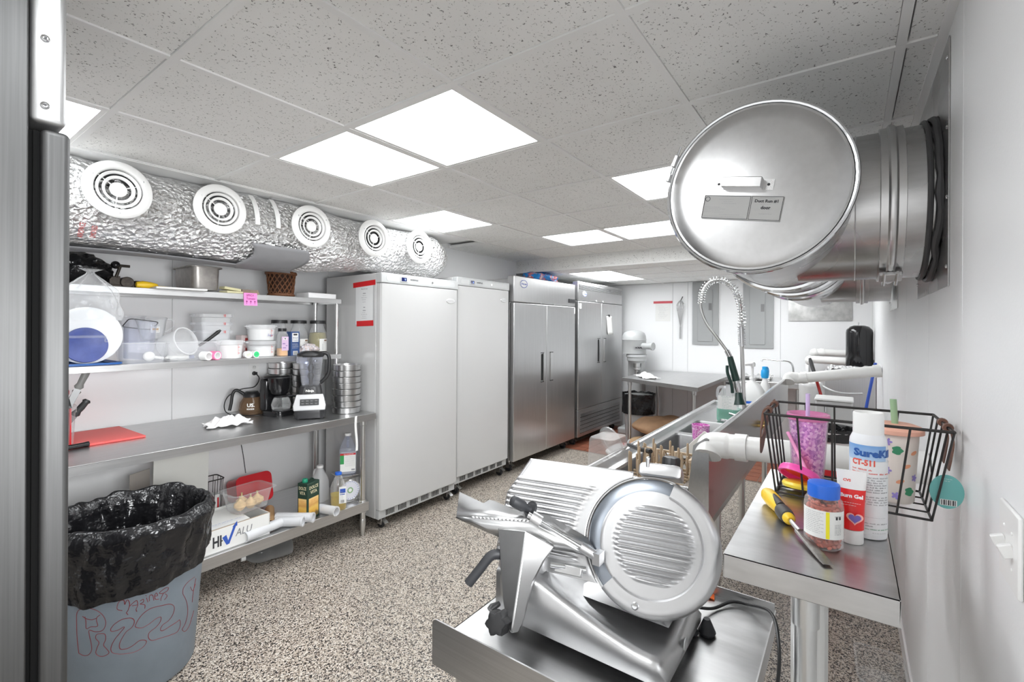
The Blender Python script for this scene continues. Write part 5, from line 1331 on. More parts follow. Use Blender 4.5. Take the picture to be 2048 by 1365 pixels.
# flour sacks on the quarry tiles
KRAFT = mat('brown kraft paper', (.36, .215, .12), .75, var=.1, vscale=12, bump=.6, bscale=14, bdist=.01)
KRAFT2 = mat('tan kraft paper', (.52, .35, .20), .75, var=.08, vscale=12, bump=.5, bscale=14, bdist=.01)
def sack(name, label, loc, sx, sy, h, mt, seed, rz, txt=None, tmt=None):
    def fn(u, v):
        a, b = 2 * PI * u, PI * (v - .5) * .999
        c, s = math.cos(a), math.sin(a); e = .55
        f = lambda k: math.copysign(abs(k) ** e, k)
        cb = abs(math.cos(b)) ** .6
        p = V((sx / 2 * f(c) * cb, sy / 2 * f(s) * cb, h / 2 * math.sin(b)))
        k = NZ.noise(V((p.x * 6, p.y * 6, seed + p.z * 5)))
        p.z = p.z * (1 + .25 * k) * (1 - .35 * (abs(p.x) / (sx / 2)) ** 4)
        p.x *= 1 + .04 * k; p.y *= 1 + .06 * k
        return V((p.x, p.y, max(0, p.z + h / 2)))
    t = thing(name, label, 'sack', loc, rz)
    obj('sack_body', M().grid(fn, 56, 28, True), mt, t)
    if txt:
        for k, s in enumerate(txt):
            m = text_m(s, .11, width=min(sx * .6, .07 * len(s)), bold=.002)
            m.map(lambda p: (p.x, p.y - .12 * k + .06, h * .985 + .004)); 
            def proj(p):
                q = V(p); q.z = h * (.5 + .5 * (1 - (abs(q.x) / (sx / 2)) ** 2 * .12 - (abs(q.y) / (sy / 2)) ** 2 * .25)) + .012; return q
            m.map(proj); obj('lettering', m, tmt, t)
    return t
sack('flour_sack', 'tan paper sack with dark print, lower one under the brown sack', (5.92, 2.00, .012), .74, .44, .19, KRAFT2, 3, -.55, ('FLOUR', 'BREAD'), mat('sack print', (.08, .07, .05), .7))
sack('flour_sack', 'plain brown paper sack lying on top of the tan one', (6.08, 1.97, .195), .80, .46, .23, KRAFT, 11, -.55)
solo('round_label', M().lathe([(0, .002), (.045, .002)], n=20).xf(frame((5.76, 1.78, .33), (.8, -.4, 0), (.2, .2, 1))), mat('dark blue sticker', (.05, .07, .14), .6), 'dark round sticker on the end of the brown sack', 'sticker', (5.76, 1.78, .33), world=True)
WSK = mat('white woven sack', (.74, .73, .72), .6, bump=.6, bscale=16, bdist=.01)
sack('flour_sack', 'white sack with red lettering lying on the red tiles', (5.42, 2.10, .012), .66, .44, .16, WSK, 21, -.5, ('XXXX', 'SUGAR'), RINK)
t = thing('clear_tub', 'small clear tub with a blue handle on the floor under the far table', 'tub', (6.05, 1.52, .011))
obj('tub_wall', rtub([(.26, .18, .03, 0), (.30, .22, .035, .30), (.32, .24, .04, .31)], 5), CLEAR, t); obj('handle', M().tube([(-.05, -.125, .28), (0, -.15, .25), (.05, -.125, .28)], .008, 8), BLUE, t)
# notices and panels on the back wall
t = thing('wall_notice', 'printed notice with a red top band on the back wall', 'notice', (7.146, 2.32, 1.68), world=True)
fr = frame((7.1445, 2.32, 1.83), (0, -1, 0), (0, 0, 1))
obj('sheet', patch(fr, -.115, .115, -.15, .125), PAPER, t); obj('red_band', patch(fr, -.145, .145, .125, .16), mat('dull red tape', (.55, .06, .08), .5), t)
obj('printed_lines', lines(fr, [(-.085, .0, .10, .004)] + [(-.08 + random.uniform(0, .03), .02 + random.uniform(0, .07), .075 - .016 * k, .004) for k in range(12)]), INKG, t)
t = thing('whisk', 'large wire whisk hanging head up on the back wall', 'whisk', (7.12, 2.05, 1.42), world=True)
obj('handle', M().cyl((7.12, 2.05, 1.42), (7.12, 2.05, 1.60), .011, n=12), STEEL, t)
for k in range(7):
    a = PI * k / 7; c, s = math.cos(a) * .055, math.sin(a) * .022
    obj('wire_loop', M().tube(spline([(7.12, 2.05, 1.58), (7.12 + s * .5, 2.05 + c * .45, 1.72), (7.12 + s, 2.05 + c, 1.90), (7.12 + s * .6, 2.05 + c * .6, 1.97), (7.12, 2.05, 1.99), (7.12 - s * .6, 2.05 - c * .6, 1.97), (7.12 - s, 2.05 - c, 1.90), (7.12 - s * .5, 2.05 - c * .45, 1.72), (7.12, 2.05, 1.58)], 4), .0022, 5), STEEL, t)
obj('hook', M().cyl((7.12, 2.05, 1.98), (7.13, 2.02, 2.05), .006, n=8), BLACK, t)
def epanel(label, y0, y1, z0, z1, dy0, dy1):
    t = thing('electrical_panel', label, 'electrical panel', (7.146, (y0 + y1) / 2, z0), world=True)
    obj('cover', M().box(7.128, 7.1435, y1, y0, z0, z1), PANELGREY, t, bevel=.002)
    d = obj('panel_door', M().box(7.118, 7.127, dy1, dy0, z0 + .05, z1 - .12), PANELGREY, t, bevel=.002)
    obj('latch', M().box(7.110, 7.117, dy1 + .01, dy1 + .05, z0 + .50, z0 + .60), mat('latch grey', (.2, .2, .2), .4), d)
epanel('grey electrical panel on the back wall beside the whisk', 1.88, 1.52, 1.34, 2.255, 1.80, 1.60)
epanel('grey electrical panel on the back wall behind the sprayer post', 1.20, .83, 1.31, 2.255, 1.12, .93)
solo('cover_plate', M().box(7.132, 7.1435, -.02, .66, 1.68, 2.10), GALV, 'plain galvanised plate on the back wall below the round duct', 'plate', (7.138, .3, 1.68), world=True)
# ------------------------------------------------------------------ three bowl sink along the right
SX0, SX1, SYF, SYB = 2.05, 4.70, 1.035, .555
BOWLS = [(2.11, 2.67), (2.735, 3.205), (3.265, 3.75)]
sk = thing('sink', 'long stainless three bowl sink with a tall backsplash', 'sink', (3.3, .78, 0), world=True)
SINKS = steel('sink steel', .58, .24, (8, 120, 120), .08, .03, .1)
BOWLST = steel('dull sink bowl steel with dark reflections', .34, .36, (60, 60, 60), .06, blotch=.15)  # the dark surroundings mirrored in the bowls are put into this colour
m = M(); z0, z1 = .868, .872
m.box(SX0, SX1, .95, SYF - .02, z0, z1).box(SX0, SX1, SYB, .605, z0, z1)
xs_ = [SX0] + [v for b in BOWLS for v in b] + [SX1]
for a, b in ((0, 1), (2, 3), (4, 5), (6, 7)): m.box(xs_[a], xs_[b], .605, .95, z0, z1)
obj('deck', m, SINKS, sk)
for k, (a, b) in enumerate(BOWLS):
    mm = M(); lv = [(b - a, .345, .03, .872), (b - a - .012, .333, .035, .862), (b - a - .02, .325, .04, .60), (b - a - .07, .275, .05, .575)]
    rings = [[V(((a + b) / 2 + x, .7775 + y, z)) for x, y in rrect(w, d, r, 5)] for w, d, r, z in lv]
    mm.ring(rings, True, False).poly(rings[-1]); obj('bowl', mm, BOWLST, sk)
    obj('drain', M().lathe([(0, .005), (.03, .005), (.045, .003), (.048, 0)], ((a + b) / 2, .78, .5765), n=24), CHROME, sk)
# rolled front rail and ends
prof = [(SYF - .022, .870), (SYF - .022, .897), (SYF - .012, .905), (SYF, .906), (SYF + .012, .90), (SYF + .015, .885), (SYF + .008, .874), (SYF + .004, .83), (SYF, .83), (SYF, .868)]
obj('front_rail', M().ring([[V((x, y, z)) for y, z in prof] for x in (SX0, SX1)]), SINKS, sk)
obj('end_rail', M().box(SX0, SX0 + .02, SYB, SYF, .83, .902), SINKS, sk, bevel=.006)
obj('end_rail', M().box(SX1 - .02, SX1, SYB, SYF, .83, .902), SINKS, sk, bevel=.006)
# backsplash: hollow, seen from behind
bp = [(.472, .77), (.472, 1.115), (.478, 1.122), (.486, 1.122), (.534, 1.085), (.553, .90), (.555, .872), (.551, .872), (.53, 1.08), (.484, 1.116), (.476, 1.112), (.476, .77)]
obj('backsplash', M().ring([[V((x, y, z)) for y, z in bp] for x in (SX0, 5.10)]), SINKS, sk)
obj('backsplash_end', M().prism([(SX0 - .002, .471, .60), (SX0 - .002, .471, 1.120), (SX0 - .002, .486, 1.122), (SX0 - .002, .534, 1.085), (SX0 - .002, .555, .87), (SX0 - .002, .555, .60)], (.003, 0, 0)), SINKS, sk)
for x in (2.16, 2.80, 3.55, 4.6):
    for y in (.60, .98):
        obj('leg', M().cyl((x, y, .02), (x, y, .868 if y > .9 or x > 4 else .58), .0205, n=16), TUBE_ST, sk)
        obj('foot', M().lathe([(0, 0), (.012, 0), (.022, .06), (.022, .09)], (x, y, 0), n=16), TUBE_ST, sk)
obj('rear_apron', M().box(SX0, SX1, .552, .556, .60, .868), SINKS, sk)
for x in (3.34, 3.46): obj('supply_valve', M().cyl((x, .552, .96), (x, .43, .96), .010, n=12).cyl((x, .455, .96), (x, .445, .96), .019, n=8), BRASS, sk)
# pre rinse sprayer
pf = thing('rinse_sprayer', 'tall pre-rinse sprayer with spring neck hanging over the sink', 'faucet', (3.40, .575, .90), world=True)
PX = 3.40
obj('post', M().cyl((PX, .556, .88), (PX, .580, 1.47), .0125, n=20), TUBE_ST, pf)
obj('valve_body', M().cyl((PX - .11, .535, .965), (PX + .11, .535, .965), .022, n=18).cyl((PX, .535, .94), (PX, .562, 1.06), .022, n=18), CHROME, pf)
for s in (-1, 1):
    obj('flange', M().cyl((PX + s * .10, .545, .965), (PX + s * .10, .52, .965), .034, n=20), CHROME, pf)
    obj('lever', M().cyl((PX + s * .10, .55, .965), (PX + s * .10, .60, .972), .016, n=14).cyl((PX + s * .10, .60, .975), (PX + s * .14, .68, .985), .007, n=10), CHROME, pf)
m = M()
for k in range(9): m.lathe([(.016, -.003), (.023, -.003), (.023, .004), (.016, .004), (.016, -.003)], (PX, .579 + .0005 * k, 1.475 + .012 * k), n=20)
m.cyl((PX, .578, 1.46), (PX, .584, 1.59), .016, n=16); o = obj('neck_spring', m, CHROME, pf); o['kind'] = 'stuff'
arc = spline([(PX, .584, 1.58), (PX, .580, 1.66), (PX, .592, 1.75), (PX, .63, 1.85), (PX, .70, 1.907), (PX, .775, 1.90), (PX, .825, 1.84), (PX, .838, 1.75)], 10)
obj('hose', M().tube(spline([(PX, .584, 1.58), (PX, .592, 1.75), (PX, .63, 1.85), (PX, .70, 1.907), (PX, .775, 1.90), (PX, .825, 1.84), (PX, .840, 1.73), (PX, .805, 1.62), (PX, .735, 1.52), (PX, .665, 1.42)], 8), .0095, 12), TUBE_ST, pf)
# the coil spring round the hose
L = [0]
for p, q in zip(arc[:-1], arc[1:]): L.append(L[-1] + (q - p).length)
turns = 34; cpts = []
for k in range(turns * 12 + 1):
    s = L[-1] * (k / (turns * 12)) ** .92
    i = max(0, min(len(arc) - 2, next((j for j in range(len(L) - 1) if L[j + 1] >= s), len(arc) - 2)))
    f = (s - L[i]) / max(1e-6, L[i + 1] - L[i]); p = arc[i].lerp(arc[i + 1], f); t = (arc[i + 1] - arc[i]).normalized()
    a = V((1, 0, 0)); b = t.cross(a)
    w = 2 * PI * k / 12
    cpts.append(p + (a * math.cos(w) + b * math.sin(w)) * .0235)
obj('coil_spring', M().tube(cpts, .0028, 5), CHROME, pf)
GRN = mat('dark green grip', (.012, .035, .028), .3)
obj('hose_nut', M().cyl((PX, .672, 1.43), (PX, .650, 1.385), .016, n=14), CHROME, pf)
obj('spray_grip', M().tube([(PX, .652, 1.39), (PX, .64, 1.34), (PX, .622, 1.27), (PX, .612, 1.23)], [.018, .021, .022, .024], 16), GRN, pf)
obj('spray_body', M().tube([(PX, .612, 1.23), (PX, .604, 1.19), (PX, .596, 1.14)], [.018, .02, .015], 14), CHROME, pf)
obj('spray_lever', M().tube(spline([(PX - .02, .665, 1.33), (PX - .03, .66, 1.28), (PX - .022, .638, 1.21), (PX - .018, .632, 1.15)], 5), .010, 8), GRN, pf)
obj('spray_nozzle', M().tube([(PX, .598, 1.15), (PX - .01, .592, 1.11), (PX - .016, .588, 1.075)], [.020, .026, .036], 18), GRN, pf)
obj('hook', M().tube(spline([(PX, .570, 1.10), (PX - .02, .585, 1.10), (PX - .03, .592, 1.095)], 4), .005, 8), CHROME, pf)
# dish rack with pegs standing over the left bowl
rk = thing('peg_rack', 'tan plastic dish rack with upright pegs on the left sink bowl', 'rack', (2.22, .72, .578), world=True)
RX0, RX1, RY0, RY1, RZ = 2.12, 2.42, .615, .885, .857
zz = RZ
for a, b in (((RX1, RY0), (RX1, RY1)), ((RX1, RY0), (RX1 - .12, RY0))):
    a, b = V((*a, 0)), V((*b, 0))
    for z in (zz + .006, zz + .088): obj('rail', M().bx((a + b) / 2 + V((0, 0, z)), ((b - a).length + .01, .012, .012), Rz(math.atan2((b - a).y, (b - a).x))), TAN, rk)
    n = 7; d = (b - a) / n
    for k in range(n):
        for s in (0, 1):
            p, q = a + d * (k + s) + V((0, 0, zz + .01)), a + d * (k + 1 - s) + V((0, 0, zz + .084)); c = (p + q) / 2; L_ = (q - p).length
            R = (q - p).normalized().to_track_quat('X', 'Z').to_matrix(); obj('lattice_bar', M().bx(c, (L_, .006, .006), R), TAN, rk)
for i in range(7): obj('floor_bar', M().box(RX0 + .02 + .046 * i, RX0 + .028 + .046 * i, RY0, RY1, zz, zz + .008), TAN, rk)
for x in (RX0 + .04, RX1 - .04):
    for y in (RY0 + .04, RY1 - .04): obj('leg', M().cyl((x, y, .578), (x, y, zz + .006), .009, n=10), TAN, rk)
peg = mesh_of('peg', M().lathe([(.0062, 0), (.0058, .085), (.0042, .09), (0, .09)], n=8).bx((0, 0, .042), (.0145, .004, .075)), TAN)
for i in range(6):
    for j in range(6):
        o = piece('peg', peg, rk, (RX0 + .03 + .05 * i - 2.22, RY0 + .025 + .043 * j - .72 + .012 * (i % 2), zz + .008 - .578)); o.scale = (1, 1, 1.0 + .19 * ((i * 3 + j * 2) % 4))
# upside-down clear bin and its lid on the sink corner
t = thing('clear_bin', 'cloudy clear food bin upside down at the near sink corner', 'bin', (2.13, .955, .908), -.05)
obj('bin_wall', rtub([(.19, .15, .025, 0), (.185, .145, .025, .006), (.175, .135, .028, .13), (.168, .128, .03, .142)], 5, (False, True)), mat('scuffed clear plastic', (.52, .50, .48), .25, alpha=.30), t)
solo('round_cover', M().lathe([(0, -.002), (.062, -.002), (.070, .004), (.080, .004), (.083, -.006), (.079, -.006), (.077, 0), (.066, 0), (0, .002)], (0, 0, .083), Ry(1.25), 40), CLEAR, 'round clear lid leaning behind the upside-down bin', 'lid', (2.27, 1.0, .907), -.45)
# pizza cutter style tools lying in the sink
t = thing('rocker_blade', 'large white plastic blade standing in the sink beside the pink tumbler', 'blade', (2.58, .70, .72), world=True)
obj('blade', M().prism([(2.60, .800, .885), (2.60, .715, .938), (2.60, .622, 1.036), (2.60, .598, 1.020), (2.60, .65, .93), (2.60, .70, .87), (2.60, .76, .84)], (.010, 0, 0)), mat('off white plastic', (.74, .72, .68), .5), t, bevel=.002)
obj('tang', M().prism([(2.60, .77, .578), (2.60, .69, .578), (2.60, .69, .885), (2.60, .77, .86)], (.010, 0, 0)), bpy.data.materials['off white plastic'], t)
t = thing('serving_ladle', 'black handled tool resting on the front sink rail and the peg rack', 'tool', (2.40, .93, .905), world=True)
obj('handle', M().tube(spline([(2.50, 1.0, .925), (2.44, .955, .938), (2.34, .875, .955), (2.22, .775, .985)], 6), [.009] * 3 + [.012] * 15 + [.010], 12), BLACK, t)
obj('ferrule', M().tube([(2.50, 1.0, .925), (2.56, 1.03, .915), (2.66, 1.06, .913)], [.009, .007, .005], 10), STEEL, t)
solo('pink_tumbler', M().lathe([(0, 0), (.034, 0), (.036, .006), (.047, .175), (.043, .175), (.032, .01), (0, .008)], (0, 0, 0), None, 32), GLITTER_P, 'pink glitter tumbler standing on the sink divider behind the white pipe elbow', 'tumbler', (2.702, .665, .8725))
# chemical bottles on the right deck
DK = .8725
t = jug('green_soap_jug', 'clear jug a third full of green liquid beside the sprayer', 'jug', (3.86, .745, DK), .13, .165, .30, BLACK, CLOUDY_L, 0, .095, mat('green liquid', (.02, .34, .20), .2))
fr = frame((-.0665, 0, 0), (0, -1, 0), (0, 0, 1)); lb = obj('label', patch(fr, -.065, .065, .10, .20), PAPER, t); obj('label_print', lines(fr, [(-.036, .01 + .02 * (k % 2), .185 - .012 * k, .004) for k in range(8)] + [(-.042, .042, .195, .005)], lift=.0009), mat('grey green print', (.18, .3, .28), .6), lb)
t = jug('white_pump_jug', 'white jug with a pump top and blue band on the sink deck', 'jug', (4.35, .66, DK), .13, .19, .30, WHT, WHT, 0)
fr = frame((-.0665, 0, 0), (0, -1, 0), (0, 0, 1)); obj('blue_band', patch(fr, -.05, .05, .085, .105), BLUE, t); obj('label', patch(fr, -.05, .05, .02, .085), PAPER, t)
obj('pump_stem', M().cyl((0, 0, .30), (0, 0, .41), .010, n=12).lathe([(0, .39), (.022, .39), (.024, .41), (.018, .425), (0, .425)], n=18).bx((-.055, .02, .408), (.14, .02, .016), Rz(-.35)), WHT, t)
t = thing('blue_spray_bottle', 'bright blue capped bottle behind the white pump jug', 'bottle', (4.60, .60, DK), 0)
BLC = mat('sky blue plastic', (.01, .36, .78), .35)
obj('bottle', rtub([(.09, .07, .025, 0), (.095, .075, .03, .01), (.095, .075, .03, .2), (.04, .04, .018, .26), (.035, .035, .017, .28)], 5), WHT, t)
obj('trigger_head', M().lathe([(0, .275), (.028, .275), (.032, .30), (.03, .34), (.022, .35), (.022, .375), (0, .378)], n=20).bx((.04, -.01, .33), (.07, .03, .05), Ry(.5)), BLC, t, bevel=.003)

# ------------------------------------------------------------------ white pipes from sink to wall
def brace(label, x, z0, z1, y0, r, elbow=True, rot=0):
    t = thing('pvc_pipe', label, 'pipe', (x, YR + .02, z1), world=True, group='white pipes braced to the right wall')
    a, b = V((x, y0 - .10, z0)), V((x, YR + .004, z1)); d = (b - a).normalized()
    obj('pipe', M().cyl(a, b, r, n=36), PVC, t)
    obj('coupling', M().cyl(a - d * .01, a + d * .035, r * 1.16, n=36), PVC, t)
    obj('wall_flange', M().cyl(b - d * .055, b, r * 1.16, n=36), PVC, t)
    if elbow:
        pts = spline([a, a - d * .04, V((x - .005, y0 - .005, z0 - .004)), V((x - .015, y0 + .008, z0 - .02)), V((x - .035, y0 + .01, z0 - .045))], 6)
        obj('elbow', M().tube(pts, [r * 1.05] * 6 + [r * 1.12] * 8 + [r * 1.12] * (len(pts) - 14), 32), PVC, t)
    return t
brace('nearest thick white pipe from the sink backsplash corner to the right wall', 2.10, 1.092, 1.112, .47, .047)
brace('white pipe sloping up from the far sink backsplash corner to the right wall', 4.98, 1.135, 1.232, .445, .046)
t = thing('pvc_pipe', 'lower of two far white pipes near the black tank', 'pipe', (6.62, .1, 1.20), world=True, group='far white pipes')
obj('pipe', M().cyl((6.62, .36, 1.215), (6.62, YR + .002, 1.19), .044, n=28), PVC, t); obj('elbow', M().sph((6.62, .385, 1.205), .056, 20), PVC, t)
t = thing('pvc_pipe', 'upper of two far white pipes near the black tank', 'pipe', (6.85, .1, 1.27), world=True, group='far white pipes')
obj('pipe', M().cyl((6.85, .33, 1.292), (6.85, YR + .002, 1.28), .042, n=28), PVC, t); obj('elbow', M().sph((6.85, .35, 1.285), .054, 20), PVC, t); obj('coupling', M().cyl((6.85, .30, 1.29), (6.85, .25, 1.29), .05, n=24), PVC, t)
# far corner equipment
t = thing('hand_sink', 'small far stainless sink with a chrome faucet near the back wall', 'sink', (6.75, .62, .7), world=True)
obj('backsplash', M().prism([(6.60, .40, .90), (6.60, .40, 1.12), (6.66, .40, 1.20), (7.0, .40, 1.20), (7.0, .40, .90)], (0, .03, 0)), STEEL_H, t)
obj('basin', M().box(6.45, 7.10, .43, 1.25, .86, .93), STEEL_H, t, bevel=.006)
for x, y in ((6.5, .5), (6.5, 1.2), (7.05, .5), (7.05, 1.2)): obj('leg', M().cyl((x, y, 0.012), (x, y, .862), .02, n=14), TUBE_ST, t)
obj('faucet', M().tube(spline([(6.62, .56, .93), (6.62, .56, 1.10), (6.62, .60, 1.17), (6.60, .75, 1.185), (6.58, .88, 1.195), (6.57, .89, 1.17)], 5), .011, 10), CHROME, t)
def pile_pt(u, v):
    x, y = 6.52 + .4 * u, .80 + .36 * v; return V((x, y, .935 + .06 * max(0, .35 + NZ.noise(V((x * 18, y * 18, 3))))))
solo('crumpled_foil', M().grid(pile_pt, 40, 36), FOIL, 'pile of crumpled foil on the far small sink', 'foil', (6.7, .95, .93), world=True)
t = thing('pressure_tank', 'glossy black upright tank in the far right corner', 'tank', (6.55, -.09, 0), world=True)
obj('tank', M().lathe([(0, 1.62), (.05, 1.62), (.09, 1.605), (.12, 1.57), (.125, 1.54), (.125, 1.17), (.11, 1.13), (0, 1.12)], (6.55, -.085, 0), n=40), BLACK_GLOSS, t)
obj('stand', M().cyl((6.55, -.085, 0.012), (6.55, -.085, 1.13), .05, n=20), DARK, t); obj('valve', M().cyl((6.55, -.085, 1.62), (6.55, -.085, 1.655), .012, n=10), CHROME, t)
t = thing('steel_cabinet', 'grey brushed steel panel cabinet behind the red mop handle', 'cabinet', (6.0, 0, 0), world=True)
obj('cabinet', M().box(5.98, 6.30, -.215, .215, .012, 1.12), STEEL_V, t, bevel=.004); obj('top_rail', M().box(5.97, 6.31, -.218, .22, 1.12, 1.135), STEEL, t)
obj('foil_wrap', M().grid(lambda u, v: V((6.0 + .28 * u, -.20 + .40 * v, 1.138 + .05 * max(0, .4 + NZ.noise(V((u * 7, v * 9, 2)))))), 30, 34), FOIL, t)
t = thing('water_heater', 'white cylinder tank standing beyond the end of the sink', 'tank', (5.7, .30, 0), world=True)
obj('tank', M().lathe([(0, 1.03), (.09, 1.03), (.105, 1.015), (.11, .99), (.11, .02), (0, .012)], (5.7, .32, 0), n=36), WHITE_GLOSS, t); obj('hose', M().tube(spline([(5.7, .25, 1.03), (5.66, .22, 1.0), (5.6, .12, .96), (5.6, .02, .95), (5.6, -.1, .96)], 6), .010, 8), GREY_TRIM, t)
t = thing('white_appliance', 'white box appliance with a seam standing by the right wall', 'appliance', (4.35, .10, 0), world=True)
obj('body', M().box(4.28, 4.50, -.02, .215, .01, 1.03), WHITE_GLOSS, t, bevel=.012); obj('lid', M().box(4.27, 4.51, -.025, .22, 1.032, 1.05), WHT, t, bevel=.006)
obj('hinge', M().cyl((4.278, .15, .95), (4.278, .15, 1.0), .008, n=8), CHROME, t); obj('seam', M().box(4.277, 4.28, .13, .135, .2, 1.0), GREY_TRIM, t)
t = thing('white_pail', 'white round bin with black liner beside the wall behind the wire basket', 'bin', (3.62, .085, 0))
obj('pail', M().lathe([(0, 0), (.10, 0), (.13, .92), (.135, .935), (.125, .935), (.095, .02), (0, .02)], n=36), WHT, t)
obj('liner', M().grid(lambda u, v: V(((.14 - .03 * v + .012 * NZ.noise(V((math.cos(6.28 * u) * 5, math.sin(6.28 * u) * 5, v * 3)))) * math.cos(2 * PI * u), (.14 - .03 * v + .012 * NZ.noise(V((math.cos(6.28 * u) * 5, math.sin(6.28 * u) * 5, v * 3)))) * math.sin(2 * PI * u), .88 + .075 * math.sin(PI * min(1, v * 1.0)) if v < .6 else .95 - .2 * (v - .6))), 48, 10, True), BAGBLACK, t)
t = thing('red_bin', 'tall red plastic bin with a yellow tag behind the wire basket', 'bin', (3.16, .165, 0))
obj('bin', rtub([(.10, .10, .02, 0), (.14, .15, .025, .5), (.20, .25, .025, .86), (.22, .27, .03, .87), (.22, .27, .03, .895)], 5, (True, True)), REDPLASTIC, t); obj('tag', M().bx((-.109, -.015, .80), (.004, .03, .05)), YELLOW, t)
def mop(label, p0, p1, mt, grip=None):
    p0, p1 = V(p0), V(p1); t = thing('mop_handle', label, 'handle', p0, world=True)
    d = p1 - p0; obj('pole', M().cyl(p0, p0 + d * (.86 if grip else 1), .0125, n=14), mt, t)
    if grip: obj('grip', M().tube([p0 + d * .86, p0 + d * .87, p0 + d * .98, p1], [.013, .016, .016, .010], 14), grip, t)
    obj('head', M().bx(p0 + V((0, 0, .02)), (.06, .20, .04)), DARK, t, bevel=.006)
mop('red mop handle with a dark grip leaning past the white pipe', (4.72, -.075, .0), (5.16, .303, 1.305), mat('red painted pole', (.42, .015, .012), .35), DARK)
mop('blue mop handle leaning behind the spray can', (5.20, .02, .0), (5.42, -.19, 1.27), mat('blue painted pole', (.015, .07, .42), .35))

# ------------------------------------------------------------------ switch on the right wall
t = thing('switch_plate', 'white wall switch plate at the right picture edge', 'switch', (1.105, YR + .001, 1.222), world=True)
obj('cover_plate', M().box(1.048, 1.164, YR + .0005, YR + .007, 1.158, 1.288), WHT, t, bevel=.004)
for x in (1.083, 1.129):
    tg = obj('toggle', M().bx((x, YR + .013, 1.222), (.010, .018, .022), Rx(-.4)), WHT, t, bevel=.002)
    for z in (1.193, 1.251): obj('screw', M().sph((x, YR + .0075, z), (.003, .0015, .003), 8), WHT, t)
# ------------------------------------------------------------------ low stainless stand for the slicer
CX0, CX1, CY0, CY1, CZ = .83, 1.475, .165, .838, .79
ct = thing('slicer_stand', 'stainless equipment stand with upturned edges under the meat slicer', 'stand', (1.15, .50, 0), world=True)
m = M().box(CX0, CX1, CY0, CY1, CZ - .003, CZ)
obj('stand_top', m, STEEL_W, ct)
pts = [(CX0 - .002, y, z) for y, z in ((CY0, .742), (CY0, .856), (CY1 - .012, .856), (CY1 - .004, .852), (CY1, .844), (CY1, .742))]
obj('near_upstand', M().prism(pts, (.004, 0, 0)), STEEL_H, ct)
obj('edge_lip', M().box(CX0, CX1, CY0 - .003, CY0, CZ - .045, CZ + .012), STEEL_H, ct)
obj('edge_lip', M().box(CX1 - .003, CX1, CY0, CY1, CZ - .045, CZ + .03), STEEL_H, ct)
obj('edge_lip', M().box(CX0, CX1, CY1 - .003, CY1, CZ - .045, CZ), STEEL_H, ct)
for x, y in ((.885, .785), (.885, .22), (1.42, .785), (1.42, .22)):
    obj('leg', M().cyl((x, y, .03), (x, y, CZ - .004), .02, n=18), TUBE_ST, ct); obj('foot', M().lathe([(0, 0), (.016, 0), (.021, .04)], (x, y, 0), n=14), BLACK, ct)
obj('lower_shelf', M().box(.87, 1.44, .21, .80, .22, .235), STEEL_H, ct, bevel=.002)

# ------------------------------------------------------------------ meat slicer
SLC = V((1.17029, .40758, 1.03021))
E1 = V((-.19666, .98047, 0)); E2 = V((.44519, .08929, .89097)); EN = V((-.87357, -.17522, .45406))
def P(a, b, c=0): return SLC + E1 * a + E2 * b + EN * c
sl = thing('meat_slicer', 'large aluminium meat slicer with a round ribbed blade cover', 'slicer', (1.14, .52, CZ), world=True)
# base: cross sections along its length
def zf(y): return .866 + .084 * min(1, max(0, (y - .36) / .30)) ** 1.35
rings = []
for i in range(25):
    y = .312 + .452 * i / 24
    f = zf(y); e = min(1, (y - .312) / .02, (.764 - y) / .06 + .35) if True else 1
    e = max(.0, min(1, e)); dz = (1 - e) * .02
    d = f - .012 - .022 * math.exp(-((y - .53) / .12) ** 2)
    sec = [(.990 + .004 * (1 - e), .814), (.984 + .008 * (1 - e), .83), (.986 + .008 * (1 - e), f - .012 - dz), (.992 + .008 * (1 - e), f - .003 - dz), (1.004, f - dz), (1.018, f - .004 - dz), (1.045, d + .004 - dz), (1.09, d - .004 - dz), (1.15, d + .004 - dz), (1.21, f - dz), (1.27, f - dz * 1.5), (1.283, f - .012 - dz), (1.286, .83), (1.28, .814)]
    rings.append([V((x, y, z)) for x, z in sec])
obj('base', M().ring(rings), ALU, sl, ang=50)
for x, y in ((1.02, .36), (1.25, .33), (1.02, .73), (1.25, .73)): obj('foot', M().lathe([(0, CZ + .0005), (.017, CZ + .0005), (.020, CZ + .008), (.012, CZ + .026), (0, CZ + .026)], (x, y, 0), n=18), BLACK_SOFT, sl)
obj('foot', M().lathe([(0, CZ + .0005), (.019, CZ + .0005), (.022, CZ + .008), (.008, CZ + .04), (0, CZ + .04)], (1.275, .296, 0), n=18), BLACK_SOFT, sl)
fr = frame((1.135, .3115, .835), (1, 0, 0), (0, 0, 1)); obj('maker_badge', M().lathe([(0, .002), (.014, .002), (.015, 0)], n=24).xf(fr), GREY_TRIM, sl)
# motor housing behind the blade
obj('motor_housing', M().ring([[P(.105 * math.cos(a) * k, -.02 + .10 * math.sin(a) * k, c) for a in [2 * PI * i / 32 for i in range(32)]] for k, c in ((1.05, -.02), (1.05, -.06), (.9, -.15), (.5, -.19))]), ALU, sl)
obj('neck', M().ring([[V((x, y, .88)) for x, y in ((1.10, .34), (1.10, .60), (1.26, .60), (1.26, .34))], [P(.09, -.06, -.04), P(-.09, -.06, -.04), P(-.09, -.06, -.12), P(.09, -.06, -.12)][::-1]]), ALU, sl)
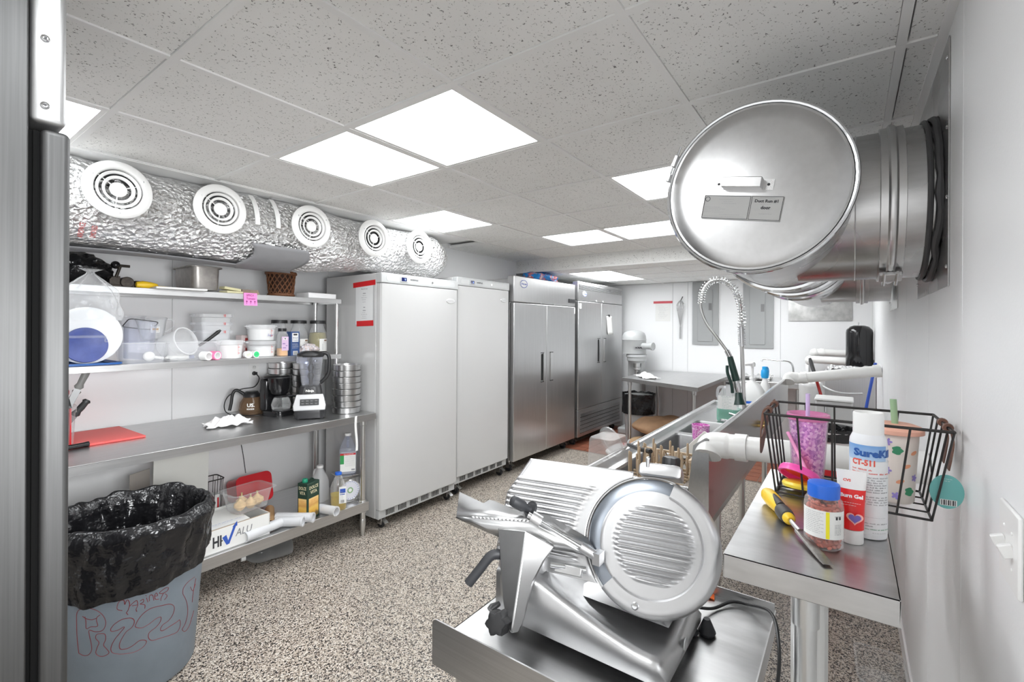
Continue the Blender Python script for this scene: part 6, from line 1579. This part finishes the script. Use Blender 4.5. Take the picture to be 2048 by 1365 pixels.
# blade, guard, ribbed cover
obj('blade', M().ring([[P(r * math.cos(a), r * math.sin(a), c) for a in [2 * PI * i / 96 for i in range(96)]] for r, c in ((.06, -.010), (.157, -.004), (.160, -.0015), (.150, .003), (.128, .006), (.06, .006))]), BLADE, sl)
def ridge(b, pitch, lo, hi):
    if b < lo or b > hi: return 0
    t = ((b - lo) / pitch) % 1.0
    return max(0, math.sin(PI * t)) ** 1.2
def sm(x, a, b):
    t = min(1, max(0, (x - a) / (b - a))); return t * t * (3 - 2 * t)
R0 = .128
cov = M()
NB, NA = 170, 44
def cov_pt(u, v):
    b = R0 * math.sin(PI * (v - .5)) * .9999; w = math.sqrt(R0 * R0 - b * b); a = w * (2 * u - 1)
    rr = math.hypot(a + .008, b - .0)
    h = .009 + .004 * (1 - (math.hypot(a, b) / R0) ** 2) + .0085 * ridge(b, .0122, -.092, .092) * (1 - sm(math.hypot(a + .006, b), .085, .100))
    if math.hypot(a, b) > R0 * .985: h -= .003
    return P(a, b, h)
cov.grid(cov_pt, NA, NB)
obj('blade_cover', cov, ALU, sl, ang=60)
# guard: heavy rounded ring from upper right round to lower left
def guard_sec(th):
    c, s = math.cos(th), math.sin(th)
    return [P(r * c, r * s, z) for r, z in ((.122, .004), (.1225, .016), (.1265, .0205), (.133, .0195), (.142, .021), (.153, .0205), (.161, .016), (.1655, .007), (.1665, -.008), (.163, -.018), (.150, -.02), (.123, -.004))]
ths = [math.radians(109 + (312 - 109) * i / 70) for i in range(71)]
obj('blade_guard', M().ring([guard_sec(t) for t in ths]), ALU, sl, ang=50)
obj('guard_arc', M().ring([[P(r * math.cos(t), r * math.sin(t), z) for r, z in ((.1625, -.012), (.1655, -.012), (.1655, .003), (.1625, .003))] for t in [math.radians(-52 + 165 * i / 60) for i in range(61)]]), ALU_D, sl)
obj('guard_bolt', M().lathe([(0, .010), (.006, .0095), (.0085, .006), (.009, 0)], P(.024, -.143, .020), MX((E1, E2, EN)).transposed(), 20), CHROME, sl)
# gauge plate with ribs
def gp_pt(u, v):
    b = -.115 + .289 * v
    left = .419 - .055 * sm(b, .067, .174) * 1.0 if b > .067 else .419
    left = .419 if b < .067 else .419 - .055 * (b - .067) / .107
    right = math.sqrt(max(0, .1685 ** 2 - b * b)) if abs(b) < .1585 else .058
    right = max(right, .058)
    a = left + (right - left) * u
    e = sm(b, -.09, -.085) * 1
    lim = right + .018 + .0 * b
    h = .0062 * ridge(b, .0142, -.078, .121) * sm(a, lim + .01, lim + .03) * (1 - sm(a, left - .004, left))
    edge = .002 * (sm(u, 0, .01) * (1 - sm(v, .985, 1)))
    return P(a, b, -.006 + h + edge)
obj('gauge_plate', M().grid(gp_pt, 40, 190), ALU, sl, ang=60, solidify=.003)
obj('gauge_back', M().prism([P(.40, -.08, -.012), P(.40, .06, -.012), P(.35, .165, -.012), P(.09, .15, -.012), P(.172, 0, -.012), P(.13, -.10, -.012)], EN * -.012), ALU, sl)
# sharpener housing on top
hb = M().ring([[P(-.0135 + x * s, .181 + y * s * .8 + .010 * (1 - abs(x) / .06), z) for x, y in rrect(.112, .042, .012, 5)] for s, z in ((.9, -.055), (1, -.045), (1, .012), (.93, .020), (.80, .022))])
obj('sharpener_cover', hb, ALU, sl, ang=40)
obj('sharpener_pin', M().cyl(P(.018, .188, .018), P(.018, .206, .024), .006, n=14).sph(P(.018, .208, .0245), .0065, 12), CHROME, sl)
kn = []
for k in range(24):
    a = 2 * PI * k / 24; kn.append((.021 + .003 * math.cos(6 * a), a))
def knob(c, ax, L, s=1, name='knob', mt=BLACK):
    c = V(c); ax = V(ax).normalized(); u = ax.orthogonal().normalized(); w = ax.cross(u)
    m = M().ring([[c + ax * z + (u * math.cos(a) + w * math.sin(a)) * r * s * k for r, a in kn] for z, k in ((0, .8), (.002, 1), (L - .005, 1), (L, .9), (L + .002, .6))])
    return obj(name, m, mt, sl, ang=40)
knob(P(-.035, .205, -.04), V((.1, -.0, 1)), .028, 1.0)
# carriage arm, tray, pusher
arm = [((.378, -.036, .108), (.29, -.030, .126), (.226, -.052, .072), (.24, -.05, .055), (.37, -.04, .085)),
       ((.362, -.085, .108), (.288, -.082, .128), (.245, -.090, .085), (.25, -.09, .065), (.355, -.085, .085)),
       ((.345, -.14, .110), (.286, -.14, .129), (.262, -.142, .095), (.265, -.14, .075), (.34, -.14, .088)),
       ((.328, -.19, .112), (.284, -.20, .129), (.267, -.20, .10), (.27, -.2, .085), (.325, -.19, .09)),
       ((.312, -.225, .113), (.284, -.238, .128), (.269, -.235, .105), (.272, -.235, .09), (.308, -.225, .095)),
       ((.300, -.247, .114), (.285, -.256, .124), (.274, -.252, .110), (.276, -.25, .10), (.298, -.246, .10))]
obj('carriage_arm', M().ring([[P(*p) for p in r] for r in arm]), ALU_D, sl, bevel=.003, ang=30)
knob(P(.318, -.236, .112), EN + E2 * -.15, .042, 1.2)
obj('lock_lever', M().tube([P(.338, -.205, .10), P(.348, -.215, .115), P(.35, -.222, .12)], [.006, .009, .009], 10), BLACK, sl)
wing = [(.5577, .0415, .0305), (.4553, .0196, .0627), (.4457, .0327, .0485), (.4273, .0325, .05), (.3504, .0143, .0763), (.2916, -.0074, .1049), (.3745, -.0167, .1097), (.4541, -.0253, .1137), (.5051, -.0269, .1119)]
back = [(.3504, .0143, .0763), (.27, .022, .030), (.16, -.014, .015), (.129, -.049, .012)]
lip = [(.2916, -.0074, .1049), (.2276, -.0266, .0794), (.174, -.045, .045), (.137, -.054, .02)]
full = [wing[8], wing[7], wing[6]] + lip
low = [(.506, -.033, .108), (.454, -.043, .105), (.372, -.058, .10), (.295, -.052, .09), (.227, -.058, .065), (.174, -.056, .04), (.137, -.060, .018)]
mm = M(); mm.poly([P(*p) for p in wing]); mm.ring([[P(*p) for p in back], [P(*p) for p in lip]], False)
obj('food_tray', mm, ALU_D, sl, solidify=.003, ang=25)
mm = M(); mm.ring([[P(*p) for p in full], [P(*p) for p in low]], False)
obj('tray_skirt', mm, ALU_D, sl, solidify=.003, ang=25)
lip = [wing[8], wing[7], None, None, wing[5]]
tt = M()
for k in range(16):
    f = k / 15; p = V(lip[1]).lerp(V(lip[4]), f); tt.bx(P(p.x, p.y + .002, p.z - .001), (.006, .005, .004))
o = obj('tray_teeth', tt, ALU, sl); o['kind'] = 'stuff'
a0, a1 = P(.283, .003, .092), P(.140, -.049, .036); d = (a1 - a0).normalized()
obj('pusher_rod', M().cyl(a0, a1, .005, n=14), CHROME, sl)
obj('rod_sleeve', M().cyl(a0 - d * .012, a0 + d * .016, .0165, n=24), ALU, sl)
obj('rod_pin', M().cyl(a0 - d * .022, a0 - d * .010, .0075, n=16), STEEL, sl)
obj('rod_bushing', M().cyl(a1 - d * .03, a1 + d * .012, .0125, n=20).bx(a1 + d * .02, (.03, .02, .03)), ALU, sl)
h0, h1 = P(.343, .036, .125), P(.309, .024, .078); hd_ = (h1 - h0).normalized()
obj('pusher_handle', M().tube([h0 - hd_ * .004, h0, h0 + hd_ * .008, h0 + hd_ * .035, h1 - hd_ * .012, h1], [.007, .0135, .0150, .0150, .010, .011], 20), BLACK_SOFT, sl)
obj('pusher_disc', M().cyl(h1, h1 + hd_ * .006, .025, n=28), BLACK_SOFT, sl)
pts = spline([P(.345, -.10, .075), P(.368, -.098, .098), P(.385, -.108, .106), P(.405, -.140, .106), P(.430, -.180, .106)], 6)
obj('carriage_handle', M().tube(pts, .0125, 16), BLACK_SOFT, sl)
obj('carriage_rail', M().cyl(P(.235, -.095, .06), P(.15, -.09, .03), .008, n=12), CHROME, sl)
obj('rail_block', M().bx(P(.19, -.098, .045), (.07, .022, .018), MX((E1, E2, EN)).transposed()), ALU_D, sl, bevel=.002)
obj('slicer_side', M().lathe([(0, .12), (.035, .115), (.06, .09), (.068, .05), (.068, 0), (0, 0)], (1.05, .72, .87), n=28), ALU, sl)
# power cord of the slicer
solo('power_cord', M().tube(spline([(1.285, .36, .84), (1.38, .31, .80), (1.445, .27, .802), (1.452, .225, .806), (1.40, .165, .83), (1.33, .140, .80), (1.26, .135, .74), (1.17, .15, .66), (1.12, .16, .5)], 8), .0042, 8), BLACK, 'black power cord of the slicer running over the stand edge', 'cord', (1.35, .15, .79), world=True)

t = thing('orange_scraper', 'small orange plastic scraper lying at the far edge of the slicer stand', 'scraper', (1.452, .335, CZ + .0005), .2)
obj('blade', M().prism([(-.014, -.018, .001), (.014, -.018, .001), (.009, .018, .010), (-.009, .018, .010)], (0, 0, .003)), mat('orange plastic', (.85, .16, .03), .4), t); obj('handle', M().cyl((0, .016, .0095), (0, .06, .010), .006, n=12), bpy.data.materials['orange plastic'], t)

# ------------------------------------------------------------------ narrow tall table by the right wall
NZT, NX0, NX1, NY0, NY1 = 1.12, 1.028, 1.74, -.072, .208
nt_ = thing('narrow_table', 'narrow tall stainless table against the right wall', 'table', (1.4, .07, 0), world=True)
m = M().box(NX0, NX1, NY0, NY1, NZT - .003, NZT).box(NX0, NX0 + .003, NY0, NY1, NZT - .048, NZT).box(NX0, NX1, NY1 - .003, NY1, NZT - .048, NZT).box(NX0, NX1, NY0, NY0 + .003, NZT - .048, NZT).box(NX1 - .003, NX1, NY0, NY1, NZT - .048, NZT)
obj('tabletop', m, STEEL_W, nt_, bevel=.003)
for x in (1.075, 1.69):
    obj('leg', M().cyl((x, .068, .02), (x, .068, NZT - .004), .0195, n=28), TUBE_ST, nt_); obj('leg_collar', M().cyl((x, .068, NZT - .115), (x, .068, NZT - .004), .0235, n=28), TUBE_ST, nt_)
    obj('foot', M().box(x - .03, x + .03, NY0 + .01, NY1 - .02, 0, .022), STEEL, nt_, bevel=.003)
solo('drain_pipe', M().cyl((1.30, .078, .004), (1.30, .078, 1.07), .034, n=28), PVC, 'white upright pipe right behind the narrow table leg', 'pipe', (1.30, .078, .004), world=True)
t = thing('clear_tray', 'clear plastic tray on the floor by the right wall, at the bottom edge', 'tray', (2.62, -.115, .001), .05)
obj('tray_wall', rtub([(.26, .15, .03, 0), (.28, .165, .035, .09), (.30, .185, .04, .093), (.30, .185, .04, .088)], 5), CLEAR, t)

# wire basket at the far end of the narrow table, reaching out towards the wall
bk = thing('wire_basket', 'black wire basket with leather loops holding tumblers, on narrow table', 'basket', (1.61, .0, NZT + .001), world=True)
BT = [(1.477, .193), (1.477, -.197), (1.752, -.190), (1.752, .190)]
BB = [(1.490, .166), (1.490, -.160), (1.735, -.160), (1.735, .166)]
zb, zt = NZT + .0045, 1.341
def rect(pts, z, r, nm):
    obj(nm, M().tube([(x, y, z) for x, y in pts], r, 6, closed=True), WIRE, bk)
def loop(pts, z, r, nm):
    for (a, b), (c, d) in zip(pts, pts[1:] + pts[:1]): obj(nm, M().cyl((a, b, z), (c, d, z), r, n=8), WIRE, bk)
loop(BT, zt, .0036, 'top_wire'); loop(BB, zb, .0030, 'bottom_wire')
for k, n in ((0, 5), (1, 4), (2, 5), (3, 4)):
    for i in range(n):
        f = i / n
        a = V((*BB[k], zb)).lerp(V((*BB[(k + 1) % 4], zb)), f); b = V((*BT[k], zt)).lerp(V((*BT[(k + 1) % 4], zt)), f)
        obj('upright', M().cyl(a, b, .0026, n=6), WIRE, bk)
for f in (.25, .5, .75): obj('floor_wire', M().cyl((1.49 + .245 * f, .166, zb), (1.49 + .245 * f, -.16, zb), .0024, n=6), WIRE, bk)
def leather(y, s):
    pts = spline([(1.55, y, zt + .006), (1.56, y + s * .018, zt - .03), (1.60, y + s * .028, zt - .11), (1.64, y + s * .026, zt - .11), (1.68, y + s * .016, zt - .03), (1.69, y, zt + .006)], 6)
    m = M(); rings = []
    for i, p in enumerate(pts):
        f = i / (len(pts) - 1); w = .009 + .016 * math.sin(PI * f)
        rings.append([p + V((0, -.0012, -w)), p + V((0, .0012, -w)), p + V((0, .0012, w)), p + V((0, -.0012, w))])
    m.ring(rings); obj('leather_loop', m, LEATHER, bk)
    for x in (1.55, 1.69): obj('loop_knot', M().lathe([(.0045, -.012), (.010, -.012), (.011, 0), (.010, .012), (.0045, .012)], (x, y, zt), Ry(PI / 2), 14), LEATHER, bk)
leather(.192, 1)
def leather_r():
    for x0, dx in ((1.545, 0), (1.625, .0)):
        pts = spline([(x0, -.194, zt + .008), (x0 - .004, -.203, zt - .03), (x0 + .002, -.200, zt - .07), (x0 + .020, -.197, zt - .105)], 6)
        m = M(); rings = []
        for i, p in enumerate(pts):
            f = i / (len(pts) - 1); w = .008 + .013 * f
            rings.append([p + V((-w, -.0012, 0)), p + V((-w, .0012, 0)), p + V((w, .0012, 0)), p + V((w, -.0012, 0))])
        obj('leather_loop', m.ring(rings), LEATHER, bk)
        obj('loop_knot', M().lathe([(.0045, -.010), (.010, -.010), (.011, 0), (.010, .010), (.0045, .010)], (x0, -.194, zt), Ry(PI / 2), 14), LEATHER, bk)
leather_r()
t = thing('paper_tag', 'teal egg shaped tag with a barcode hanging by the wire basket', 'tag', (1.50, -.188, 1.195), world=True)
fr = frame((1.492, -.186, 1.198), (.10, -1, 0), (0, 0, 1))
obj('tag_card', M().lathe([(0, .0008), (.031, .0008), (.031, -.0008), (0, -.0008)], sx=1, sy=1.28, n=36).xf(fr), mat('teal card', (.16, .46, .44), .6), t)
bcr = obj('barcode', patch(fr, -.012, .018, -.032, -.018, lift=.0012), PAPER, t); obj('bars', lines(fr, [(-.010 + .004 * k, -.0085 + .004 * k + .001 * (k % 2), -.025, .012) for k in range(7)], lift=.0016), INK, bcr)
obj('fine_print', lines(fr, [(-.01, .01, .03, .0015), (-.008, .008, .025, .0015)], lift=.0012), PAPER, t)
# tumblers in the basket
ZB = NZT + .0085
t = thing('glitter_tumbler', 'purple glitter tumbler with pink lid and lavender straw in basket', 'tumbler', (1.61, .098, ZB))
obj('cup', M().lathe([(0, .0), (.034, 0), (.036, .005), (.047, .185), (.045, .19)], n=36), GLITTER, t)
obj('cup_shell', M().lathe([(.036, .0), (.039, .005), (.050, .185), (.050, .19)], n=36), clear('pink clear shell', (1, .82, .95), .08, .45), t)
PKC = mat('pink clear lid', (.88, .28, .55), .15, alpha=.75)
obj('lid', M().lathe([(0, .196), (.03, .197), (.045, .204), (.053, .205), (.055, .198), (.052, .188), (.046, .188)], n=40), PKC, t)
obj('straw', M().cyl((0, 0, .05), (.002, .001, .262), .0055, n=14), mat('lavender straw', (.68, .55, .85), .4), t)
t = thing('tumbler_lid', 'hot pink round lid with orange inside and straw, in front of the glitter tumbler', 'lid', (1.53, .112, NZT + .055))
R = Rx(.28) @ Ry(.55)
HP = mat('hot pink plastic', (.95, .10, .45), .3)
obj('lid_ring', M().lathe([(.040, .006), (.048, .008), (.052, .002), (.052, -.012), (.046, -.012), (.046, 0), (.040, .0), (.040, .006)], (0, 0, .0), R, 40), HP, t)
obj('lid_inside', M().lathe([(0, .001), (.02, .003), (.041, .001)], (0, 0, 0), R, 32), mat('orange red plastic', (.9, .12, .04), .35), t)
obj('straw', M().cyl((.06, .035, .10), (-.06, -.045, -.03), .0045, n=12), mat('light pink straw', (.95, .38, .66), .35), t)
solo('yellow_lid', M().lathe([(0, .005), (.03, .006), (.048, .002), (.052, -.004), (.05, -.012), (.044, -.010), (0, -.002)], (0, 0, .022), Ry(.12), 36), mat('yellow lid plastic', (.92, .72, .06), .3), 'yellow round lid at the bottom of the basket under the pink lid', 'lid', (1.545, .105, ZB - .004))
t = thing('beige_tumbler', 'cream tumbler with floral print, peach lid and green straw, in the basket', 'tumbler', (1.60, -.098, ZB))
CREAM = mat('cream plastic', (.84, .76, .70), .4)
obj('cup', M().lathe([(0, 0), (.036, 0), (.040, .005), (.050, .185), (.048, .19), (.03, .19)], n=40), CREAM, t)
obj('lid', M().lathe([(0, .202), (.04, .202), (.054, .197), (.060, .190), (.060, .180), (.053, .178), (.05, .186), (0, .186)], n=44), mat('peach plastic', (.88, .48, .36), .4), t)
obj('straw', M().cyl((.0, .0, .19), (.006, .004, .265), .0075, n=14), mat('sage green straw', (.33, .50, .30), .4), t)
LEAFG = mat('leaf green print', (.05, .30, .15), .6); PCH = mat('peach print', (.85, .38, .22), .6); VIO = mat('violet print flower', (.32, .25, .62), .6)
random.seed(4)
def motif(kind, ang, z):
    m = M(); r = .040 + .010 * z / .185 + .0008
    if kind == 'leaf': out = [(.011 * math.cos(a) * (1 + .25 * math.cos(5 * a)), .011 * math.sin(a)) for a in [2 * PI * i / 18 for i in range(18)]]; mt = LEAFG
    elif kind == 'flower': out = [((.004 + .006 * abs(math.cos(2.5 * a))) * math.cos(a), (.004 + .006 * abs(math.cos(2.5 * a))) * math.sin(a)) for a in [2 * PI * i / 30 for i in range(30)]]; mt = VIO
    else: out = [(.009 * math.cos(a), .005 * math.sin(a) + .3 * .009 * math.cos(a)) for a in [2 * PI * i / 14 for i in range(14)]]; mt = PCH
    m.poly([V((r * math.cos(ang + x / r), r * math.sin(ang + x / r), z + y)) for x, y in out])
    obj('printed_' + ('leaf' if kind == 'leaf' else 'flower' if kind == 'flower' else 'petal'), m, mt, t)
base = math.atan2(.098, -1.60)
for k, (dx, z) in enumerate(((.1, .14), (-.9, .125), (.55, .10), (-.35, .085), (.25, .06), (-.95, .055), (.9, .135), (.75, .035), (.05, .022), (-.6, .02), (1.05, .07), (-.3, .16))):
    motif(('leaf', 'petal', 'petal', 'flower', 'petal', 'petal', 'petal', 'leaf', 'flower', 'petal', 'flower', 'flower')[k], base - dx * -1.0, z)
# things in front of the basket
ZN = NZT + .0006
t = thing('spray_can', 'tall white and blue insecticide spray can with white cap', 'spray can', (1.315, -.034, ZN))
CR = .0345
WCAN = mat('white can enamel', (.80, .81, .83), .28)
obj('can', M().lathe([(0, .003), (CR * .85, 0), (CR * .97, .002), (CR, .006), (CR, .206), (CR * .97, .215), (CR * .82, .227), (CR * .80, .229), (0, .23)], n=48), WCAN, t)
obj('cap', M().lathe([(CR * .82, .225), (CR * .82, .270), (CR * .78, .274), (CR * .72, .274), (CR * .68, .268), (0, .268)], n=40), mat('white cap', (.85, .85, .84), .35), t)
ca_ = math.atan2(.034, -1.315) + .18
fr = frame((0, 0, 0), (math.cos(ca_ + PI / 2), math.sin(ca_ + PI / 2), 0), (0, 0, 1))
def m_grad():
    m, nt, b = _new('blue fading print')
    sp = nt.nodes.new('ShaderNodeSeparateXYZ'); nt.links.new(_coords(nt, 1), sp.inputs[0])
    mr = nt.nodes.new('ShaderNodeMapRange'); mr.inputs['From Min'].default_value = .14; mr.inputs['From Max'].default_value = .205
    nt.links.new(sp.outputs[2], mr.inputs['Value'])
    nt.links.new(_ramp(nt, mr.outputs['Result'], [(0, (.72, .76, .80)), (.45, (.45, .60, .78)), (1, (.16, .34, .66))]), b.inputs['Base Color']); b.inputs['Roughness'].default_value = .3; return m
obj('blue_field', patch(fr, -.052, -.006, .03, .205, wrap=CR, lift=.0004, n=14), mat('pale blue print', (.50, .60, .74), .35), t)
obj('blue_top', patch(fr, -.052, .03, .172, .205, wrap=CR, lift=.0006, n=16), m_grad(), t)
obj('label_white', patch(fr, -.046, .056, .012, .171, wrap=CR, lift=.0008, n=18), mat('can label white', (.76, .77, .78), .35), t)
CB = mat('deep blue lettering', (.02, .10, .36), .5)
write(t, 'SureKill', fr, .021, CB, width=.078, bold=.0011, off=(.006, .1875), wrap=CR, lift=.0012)
CRD = mat('can red lettering', (.72, .10, .07), .5)
write(t, 'CT-511', fr, .017, CRD, width=.042, bold=.0008, off=(-.014, .1665), wrap=CR, lift=.0014)
obj('red_print', lines(fr, [(-.036, .0, .152, .004), (-.036, .040, .145, .004)], wrap=CR, lift=.0014), CRD, t)
obj('small_print', lines(fr, [(-.038, .038 - .008 * (k % 3), (.136 - .0052 * k), .0032) for k in range(7)] + [(-.02, .038, .094 - .0052 * k, .0032) for k in range(4)] + [(-.015, .03, .050, .001), (-.018, .034, .037, .003), (-.018, .004, .031, .003), (.002, .03, .017, .0015)], wrap=CR, lift=.0014), INKG, t)
obj('green_band', lines(fr, [(-.02, .042, .0245, .0025)], wrap=CR, lift=.0015), mat('green stripe', (.04, .28, .12), .5), t)
# burn gel tube standing on its cap
t = thing('gel_tube', 'red and white squeeze tube with a heart standing on its cap', 'tube', (1.255, -.004, ZN), 0)
ta = math.atan2(.004, -1.255) + PI / 2
RT = Rz(ta)
TR = [(.0225, .0215, .030), (.0225, .021, .04), (.0235, .018, .08), (.0255, .009, .12), (.0275, .002, .147), (.0275, .0018, .152)]
def tsec(a, b, z): return [RT @ V((a * math.cos(w), b * math.sin(w), z)) for w in [2 * PI * i / 32 for i in range(32)]]
obj('tube_white', M().ring([tsec(*s) for s in ((.0252, .0105, .114), (.0255, .009, .12), (.0275, .002, .147), (.0275, .0018, .152))]), mat('tube white', (.85, .84, .83), .35), t)
obj('tube_red', M().ring([tsec(*s) for s in ((.0225, .0215, .030), (.0225, .021, .04), (.0235, .018, .08), (.0252, .0106, .1135))]), mat('tube red', (.78, .02, .02), .35), t)
obj('cap', M().ring([tsec(*s) for s in ((.0215, .0215, 0), (.022, .022, .002), (.0215, .0215, .029))]), bpy.data.materials['tube white'], t)
fx = RT @ V((1, 0, 0)); fr = frame(RT @ V((0, -.0185, .1)), fx, RT @ V((0, .23, 1)))
if fr.to_3x3() @ V((0, 0, 1)) @ V((-1.255, .004, 0)) < 0: pass
write(t, 'Burn Gel', fr, .0105, bpy.data.materials['tube white'], width=.040, bold=.0005, off=(.0, .002), lift=.003)
write(t, 'CVS', fr, .007, CRD, width=.014, bold=.0004, off=(-.008, .034), lift=.010)
obj('print', lines(fr, [(-.018, .016, -.012, .0015), (-.018, .008, -.017, .0015)], lift=.0022), bpy.data.materials['tube white'], t)
hp_ = [(.011 * (16 * math.sin(a) ** 3) / 16 , .010 * (13 * math.cos(a) - 5 * math.cos(2 * a) - 2 * math.cos(3 * a) - math.cos(4 * a)) / 16) for a in [2 * PI * i / 30 for i in range(30)]]
obj('heart_glow', M().poly([fr @ V((x * 1.35 + .006, y * 1.35 - .043, -.001)) for x, y in hp_]), mat('pink glow print', (.90, .45, .40), .5), t)
obj('heart', M().poly([fr @ V((x + .006, y - .043, .0002)) for x, y in hp_]), mat('violet heart print', (.16, .11, .42), .45), t)
# pill jar
t = thing('pill_jar', 'clear jar of red tablets with a blue lid and white label', 'jar', (1.195, .044, ZN), 0)
ja = math.atan2(-.044, -1.195)
PR = [(0, 0), (.031, 0), (.0355, .005), (.036, .02), (.036, .085), (.034, .098), (.027, .108), (.025, .112)]
obj('jar_wall', M().lathe(PR, n=44), CLEAR, t)
PILL = mat('brick red tablet', (.52, .12, .07), .45)
random.seed(12)
pm_ = M()
for lay in range(9):
    rr = .0315
    for k in range(16):
        a = 2 * PI * k / 16 + lay * .5 + random.uniform(-.1, .1); r = rr - random.uniform(0, .002); zz_ = .007 + .0105 * lay + random.uniform(-.002, .002)
        if lay == 8: r *= random.uniform(.5, .95)
        pm_.sph((r * math.cos(a) * .90, r * math.sin(a) * .90, zz_), (.0048, .0048, .0034), 8, Rz(a) @ Rx(random.uniform(-1, 1)))
for lay in (8,):
    for k in range(22):
        a = random.uniform(0, 6.28); r = .026 * math.sqrt(random.random()); pm_.sph((r * math.cos(a), r * math.sin(a), .094 + random.uniform(-.003, .003)), (.0048, .0048, .0034), 8, Rx(random.uniform(-1, 1)))
pm_.lathe([(0, .004), (.024, .004), (.024, .088), (0, .088)], n=20)
o = obj('tablets', pm_, PILL, t); o['kind'] = 'stuff'
obj('lid', M().lathe([(.0275, .104), (.029, .104), (.0295, .107), (.0295, .128), (.0285, .132), (.022, .1335), (0, .134)], n=48), mat('lid blue', (.02, .14, .66), .35), t)
fr = frame((0, 0, 0), (math.cos(ja + PI / 2), math.sin(ja + PI / 2), 0), (0, 0, 1))
if (fr.to_3x3() @ V((0, 0, 1))).dot(V((-1.195, -.044, 0))) < 0: pass
lb = obj('label', patch(fr, -.046, .046, .026, .083, wrap=.036, lift=.0005, n=18), PAPER, t)
obj('yellow_stripe', patch(fr, .004, .0105, .027, .082, wrap=.036, lift=.0009, n=3), mat('yellow print', (.85, .76, .02), .5), lb)
obj('small_print', lines(fr, [(-.036, .0 - .006 * (k % 2), .078 - .0038 * k, .0016) for k in range(12)], wrap=.036, lift=.001), INKG, lb)
obj('bars', lines(fr, [(.020, .034, .037 + .0028 * k, .0014) for k in range(8)], wrap=.036, lift=.001), INK, lb)
obj('recycle_mark', lines(fr, [(.020, .034, .074, .0016), (.022, .026, .070, .006), (.029, .033, .070, .006)], wrap=.036, lift=.001), INK, lb)
# chisel
t = thing('chisel', 'chisel with a yellow and black handle lying on the narrow table', 'chisel', (1.26, .11, ZN), world=True)
c0, c1, c2 = V((1.415, .180, NZT + .021)), V((1.245, .106, NZT + .017)), V((1.09, .032, NZT + .005))
d = (c1 - c0).normalized()
obj('handle', M().tube([c0 - d * .002, c0 + d * .004, c0 + d * .02, c0 + d * .06, c0 + d * .10, c0 + d * .115], [.006, .014, .0185, .019, .0155, .013], 20), YELLOW, t)
RUB = mat('dark grey rubber', (.05, .048, .045), .55)
obj('grip', M().tube([c0 + d * .112, c0 + d * .12, c0 + d * .145, c0 + d * .16, c0 + d * .165], [.0135, .0165, .0175, .0155, .010], 20), RUB, t)
obj('grip_tongue', M().tube([c0 + d * .06 + V((0, 0, .0135)), c0 + d * .09 + V((0, 0, .0105)), c0 + d * .115 + V((0, 0, .008))], [.006, .0095, .0105], 12), RUB, t)
obj('bolster', M().tube([c0 + d * .163, c0 + d * .172, c0 + d * .180], [.0135, .013, .008], 18), YELLOW, t)
d2 = (c2 - (c0 + d * .18)).normalized(); s2_ = V((0, 0, 1)).cross(d2).normalized()
k0 = c0 + d * .178
obj('shank', M().tube([k0, k0 + d2 * .03, k0 + d2 * .05], [.0055, .0055, .006], 12), STEEL, t)
kb = k0 + d2 * .045; ke = c2
obj('blade', M().ring([[p + s2_ * w + V((0, 0, h)) for w, h in ((-.009, -.0035 * q), (.009, -.0035 * q), (.009, .0025 * q), (.006, .0035 * q), (-.006, .0035 * q), (-.009, .0025 * q))] for p, q in ((kb, 1), (ke - d2 * .018, .9), (ke, .15))]), mat('chisel steel', (.34, .32, .30), .35, 1, var=.2, vscale=60), t)
